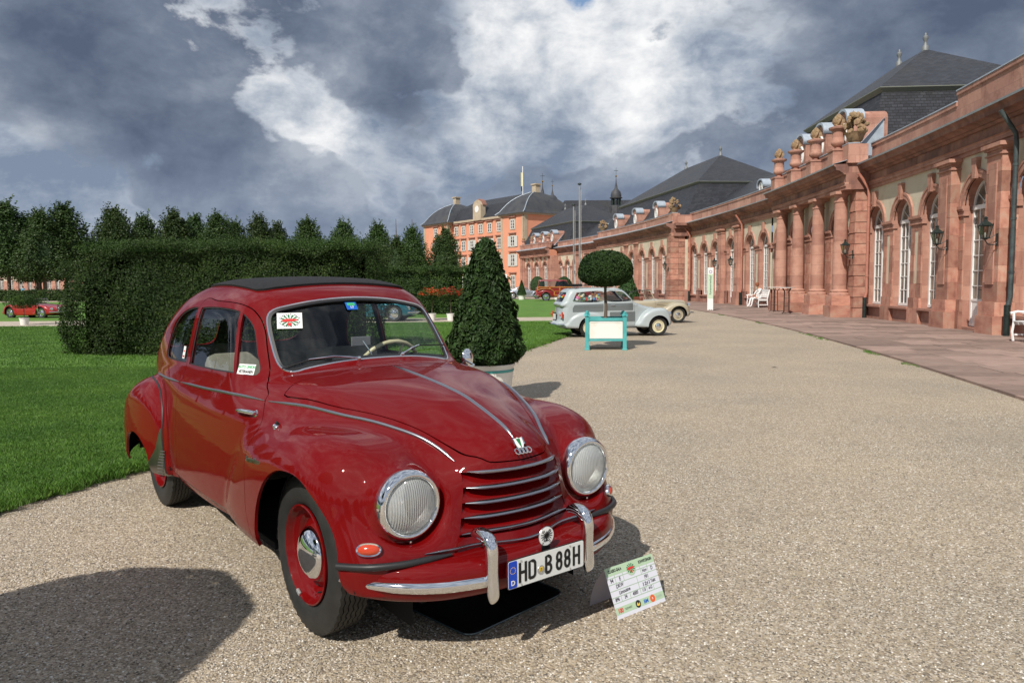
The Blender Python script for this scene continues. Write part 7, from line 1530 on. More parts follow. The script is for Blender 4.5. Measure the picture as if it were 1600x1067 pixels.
# grey estate with darker side panels
sp = dict(lo=(-2.95,), hi=(.55,), mid=-1.2, half=1.7, gmid=-1.7, belt=.95, top=1.5, wy=.74, wyc=.52, paint=M_grey, rim=M_crw, capr=.36, bow=.25, gbow=.10, sill=.26, ay=.33, tw=.12, fr=.10, fk=.03,
  hull=[(.28, .25), (.36, .42), (.33, .6), (.22, .70), (0, .77), (-.35, .86), (-.7, .97), (-1.2, 1.0), (-2.3, 1.0), (-2.68, .95), (-2.78, .7), (-2.82, .5), (-2.80, .28), (-1.2, .25)], wh=[(-3.4, .42), (-2.8, .52), (-2.5, .58), (-2, .60), (-1.1, .60), (-.7, .53), (-.2, .38), (.2, .27), (.4, .22), (.8, .2)],
  gh=[(-.62, .85), (-.66, .97), (-.80, 1.15), (-.95, 1.28), (-1.1, 1.345), (-1.4, 1.37), (-2.3, 1.365), (-2.52, 1.33), (-2.62, 1.22), (-2.70, 1.05), (-2.74, .85), (-1.7, .8)], wg=[(-3.4, .50), (-2.8, .54), (-2.4, .585), (-1.8, .60), (-1.1, .59), (-.7, .56), (0, .5)],
  fenders=[([(-.62, .26), (-.55, .45), (-.42, .62), (-.22, .74), (0, .785), (.2, .76), (.33, .64), (.40, .48), (.40, .30), (0, .2)], [(-1, .56), (-.5, .64), (0, .665), (.3, .63), (.45, .55), (.8, .5)], .3), ([(-2.62, .25), (-2.60, .45), (-2.45, .60), (-2.2, .69), (-1.95, .70), (-1.7, .64), (-1.55, .5), (-1.5, .25)], [(-3, .55), (-2.6, .60), (-2.1, .655), (-1.6, .62), (-1, .55)], .4)],
  scale=.96, arch=[(0, .27, .31), (-2.0, .27, .31)], wheels=[(0, .27), (-2.0, .27)], side_windows=[[(-1.62, .99), (-2.40, .98), (-2.43, 1.06), (-2.36, 1.2), (-2.28, 1.24), (-1.62, 1.26)], [(-.80, .99), (-1.50, .99), (-1.50, 1.25), (-1.15, 1.26), (-1.0, 1.22), (-.85, 1.08)]],
  ws=[(0, 1.02), (.42, 1.0), (.46, 1.06), (.42, 1.24), (.36, 1.29), (0, 1.31)], rw=[(0, .98), (.38, .98), (.40, 1.20), (.34, 1.24), (0, 1.25)],
  patches=[('side_panel', [(-1.60, .70), (-2.47, .70), (-2.47, .80), (-2.42, .90), (-1.60, .92)], M_grey2, .4), ('door_panel', [(-.72, .73), (-1.50, .73), (-1.50, .93), (-.74, .93)], M_grey2, .4), ('door_panel', [(-.66, .42), (-1.42, .42), (-1.42, .69), (-.66, .69)], M_grey2, .4)], door=[(-.66, .30), (-1.5, .30), (-1.53, .95), (-1.53, 1.30), (-.98, 1.30), (-.70, 1.0)])
est, fe = generic_car('grey_estate_car', 'small pale grey vintage estate car with darker grey side panels and toys in its window', (3.84, 20.55, 0), R(10), sp, .022)
for s in (-1, 1): lampc(est, .40, s * .43, .60, .075); MB().lathe([(0, -.03), (.03, -.03), (.035, 0)], 12, (0, 0, 0), 'x').build('tail_light', M_org, est, 50, loc=(-2.80, s * .53, .62)); MB().box((-.04, -.03, -.09), (.0, .03, .09)).build('tail_light', M_org, est, bevel=.01, loc=(-2.74, s * .545, .62))
MB().tube([(.36, -.56, .36), (.46, -.45, .36), (.50, 0, .36), (.46, .45, .36), (.36, .56, .36)], .03, 8).build('front_bumper', M_chrome, est, True); MB().tube([(-2.70, -.62, .36), (-2.88, -.52, .36), (-2.92, 0, .36), (-2.88, .52, .36), (-2.70, .62, .36)], .03, 8).build('rear_bumper', M_chrome, est, True)
MB().box((-2.845, -.17, .46), (-2.83, .17, .68)).build('rear_plate', M_black, est); MB().box((-2.848, -.15, .49), (-2.845, .15, .65)).build('rear_plate_face', M_plate, est)
pr = text_mesh('AB 1952', .07, M_black, 'plate_text') if 0 else None
MB().box((-2.4, -.5, 1.395), (-2.3, .5, 1.415)).box((-1.5, -.5, 1.395), (-1.4, .5, 1.415)).box((-2.5, -.45, 1.415), (-1.2, -.40, 1.44)).box((-2.5, .40, 1.415), (-1.2, .45, 1.44)).box((-2.5, -.03, 1.415), (-1.2, .02, 1.44)).box((-2.45, -.2, 1.40), (-2.1, .05, 1.47)).build('roof_rack', M_black, est)
MB().tube([(-1.40, -.615, .88), (-1.28, -.63, .875)], .012, 8).build('door_handle', M_chrome, est)
toyc = [(.6, .05, .04), (.7, .45, .05), (.75, .7, .7), (.1, .3, .6), (.7, .2, .4), (.3, .12, .05), (.6, .55, .4), (.1, .4, .35)]
toym = [mat('toy_plush', c, .8) for c in toyc]; bm = bmesh.new(); bmesh.ops.create_icosphere(bm, subdivisions=2, radius=1); tm = bpy.data.meshes.new('toy'); bm.to_mesh(tm); bm.free(); toy_me = []
for m_ in toym: q = tm.copy(); q.materials.append(m_); toy_me.append(q)
rr = random.Random(4); Me = est.matrix_basis.copy(); Me = Matrix.Translation((3.84, 20.55, 0)) @ Matrix.Rotation(R(10), 4, 'Z')
for k in range(34):
    x = -2.36 + .74 * rr.random(); z = 1.0 + .13 * rr.random() ** 1.4; y = -.50 + rr.uniform(0, .05); r_ = rr.uniform(.022, .042)
    if k > 27: x, y = -2.56, rr.uniform(-.36, .36); z = 1.02 + .1 * rr.random()
    o = link('soft_toy', toy_me[k % 8], None, Me @ Vector((x, y, z))); o.scale = (r_ * rr.uniform(.8, 1.2), r_, r_ * rr.uniform(.9, 1.5)); tag(o, 'small colourful souvenir toy heaped inside the windows of the grey estate car', 'toy', 'souvenir toys in the grey estate car')
# beige convertible
sp = dict(lo=(-3.6,), hi=(.75,), mid=-1.3, half=2.0, gmid=-1.7, belt=.95, top=1.35, wy=.86, wyc=.60, paint=M_beigec, rim=M_beigec, capr=.34, sill=.26, ay=.4, bow=.2, fr=.13, fk=.05,
  hull=[(.52, .3), (.58, .5), (.56, .75), (.48, .88), (.3, .93), (-.3, .97), (-.9, 1.0), (-1.0, .98), (-2.4, .96), (-2.9, .9), (-3.3, .7), (-3.42, .4), (-3.3, .26), (-1, .25)], wh=[(-4, .3), (-3.4, .45), (-2.9, .62), (-2.2, .70), (-1.2, .70), (-.8, .62), (-.3, .46), (.2, .34), (.5, .26), (1, .2)],
  fenders=[([(-.95, .26), (-.75, .46), (-.5, .66), (-.25, .78), (0, .83), (.25, .80), (.45, .68), (.55, .50), (.55, .3), (0, .2)], [(-1.4, .6), (-.7, .72), (0, .77), (.35, .74), (.6, .62), (1, .5)], .38), ([(-3.35, .25), (-3.2, .5), (-2.9, .70), (-2.6, .76), (-2.3, .70), (-2.05, .5), (-1.95, .25)], [(-4, .5), (-3.2, .68), (-2.6, .78), (-2.1, .74), (-1.5, .6)], .4)],
  arch=[(0, .33, .37), (-2.6, .33, .37)], wheels=[(0, .33), (-2.6, .33)], door=[(-.98, .32), (-1.95, .32), (-1.98, .99), (-.98, 1.03)], scale=.86)
cab, fc = generic_car('beige_convertible', 'beige vintage convertible with folded roof parked beyond the grey estate', (5.8, 26.9, 0), R(8), sp, .03)
fr_ = MB().tube([(-.98, -.56, .98), (-1.14, -.54, 1.32), (-1.16, 0, 1.36), (-1.14, .54, 1.32), (-.98, .56, .98)], .022, 8).build('windscreen_frame', M_beigec, cab, True)
MB().add([(-.99, -.54, .98), (-.99, .54, .98), (-1.15, .53, 1.32), (-1.15, -.53, 1.32)], [(0, 1, 2, 3)]).build('windscreen', M_glass, cab)
MB().box((-2.7, -.6, .92), (-2.3, .6, 1.16)).build('folded_hood', mat('dark_canvas', (.05, .03, .025), .9), cab, bevel=.06)
MB().tube([(-2.15, -.62, .96), (-2.0, -.6, 1.30), (-1.2, -.55, 1.37)], .014, 6).tube([(-2.15, .62, .96), (-2.0, .6, 1.30), (-1.2, .55, 1.37)], .014, 6).tube([(-2.0, -.6, 1.30), (-2.0, .6, 1.30)], .014, 6).build('hood_frame', M_black, cab, True)
for k, x in enumerate((-1.5, -2.1)): MB().box((x - .1, -.55, .6), (x + .05, .55, 1.08)).build('seat_back', mat('brown_leather', (.16, .05, .03), .5), cab, bevel=.05)
for s in (-1, 1): lampc(cab, .52, s * .52, .72, .10)
MB().tube([(.42, -.72, .42), (.66, -.62, .42), (.72, 0, .42), (.66, .62, .42), (.42, .72, .42)], .035, 8).build('front_bumper', M_chrome, cab, True); MB().tube([(-.95, -.715, .84), (-.5, -.64, .88), (.2, -.42, .88)], .010, 6).build('side_moulding', M_chrome, cab, True)
# wood panelled wagon
sp = dict(lo=(-3.9,), hi=(1.0,), mid=-1.4, half=2.3, gmid=-2.0, belt=1.15, top=1.95, wy=.95, wyc=.70, paint=M_maroon, rim=M_chrome, sill=.34, ay=.45, r=.08, gr=.10, tw=.18,
  hull=[(.7, .4), (.78, .7), (.72, 1.0), (.5, 1.1), (-.4, 1.14), (-.8, 1.17), (-3.4, 1.17), (-3.62, 1.1), (-3.68, .7), (-3.62, .4), (-1, .36)], wh=[(-4.2, .7), (-3.6, .78), (-2, .80), (-.9, .78), (-.3, .6), (.4, .5), (.8, .4), (1.2, .3)],
  gh=[(-.78, 1.0), (-.85, 1.2), (-1.15, 1.65), (-1.4, 1.74), (-3.2, 1.76), (-3.5, 1.70), (-3.6, 1.2), (-3.6, 1.0)], wg=[(-4.2, .7), (-3.5, .74), (-2, .78), (-.9, .74), (0, .7)],
  fenders=[([(-.7, .35), (-.5, .7), (-.2, .95), (.1, 1.0), (.5, .92), (.72, .7), (.75, .4), (0, .3)], [(-1.2, .7), (-.5, .86), (.2, .9), (.7, .8), (1.2, .6)], .45), ([(-3.75, .35), (-3.6, .7), (-3.3, .88), (-2.9, .92), (-2.5, .85), (-2.3, .6), (-2.25, .35)], [(-4.2, .7), (-3.6, .84), (-2.9, .90), (-2.3, .84), (-1.5, .7)], .45)],
  arch=[(0, .36, .40), (-2.9, .36, .40)], wheels=[(0, .36), (-2.9, .36)], side_windows=[[(-1.05, 1.22), (-1.75, 1.22), (-1.75, 1.60), (-1.25, 1.60)], [(-1.85, 1.22), (-2.55, 1.22), (-2.55, 1.60), (-1.85, 1.60)], [(-2.65, 1.22), (-3.4, 1.22), (-3.4, 1.60), (-2.65, 1.60)]], ws=[(0, 1.25), (.6, 1.24), (.6, 1.58), (0, 1.62)], rw=[(0, 1.24), (.6, 1.24), (.6, 1.60), (0, 1.62)])
wag, fw = generic_car('wood_panelled_wagon', 'dark red wagon with orange varnished wood framing parked near the pink palace', (5.75, 61.5, 0), R(-4), sp, .05)
for s in (-1, 1):
    mb = MB()
    for x0, x1, z0, z1 in ((-3.62, -.75, 1.10, 1.18), (-3.62, -3.52, .9, 1.1), (-2.62, -2.52, .95, 1.1), (-1.82, -1.72, .5, 1.1), (-.84, -.74, .5, 1.1), (-2.2, -.75, .44, .52), (-2.2, -.8, .78, .83), (-2.26, -2.16, .5, .8)): mb.box((x0, s * .79, z0), (x1, s * .84, z1))
    mb.tube([(-3.55, s * .83, .92), (-3.3, s * .86, .99), (-2.9, s * .88, 1.02), (-2.5, s * .86, .97), (-2.25, s * .84, .82)], .035, 6); mb.build('wood_frame', M_wood, wag)
    MB().box((-.1, -.05, -.12), (.0, .05, .12)).build('tail_light', M_org, wag, loc=(-3.66, s * .7, .8))
MB().tube([(-3.5, -.86, .45), (-3.86, -.7, .45), (-3.9, 0, .45), (-3.86, .7, .45), (-3.5, .86, .45)], .06, 8).build('rear_bumper', M_chrome, wag, True)
# low sports cars
sport = dict(lo=(-3.3,), hi=(.95,), mid=-1.15, half=2.0, gmid=-1.6, belt=.82, top=1.3, wy=.86, wyc=.62, rim=M_chrome, sill=.2, ay=.4, bow=.35, tw=.17,
  hull=[(.60, .25), (.75, .4), (.70, .55), (.5, .66), (0, .76), (-.7, .82), (-1.4, .84), (-2.2, .84), (-2.7, .78), (-2.95, .6), (-2.95, .35), (-2.8, .2), (-1, .2)], wh=[(-3.6, .4), (-2.9, .62), (-2.4, .72), (-1.4, .73), (-.6, .70), (.2, .62), (.6, .48), (1, .35)],
  fenders=[([(-.6, .22), (-.45, .5), (-.2, .68), (.05, .74), (.35, .68), (.6, .5), (.65, .25)], [(-1.2, .6), (-.4, .76), (.1, .79), (.5, .72), (.9, .5)], .4), ([(-2.95, .22), (-2.85, .5), (-2.6, .72), (-2.3, .78), (-2.0, .70), (-1.8, .5), (-1.75, .25)], [(-3.4, .5), (-2.8, .72), (-2.3, .80), (-1.8, .74), (-1, .6)], .4)],
  arch=[(0, .32, .36), (-2.3, .32, .36)], wheels=[(0, .32), (-2.3, .32)])
def roadster(name, label, loc, rz, m, closed=False, cat='car', glassed=True, h=.05):
    s_ = dict(sport); s_['paint'] = m
    if closed: s_.update(gh=[(-.6, .7), (-.7, .84), (-1.1, 1.12), (-1.4, 1.20), (-1.8, 1.18), (-2.3, .98), (-2.6, .8), (-1.5, .7)], wg=[(-3, .5), (-2.3, .56), (-1.4, .60), (-.7, .58), (0, .5)], side_windows=[[(-.95, .87), (-1.9, .87), (-1.85, 1.06), (-1.4, 1.12), (-1.15, 1.06)]], ws=[(0, .88), (.48, .87), (.42, 1.08), (0, 1.12)])
    o, f = generic_car(name, label, loc, rz, s_, h, cat)
    for s in (-1, 1): lampc(o, .60, s * .56, .52, .09)
    MB().tube([(.55, -.7, .36), (.80, -.5, .36), (.86, 0, .36), (.80, .5, .36), (.55, .7, .36)], .03, 6).build('front_bumper', M_chrome, o, True)
    if not closed:
        MB().box((-1.9, -.5, .78), (-1.0, .5, .86)).build('cockpit', M_dark, o); MB().tube([(-.86, -.56, .80), (-.98, -.52, 1.08), (-.98, .52, 1.08), (-.86, .56, .80)], .014, 6).build('windscreen_frame', M_chrome, o, True); MB().add([(-.87, -.54, .80), (-.87, .54, .80), (-.98, .51, 1.08), (-.98, -.51, 1.08)], [(0, 1, 2, 3)]).build('windscreen', M_glass, o)
        for y in (-.28, .28): MB().box((-1.85, y - .2, .7), (-1.7, y + .2, 1.0)).build('seat_back', M_inside, o, bevel=.04)
    return o
roadster('silver_sports_car', 'low silver blue sports car parked at the foot of the pink palace', (2.45, 71.5, 0), R(-3), M_silver_p, True)
roadster('blue_roadster', 'metallic blue sports car on the path, seen through the windscreen of the red saloon', (-4.55, 29.9, 0), R(-6), M_blue_p, h=.04)
rd = roadster('red_roadster', 'bright red open roadster on the far lawn edge at left, behind a potted shrub', (-21.9, 35.6, 0), R(-18), M_redr, h=.04); rd.scale = (.86,) * 3
MB().box((.55, -.3, .3), (.80, .3, .62)).build('grille', M_silver, rd, bevel=.02)
for i, (nm, lb, x, y, m_, cl) in enumerate((('pale_yellow_car', 'pale yellow open car parked far off under the lindens at left', -70.5, 118, M_yellow_p, False), ('white_car', 'white car far off at the left picture edge before the distant wing', -84, 125, M_white_p, True), ('white_car', 'white car to the right of the pale yellow one, far off under the lindens', -66.5, 121, M_white_p, False))):
    roadster(nm, lb, (x, y, 0), R(i * 40 - 20), m_, cl, h=.08)
# ================================================================== small things
# black drip mat
def car2w(p): return Matrix.Translation(CAR_T) @ Matrix.Rotation(CAR_R, 4, 'Z') @ Vector(p)
def on_car_ground(name, p, rz=0, label=None, cat=None): w = car2w(p); return empty(name, w, CAR_R + rz, label, cat)
Q = [(.43, -.19), (.35, .40), (-.33, .33), (-.23, -.28)]
def rounded(Q, r, n=5):
    out = []
    for i in range(len(Q)):
        a, b, c = Vector(Q[i - 1]), Vector(Q[i]), Vector(Q[(i + 1) % len(Q)]); u = (a - b).normalized(); v = (c - b).normalized(); p0, p1 = b + u * r, b + v * r
        for k in range(n + 1): t = k / n; out.append(tuple((1 - t) ** 2 * p0 + 2 * t * (1 - t) * b + t * t * p1))
    return out
o = MB().prism(rounded(Q, .06), .006, .012, 'z').build('drip_tray', mat('black_tray', (.012, .012, .013), .22, coat=.5), None); o.location = CAR_T; o.rotation_euler = (0, 0, CAR_R)
tag(o, 'flat black drip tray on the gravel under the nose of the red saloon', 'drip tray')
pts = rounded(Q, .06); MB().tube([(x, y, .011) for x, y in pts], .004, 6, True).build('tray_edge', mat('tray_rim', (.06, .09, .09), .2, coat=1), o, True)
# tent card
M_card = mat('card_white', (.66, .66, .72), .6); M_cardg = mat('card_green', (.42, .56, .38), .6); M_ink = mat('ink', (.015, .015, .02), .6); M_rule = mat('card_rule', (.36, .48, .34), .6)
M_cback = mat('card_back_side', (.74, .70, .74), .7); _nt = M_cback.node_tree; _t = N_(M_cback, 'ShaderNodeBsdfTranslucent'); _t.inputs[0].default_value = (.74, .70, .74, 1); _m = N_(M_cback, 'ShaderNodeMixShader'); _m.inputs[0].default_value = .55; _nt.links.new(_nt.nodes['Principled BSDF'].outputs[0], _m.inputs[1]); _nt.links.new(_t.outputs[0], _m.inputs[2]); _nt.links.new(_m.outputs[0], [q for q in _nt.nodes if q.type == 'OUTPUT_MATERIAL'][0].inputs[0])
card = empty('display_card', car2w((.685, .555, 0)), CAR_R, 'folded white and green show card with handwritten data, standing on the gravel by the bumper', 'sign')
A4w, A4h = .305, .212; lean = R(24)
Mf = Matrix.Rotation(R(90), 4, 'Z') @ Matrix.Rotation(R(90) - lean, 4, 'X')      # local x = width, y = up the sheet, z = out of the sheet
# front sheet leans back towards the car
front = empty('card_front'); front.parent = card; front.matrix_local = Matrix(((0, -math.sin(lean), math.cos(lean), 0), (1, 0, 0, 0), (0, math.cos(lean), math.sin(lean), 0), (0, 0, 0, 1)))
MB().box((-A4w / 2, 0, -.0008), (A4w / 2, A4h, 0)).build('card_sheet', M_card, front)
def F(x0, y0, x1, y1, m, z=.0006, nm='print_field'): MB().box((x0, y0, .0001), (x1, y1, z)).build(nm, m, front)
W2 = A4w / 2
F(-W2, A4h - .036, W2, A4h, M_cardg); F(-W2, .016, W2, .046, M_cardg); 
for y in (.165, .140, .113, .086, .062): F(-W2, y, W2, y + .003, M_rule)
for x, y0, y1 in ((-.105, .143, .176), (-.055, .143, .176), (.055, .143, .176), (.10, .143, .176), (.02, .089, .142), (-.10, .065, .088), (-.045, .065, .088), (.02, .065, .088), (.062, .065, .088), (.105, .065, .088)): F(x - .0015, y0, x + .0015, y1, M_rule)
def T(s, x, y, size, m=M_ink, rot=0, xs=1, bold=.0, sh=0, nm='card_text'):
    me = text_mesh(s, size, m, nm, .0001, bold, xs)
    if sh:
        for v in me.vertices: v.co.x += v.co.y * sh
    place(me, nm, Matrix.Translation((x, y, .0012)) @ Matrix.Rotation(R(rot), 4, 'Z'), front)
T('CLASSIC-GALA', -.095, A4h - .018, .017, xs=.72, bold=.0007); T('SCHWETZINGEN', .098, A4h - .018, .017, xs=.66, bold=.0007)
for s, x, y, z in (('94', -.128, .155, .022), ('E', -.078, .155, .022), ('Nov', .078, .155, .020), ('D', .125, .155, .022), ('DKW', -.09, .129, .022), ('F91', .08, .127, .022), ('Limousine', -.07, .102, .020), ('3 Zyl 2 Takt', .085, .101, .020), ('896', -.125, .077, .020), ('34', -.073, .077, .020), ('4000', -.013, .077, .020), ('115', .042, .077, .018), ('4-G', .084, .077, .018)): T(s, x, y, z, rot=3, xs=.85, sh=.15, bold=.0003, nm='handwriting')
rl = empty('card_roundel'); rl.parent = front; rl.matrix_local = Matrix.Translation((0, A4h - .030, .001)); MB().lathe([(0, .0006), (.030, .0006), (.030, 0)], 28).build('roundel_disc', M_cardg, rl)
roundel(rl, .021, .0009)
for x, c in ((-.035, None),): pass
T('100', -.125, .030, .026, M_redp, bold=.001, xs=.8); T('SÜDWEST', -.075, .030, .012, xs=.8); T('BM', .035, .030, .022, M_blues, bold=.0006); T('OLDIE', .118, .030, .013, M_silver)
for x, m_ in ((-.015, M_ink), (.078, mat('orange_print', (.7, .12, .03), .5))): MB().lathe([(0, .0008), (.016, .0008), (.016, 0)], 24, (x, .031, 0)).build('logo_disc', m_, front)
MB().prism([(-.010, -.004), (-.004, .008), (.002, -.002), (.008, .006), (.010, -.004), (0, -.009)], .001, .0013, 'z').build('logo_mark', M_yel, front, loc=(-.015, .031, 0)); T('R', .078, .031, .014, M_white)
# back sheet, bowed
vs = []; n = 8
for i in range(n + 1):
    t = i / n; x = -.0855 - .090 * t - .018 * math.sin(math.pi * t); z = (A4h * math.cos(lean)) * (1 - t)
    for y in (-A4w / 2, A4w / 2): vs.append((x, y, z))
MB().add(vs, [(2 * i, 2 * i + 1, 2 * i + 3, 2 * i + 2) for i in range(n)]).build('card_back', M_cback, card, True)
# ---- wall lanterns
def lantern_meshes():
    A = MB().tube([(0, 0, -.08), (0, -.10, -.16), (0, -.26, -.14), (0, -.36, -.02), (0, -.36, .05)], .016, 6).tube([(0, 0, .12), (0, -.05, .16), (0, -.2, .06), (0, -.34, .02)], .012, 6).box((-.05, -.02, -.2), (.05, 0, .2)).mesh('bracket', M_iron)
    f = MB()
    for sx, sy in ((-1, -1), (1, -1), (1, 1), (-1, 1)): f.tube([(sx * .085, sy * .085, .06), (sx * .15, sy * .15, .42)], .013, 5)
    f.lathe([(.04, -.0), (.13, .05), (.12, .07)], 4, a0=math.pi / 4, a1=math.pi * 2.25).lathe([(.225, .42), (.235, .45), (.15, .52), (.07, .58), (.05, .64), (.07, .68), (.0, .74)], 4, a0=math.pi / 4, a1=math.pi * 2.25)
    for sx, sy in ((-1, -1), (1, -1), (1, 1), (-1, 1)): f.lathe([(.012, .44), (.02, .48), (0, .52)], 5, (sx * .155, sy * .155, 0))
    g = MB().add([(-.08, -.08, .07), (.08, -.08, .07), (.08, .08, .07), (-.08, .08, .07), (-.145, -.145, .41), (.145, -.145, .41), (.145, .145, .41), (-.145, .145, .41)], [(0, 1, 5, 4), (1, 2, 6, 5), (2, 3, 7, 6), (3, 0, 4, 7)]).mesh('lantern_glass', glass_mat('lantern_pane', (.6, .62, .58), .1), fixn=False)
    return A, f.mesh('lantern_frame', M_iron), g
LA, LF, LG = lantern_meshes()
for s, r, lb in ((-22.3, 160.72, 'wall lantern right of the nearest french door, beside the dark drainpipe'), (-19.5, 160.72, 'wall lantern left of the nearest french door'), (-12.7, 160.42, 'wall lantern on the rusticated pier beside the rightmost column'), (4.7, 160.72, 'right one of the two lanterns flanking the middle wing door'), (7.9, 160.72, 'left one of the two lanterns flanking the middle wing door'), (15.1, 159.44, 'wall lantern on the blocky corner of the second pavilion'), (26.6, 159.36, 'wall lantern halfway along the second pavilion, right of the globe tree'), (45.2, 160.72, 'tiny distant wall lantern left of the flagpoles')):
    l = empty('wall_lantern'); l.matrix_local = FR(s, r, 2.42) @ Matrix.Scale(.8, 4); tag(l, lb, 'lantern', 'black iron wall lanterns on the sandstone wing'); link('bracket', LA, l)
    h_ = empty('lantern_head', (0, -.36, .0)); h_.parent = l; link('lantern_frame', LF, h_); link('lantern_glass', LG, h_); MB().lathe([(.02, .08), (.03, .16), (.02, .22), (0, .24)], 8).build('bulb', M_white, h_)
# ---- benches
M_benchw = mat('white_bench_paint', (.78, .78, .77), .4)
def bench(loc, rz, label, L_=1.6):
    b = empty('garden_bench', loc, rz, label, 'bench', None); h = L_ / 2
    for x in (-h, h):
        s = 1 if x > 0 else -1
        leg = MB().tube([(x, -.02, 0), (x, -.05, .2), (x, -.02, .42), (x, -.03, .64)], .028, 6).build('front_leg', M_benchw, b); MB().tube([(x, .52, 0), (x, .44, .25), (x, .44, .45), (x, .55, .92)], .03, 6).build('rear_leg', M_benchw, b)
        MB().tube([(x, -.10, .62), (x, .05, .66), (x, .30, .63), (x, .47, .66)], .028, 6).build('armrest', M_benchw, b); MB().box((x - .02, 0, .36), (x + .02, .46, .42)).build('side_rail', M_benchw, b); MB().box((x - .02, .0, .12), (x + .02, .48, .16)).build('side_rail', M_benchw, b)
    for k in range(5): MB().box((-h - .03, -.04 + k * .098, .43), (h + .03, .04 + k * .098, .455)).build('seat_slat', M_benchw, b)
    MB().box((-h, .52, .86), (h, .56, .95)).build('back_rail', M_benchw, b, rot=None); MB().box((-h, .45, .52), (h, .49, .57)).build('back_rail', M_benchw, b)
    n = int(L_ / .12)
    for k in range(1, n): x = -h + L_ * k / n; MB().add([(x - .02, .455, .55), (x + .02, .455, .55), (x + .02, .525, .88), (x - .02, .525, .88), (x - .02, .475, .55), (x + .02, .475, .55), (x + .02, .545, .88), (x - .02, .545, .88)], [(0, 1, 2, 3), (7, 6, 5, 4), (0, 4, 5, 1), (1, 5, 6, 2), (2, 6, 7, 3), (3, 7, 4, 0)]).build('back_slat', M_benchw, b)
    return b
def face_garden(s, r): th = s / RF; p = pol(s, r, .05); return p, th - math.pi / 2
p, a = face_garden(-25.35, 160.15); bench(p, a, 'white wooden garden bench cut by the right picture edge beside the dark drainpipe', 1.7)
p, a = face_garden(-.1, 160.25); bench(p, a, 'white wooden garden bench with a person sitting on it, left of the bar tables', 1.9); BP, BA = p, a
# ---- bar tables
for k, (s, r, lb) in enumerate(((-6.5, 159.3, 'left one of two small stand up tables by the columned pavilion'), (-8.6, 159.2, 'right one of two small stand up tables by the columned pavilion'))):
    t = empty('bar_table', pol(s, r, .05), .3 + k, lb, 'table', 'stand up tables on the terrace'); MB().lathe([(0, 1.09), (.33, 1.09), (.34, 1.105), (.33, 1.12), (0, 1.12)], 28).build('table_top', mat('table_top_white', (.66, .62, .58), .5), t, 40)
    for i in range(4): q = R(45 + 90 * i); MB().tube([(.24 * math.cos(q), .24 * math.sin(q), 0), (.15 * math.cos(q), .15 * math.sin(q), .04), (.13 * math.cos(q), .13 * math.sin(q), .95), (.24 * math.cos(q), .24 * math.sin(q), 1.09)], .018, 6).build('leg', mat('table_leg_brown', (.05, .02, .015), .5) if i == 0 and k == 0 else bpy.data.materials['table_leg_brown'], t)
    for z in (.3, .65): MB().tube([(.13 * math.cos(R(90 * i + 45)), .13 * math.sin(R(90 * i + 45)), z) for i in range(4)], .008, 5, True).build('brace_ring', bpy.data.materials['table_leg_brown'], t)
# ---- white info stele
st_ = empty('info_stele', (9.82, 36.9, 0), R(-12), 'tall narrow white and pale green sign panel standing on the gravel edge', 'sign')
MB().box((-.14, -.02, .05), (.14, .02, 2.14)).build('panel', M_white, st_, bevel=.004); MB().box((-.22, -.14, .0), (.22, .14, .015)).box((-.06, -.05, .015), (-.03, .05, .1)).box((.03, -.05, .015), (.06, .05, .1)).build('foot', M_alu, st_)
MB().box((-.125, -.024, .62), (.125, -.02, 1.82)).build('green_field', mat('pale_green_print', (.50, .62, .46), .5), st_)
me = text_mesh('Kartenvorverkauf', .13, mat('dark_green_print', (.02, .10, .05), .5), 'sign_text', .001, .001); place(me, 'sign_text', Matrix(((0, 0, 1, 0), (1, 0, 0, 0), (0, 1, 0, 0), (0, 0, 0, 1))).to_4x4() if 0 else Matrix.Translation((0, -.027, 1.28)) @ Matrix.Rotation(R(90), 4, 'X') @ Matrix.Rotation(R(90), 4, 'Z'), st_)
MB().lathe([(.05, -.024), (.08, -.026), (.05, -.028)], 24, (0, 0, 1.94), 'y').build('ring_logo', mat('violet_print', (.35, .25, .45), .5), st_)
s_b = empty('info_stele', (-1.05, 112, 0), R(-8), 'distant white sign panel by the palace ground floor door', 'sign'); MB().box((-.4, -.03, 0), (.4, .03, 2.9)).build('panel', M_white, s_b); MB().box((-.3, -.04, .8), (.3, -.03, 2.2)).build('green_field', bpy.data.materials['pale_green_print'], s_b)
# ---- flagpoles
M_pole = mat('steel_pole', (.42, .42, .42), .35, .6)
for x, y, h_, r_, lb in ((4.75, 52, 8.15, .075, 'taller thicker of the two bare steel flagpoles'), (4.42, 53, 6.85, .06, 'shorter thinner of the two bare steel flagpoles')):
    fp = empty('flagpole', (x, y, 0), 0, lb, 'flagpole'); MB().tube([(0, 0, 0), (0, 0, h_)], [r_, r_ * .8], 10).build('pole', M_pole, fp, True); MB().lathe([(.02, 0), (.14, .05), (.13, .12), (0, .18)], 12, (0, 0, h_)).build('pole_cap', M_iron, fp, 40); MB().tube([(.10, 0, .8), (.10, 0, h_ - .3)], .008, 4).build('halyard', M_white, fp)
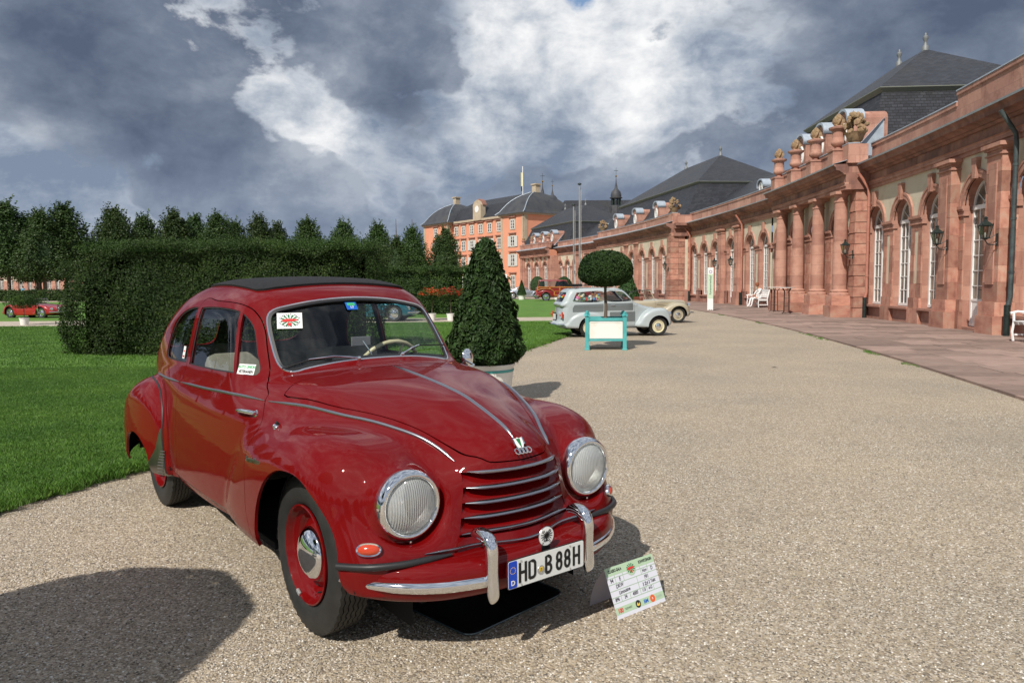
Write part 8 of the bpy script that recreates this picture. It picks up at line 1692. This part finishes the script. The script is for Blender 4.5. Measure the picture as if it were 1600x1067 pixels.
# ---- people
def person(name, loc, rz, label, J, cl, hair, sc=1.0, sit=False):
    """one continuous skinned body; J maps joints to points"""
    E_ = [('pelvis', 'waist'), ('waist', 'chest'), ('chest', 'neck'), ('neck', 'head0'), ('head0', 'head1')] + [(a + s, b + s) for s in 'LR' for a, b in (('hip', 'knee'), ('knee', 'ankle'), ('ankle', 'toe'), ('sho', 'elb'), ('elb', 'wri'), ('wri', 'hand'))] + [('pelvis', 'hip' + s) for s in 'LR'] + [('chest', 'sho' + s) for s in 'LR']
    RD = dict(pelvis=.13, waist=.12, chest=.135, neck=.05, head0=.075, head1=.085, hip=.095, knee=.06, ankle=.04, toe=.035, sho=.055, elb=.042, wri=.03, hand=.035)
    ks = list(J); me = bpy.data.meshes.new(name); me.from_pydata([J[k] for k in ks], [(ks.index(a), ks.index(b)) for a, b in E_], []); o = bpy.data.objects.new(name, me); COL.objects.link(o)
    o.modifiers.new('skin', 'SKIN'); sv = me.skin_vertices[0].data
    for i, k in enumerate(ks): r_ = RD[k.rstrip('LR')] if k.rstrip('LR') in RD else RD[k]; sv[i].radius = (r_, r_ * .85)
    sv[ks.index('pelvis')].use_root = True; sd_ = o.modifiers.new('sub', 'SUBSURF'); sd_.levels = sd_.render_levels = 1
    dg = bpy.context.evaluated_depsgraph_get(); dg.update(); m2 = bpy.data.meshes.new_from_object(o.evaluated_get(dg)); bpy.data.objects.remove(o)
    m2.materials.clear()
    for m_ in cl: m2.materials.append(m_)
    zs_, zn = J['waist'][2] - .02, J['neck'][2] - .01
    for p_ in m2.polygons:
        c = p_.center; kk = min(ks, key=lambda k: (Vector(J[k]) - c).length).rstrip('LR'); p_.material_index = 0 if kk in ('head0', 'head1', 'neck', 'hand', 'wri') else (1 if kk in ('chest', 'waist', 'sho', 'elb') else (3 if kk == 'toe' else 2)); p_.use_smooth = True
    root = empty(name, loc, rz, label, 'person'); root.scale = (sc,) * 3; link('body', m2, root); hd = Vector(J['head1'])
    MB().lathe([(.0, .125), (.06, .11), (.098, .05), (.104, -.01), (.09, -.08)], 14).build('hair', hair, root, 60, loc=hd + Vector((0, .018, .0)))
    MB().tube([(0, -.075, -.01), (0, -.098, -.03), (0, -.085, -.045)], .010, 5).build('nose', cl[0], root, True, loc=hd)
    return root
M_skin = mat('skin', (.52, .27, .18), .55); M_wcl = mat('white_clothes', (.75, .74, .73), .8); M_shoe = mat('white_shoes', (.7, .7, .7), .6); M_hair = mat('auburn_hair', (.22, .07, .03), .7); M_cy = mat('light_blue_shirt', (.10, .42, .62), .8); M_jean = mat('blue_trousers', (.05, .10, .22), .8); M_hd = mat('dark_hair', (.03, .02, .015), .7)
JS = dict(pelvis=(0, .12, .52), waist=(0, .13, .68), chest=(0, .08, .92), neck=(0, .0, 1.08), head0=(0, -.04, 1.15), head1=(0, -.06, 1.23), hipL=(.09, .08, .52), kneeL=(.11, -.34, .50), ankleL=(.12, -.42, .10), toeL=(.12, -.54, .05), hipR=(-.09, .08, .52), kneeR=(-.10, -.36, .50), ankleR=(-.02, -.50, .10), toeR=(-.02, -.62, .05),
          shoL=(.17, .08, 1.0), elbL=(.22, -.06, .76), wriL=(.10, -.24, .66), handL=(.06, -.30, .64), shoR=(-.17, .08, 1.0), elbR=(-.22, -.06, .76), wriR=(-.10, -.24, .64), handR=(-.05, -.30, .62))
JW = dict(pelvis=(0, 0, .95), waist=(0, 0, 1.1), chest=(0, 0, 1.33), neck=(0, 0, 1.5), head0=(0, -.01, 1.57), head1=(0, -.015, 1.66), hipL=(.09, 0, .92), kneeL=(.10, -.03, .50), ankleL=(.10, .02, .09), toeL=(.11, -.12, .04), hipR=(-.09, 0, .92), kneeR=(-.11, .0, .50), ankleR=(-.12, .05, .09), toeR=(-.13, -.09, .04),
          shoL=(.19, 0, 1.42), elbL=(.25, .02, 1.15), wriL=(.24, -.08, .92), handL=(.23, -.11, .84), shoR=(-.19, 0, 1.42), elbR=(-.25, .02, 1.15), wriR=(-.22, -.10, .95), handR=(-.2, -.14, .88))
bp_ = BP + Matrix.Rotation(BA, 3, 'Z') @ Vector((.55, .06, 0)); person('person', bp_, BA + .15, 'person in white sitting hunched on the far end of the terrace bench', JS, [M_skin, M_wcl, M_wcl, M_shoe], M_hair)
person('person', (-72.5, 111, 0), .5, 'person in a light blue shirt standing far off beside the pale yellow car', JW, [M_skin, M_cy, M_jean, M_shoe], M_hd); person('person', (-71.2, 111.6, 0), 1.2, 'person in white next to the one in the light blue shirt, far off at left', JW, [M_skin, M_wcl, M_jean, M_shoe], M_hd)
# ---- litter on the gravel
for x, y, lb in ((4.35, 12.3, 'small dry leaf lying on the open gravel at right'), (-.75, 9.9, 'thin twig lying in the shadow of the cone tree')):
    o = MB().tube([(-.05, 0, .004), (.0, .01, .012), (.05, -.005, .006)], [.002, .009, .002], 5).build('dry_leaf' if x > 0 else 'twig', M_bark); o.location = (x, y, 0); tag(o, lb, 'leaf' if x > 0 else 'twig')
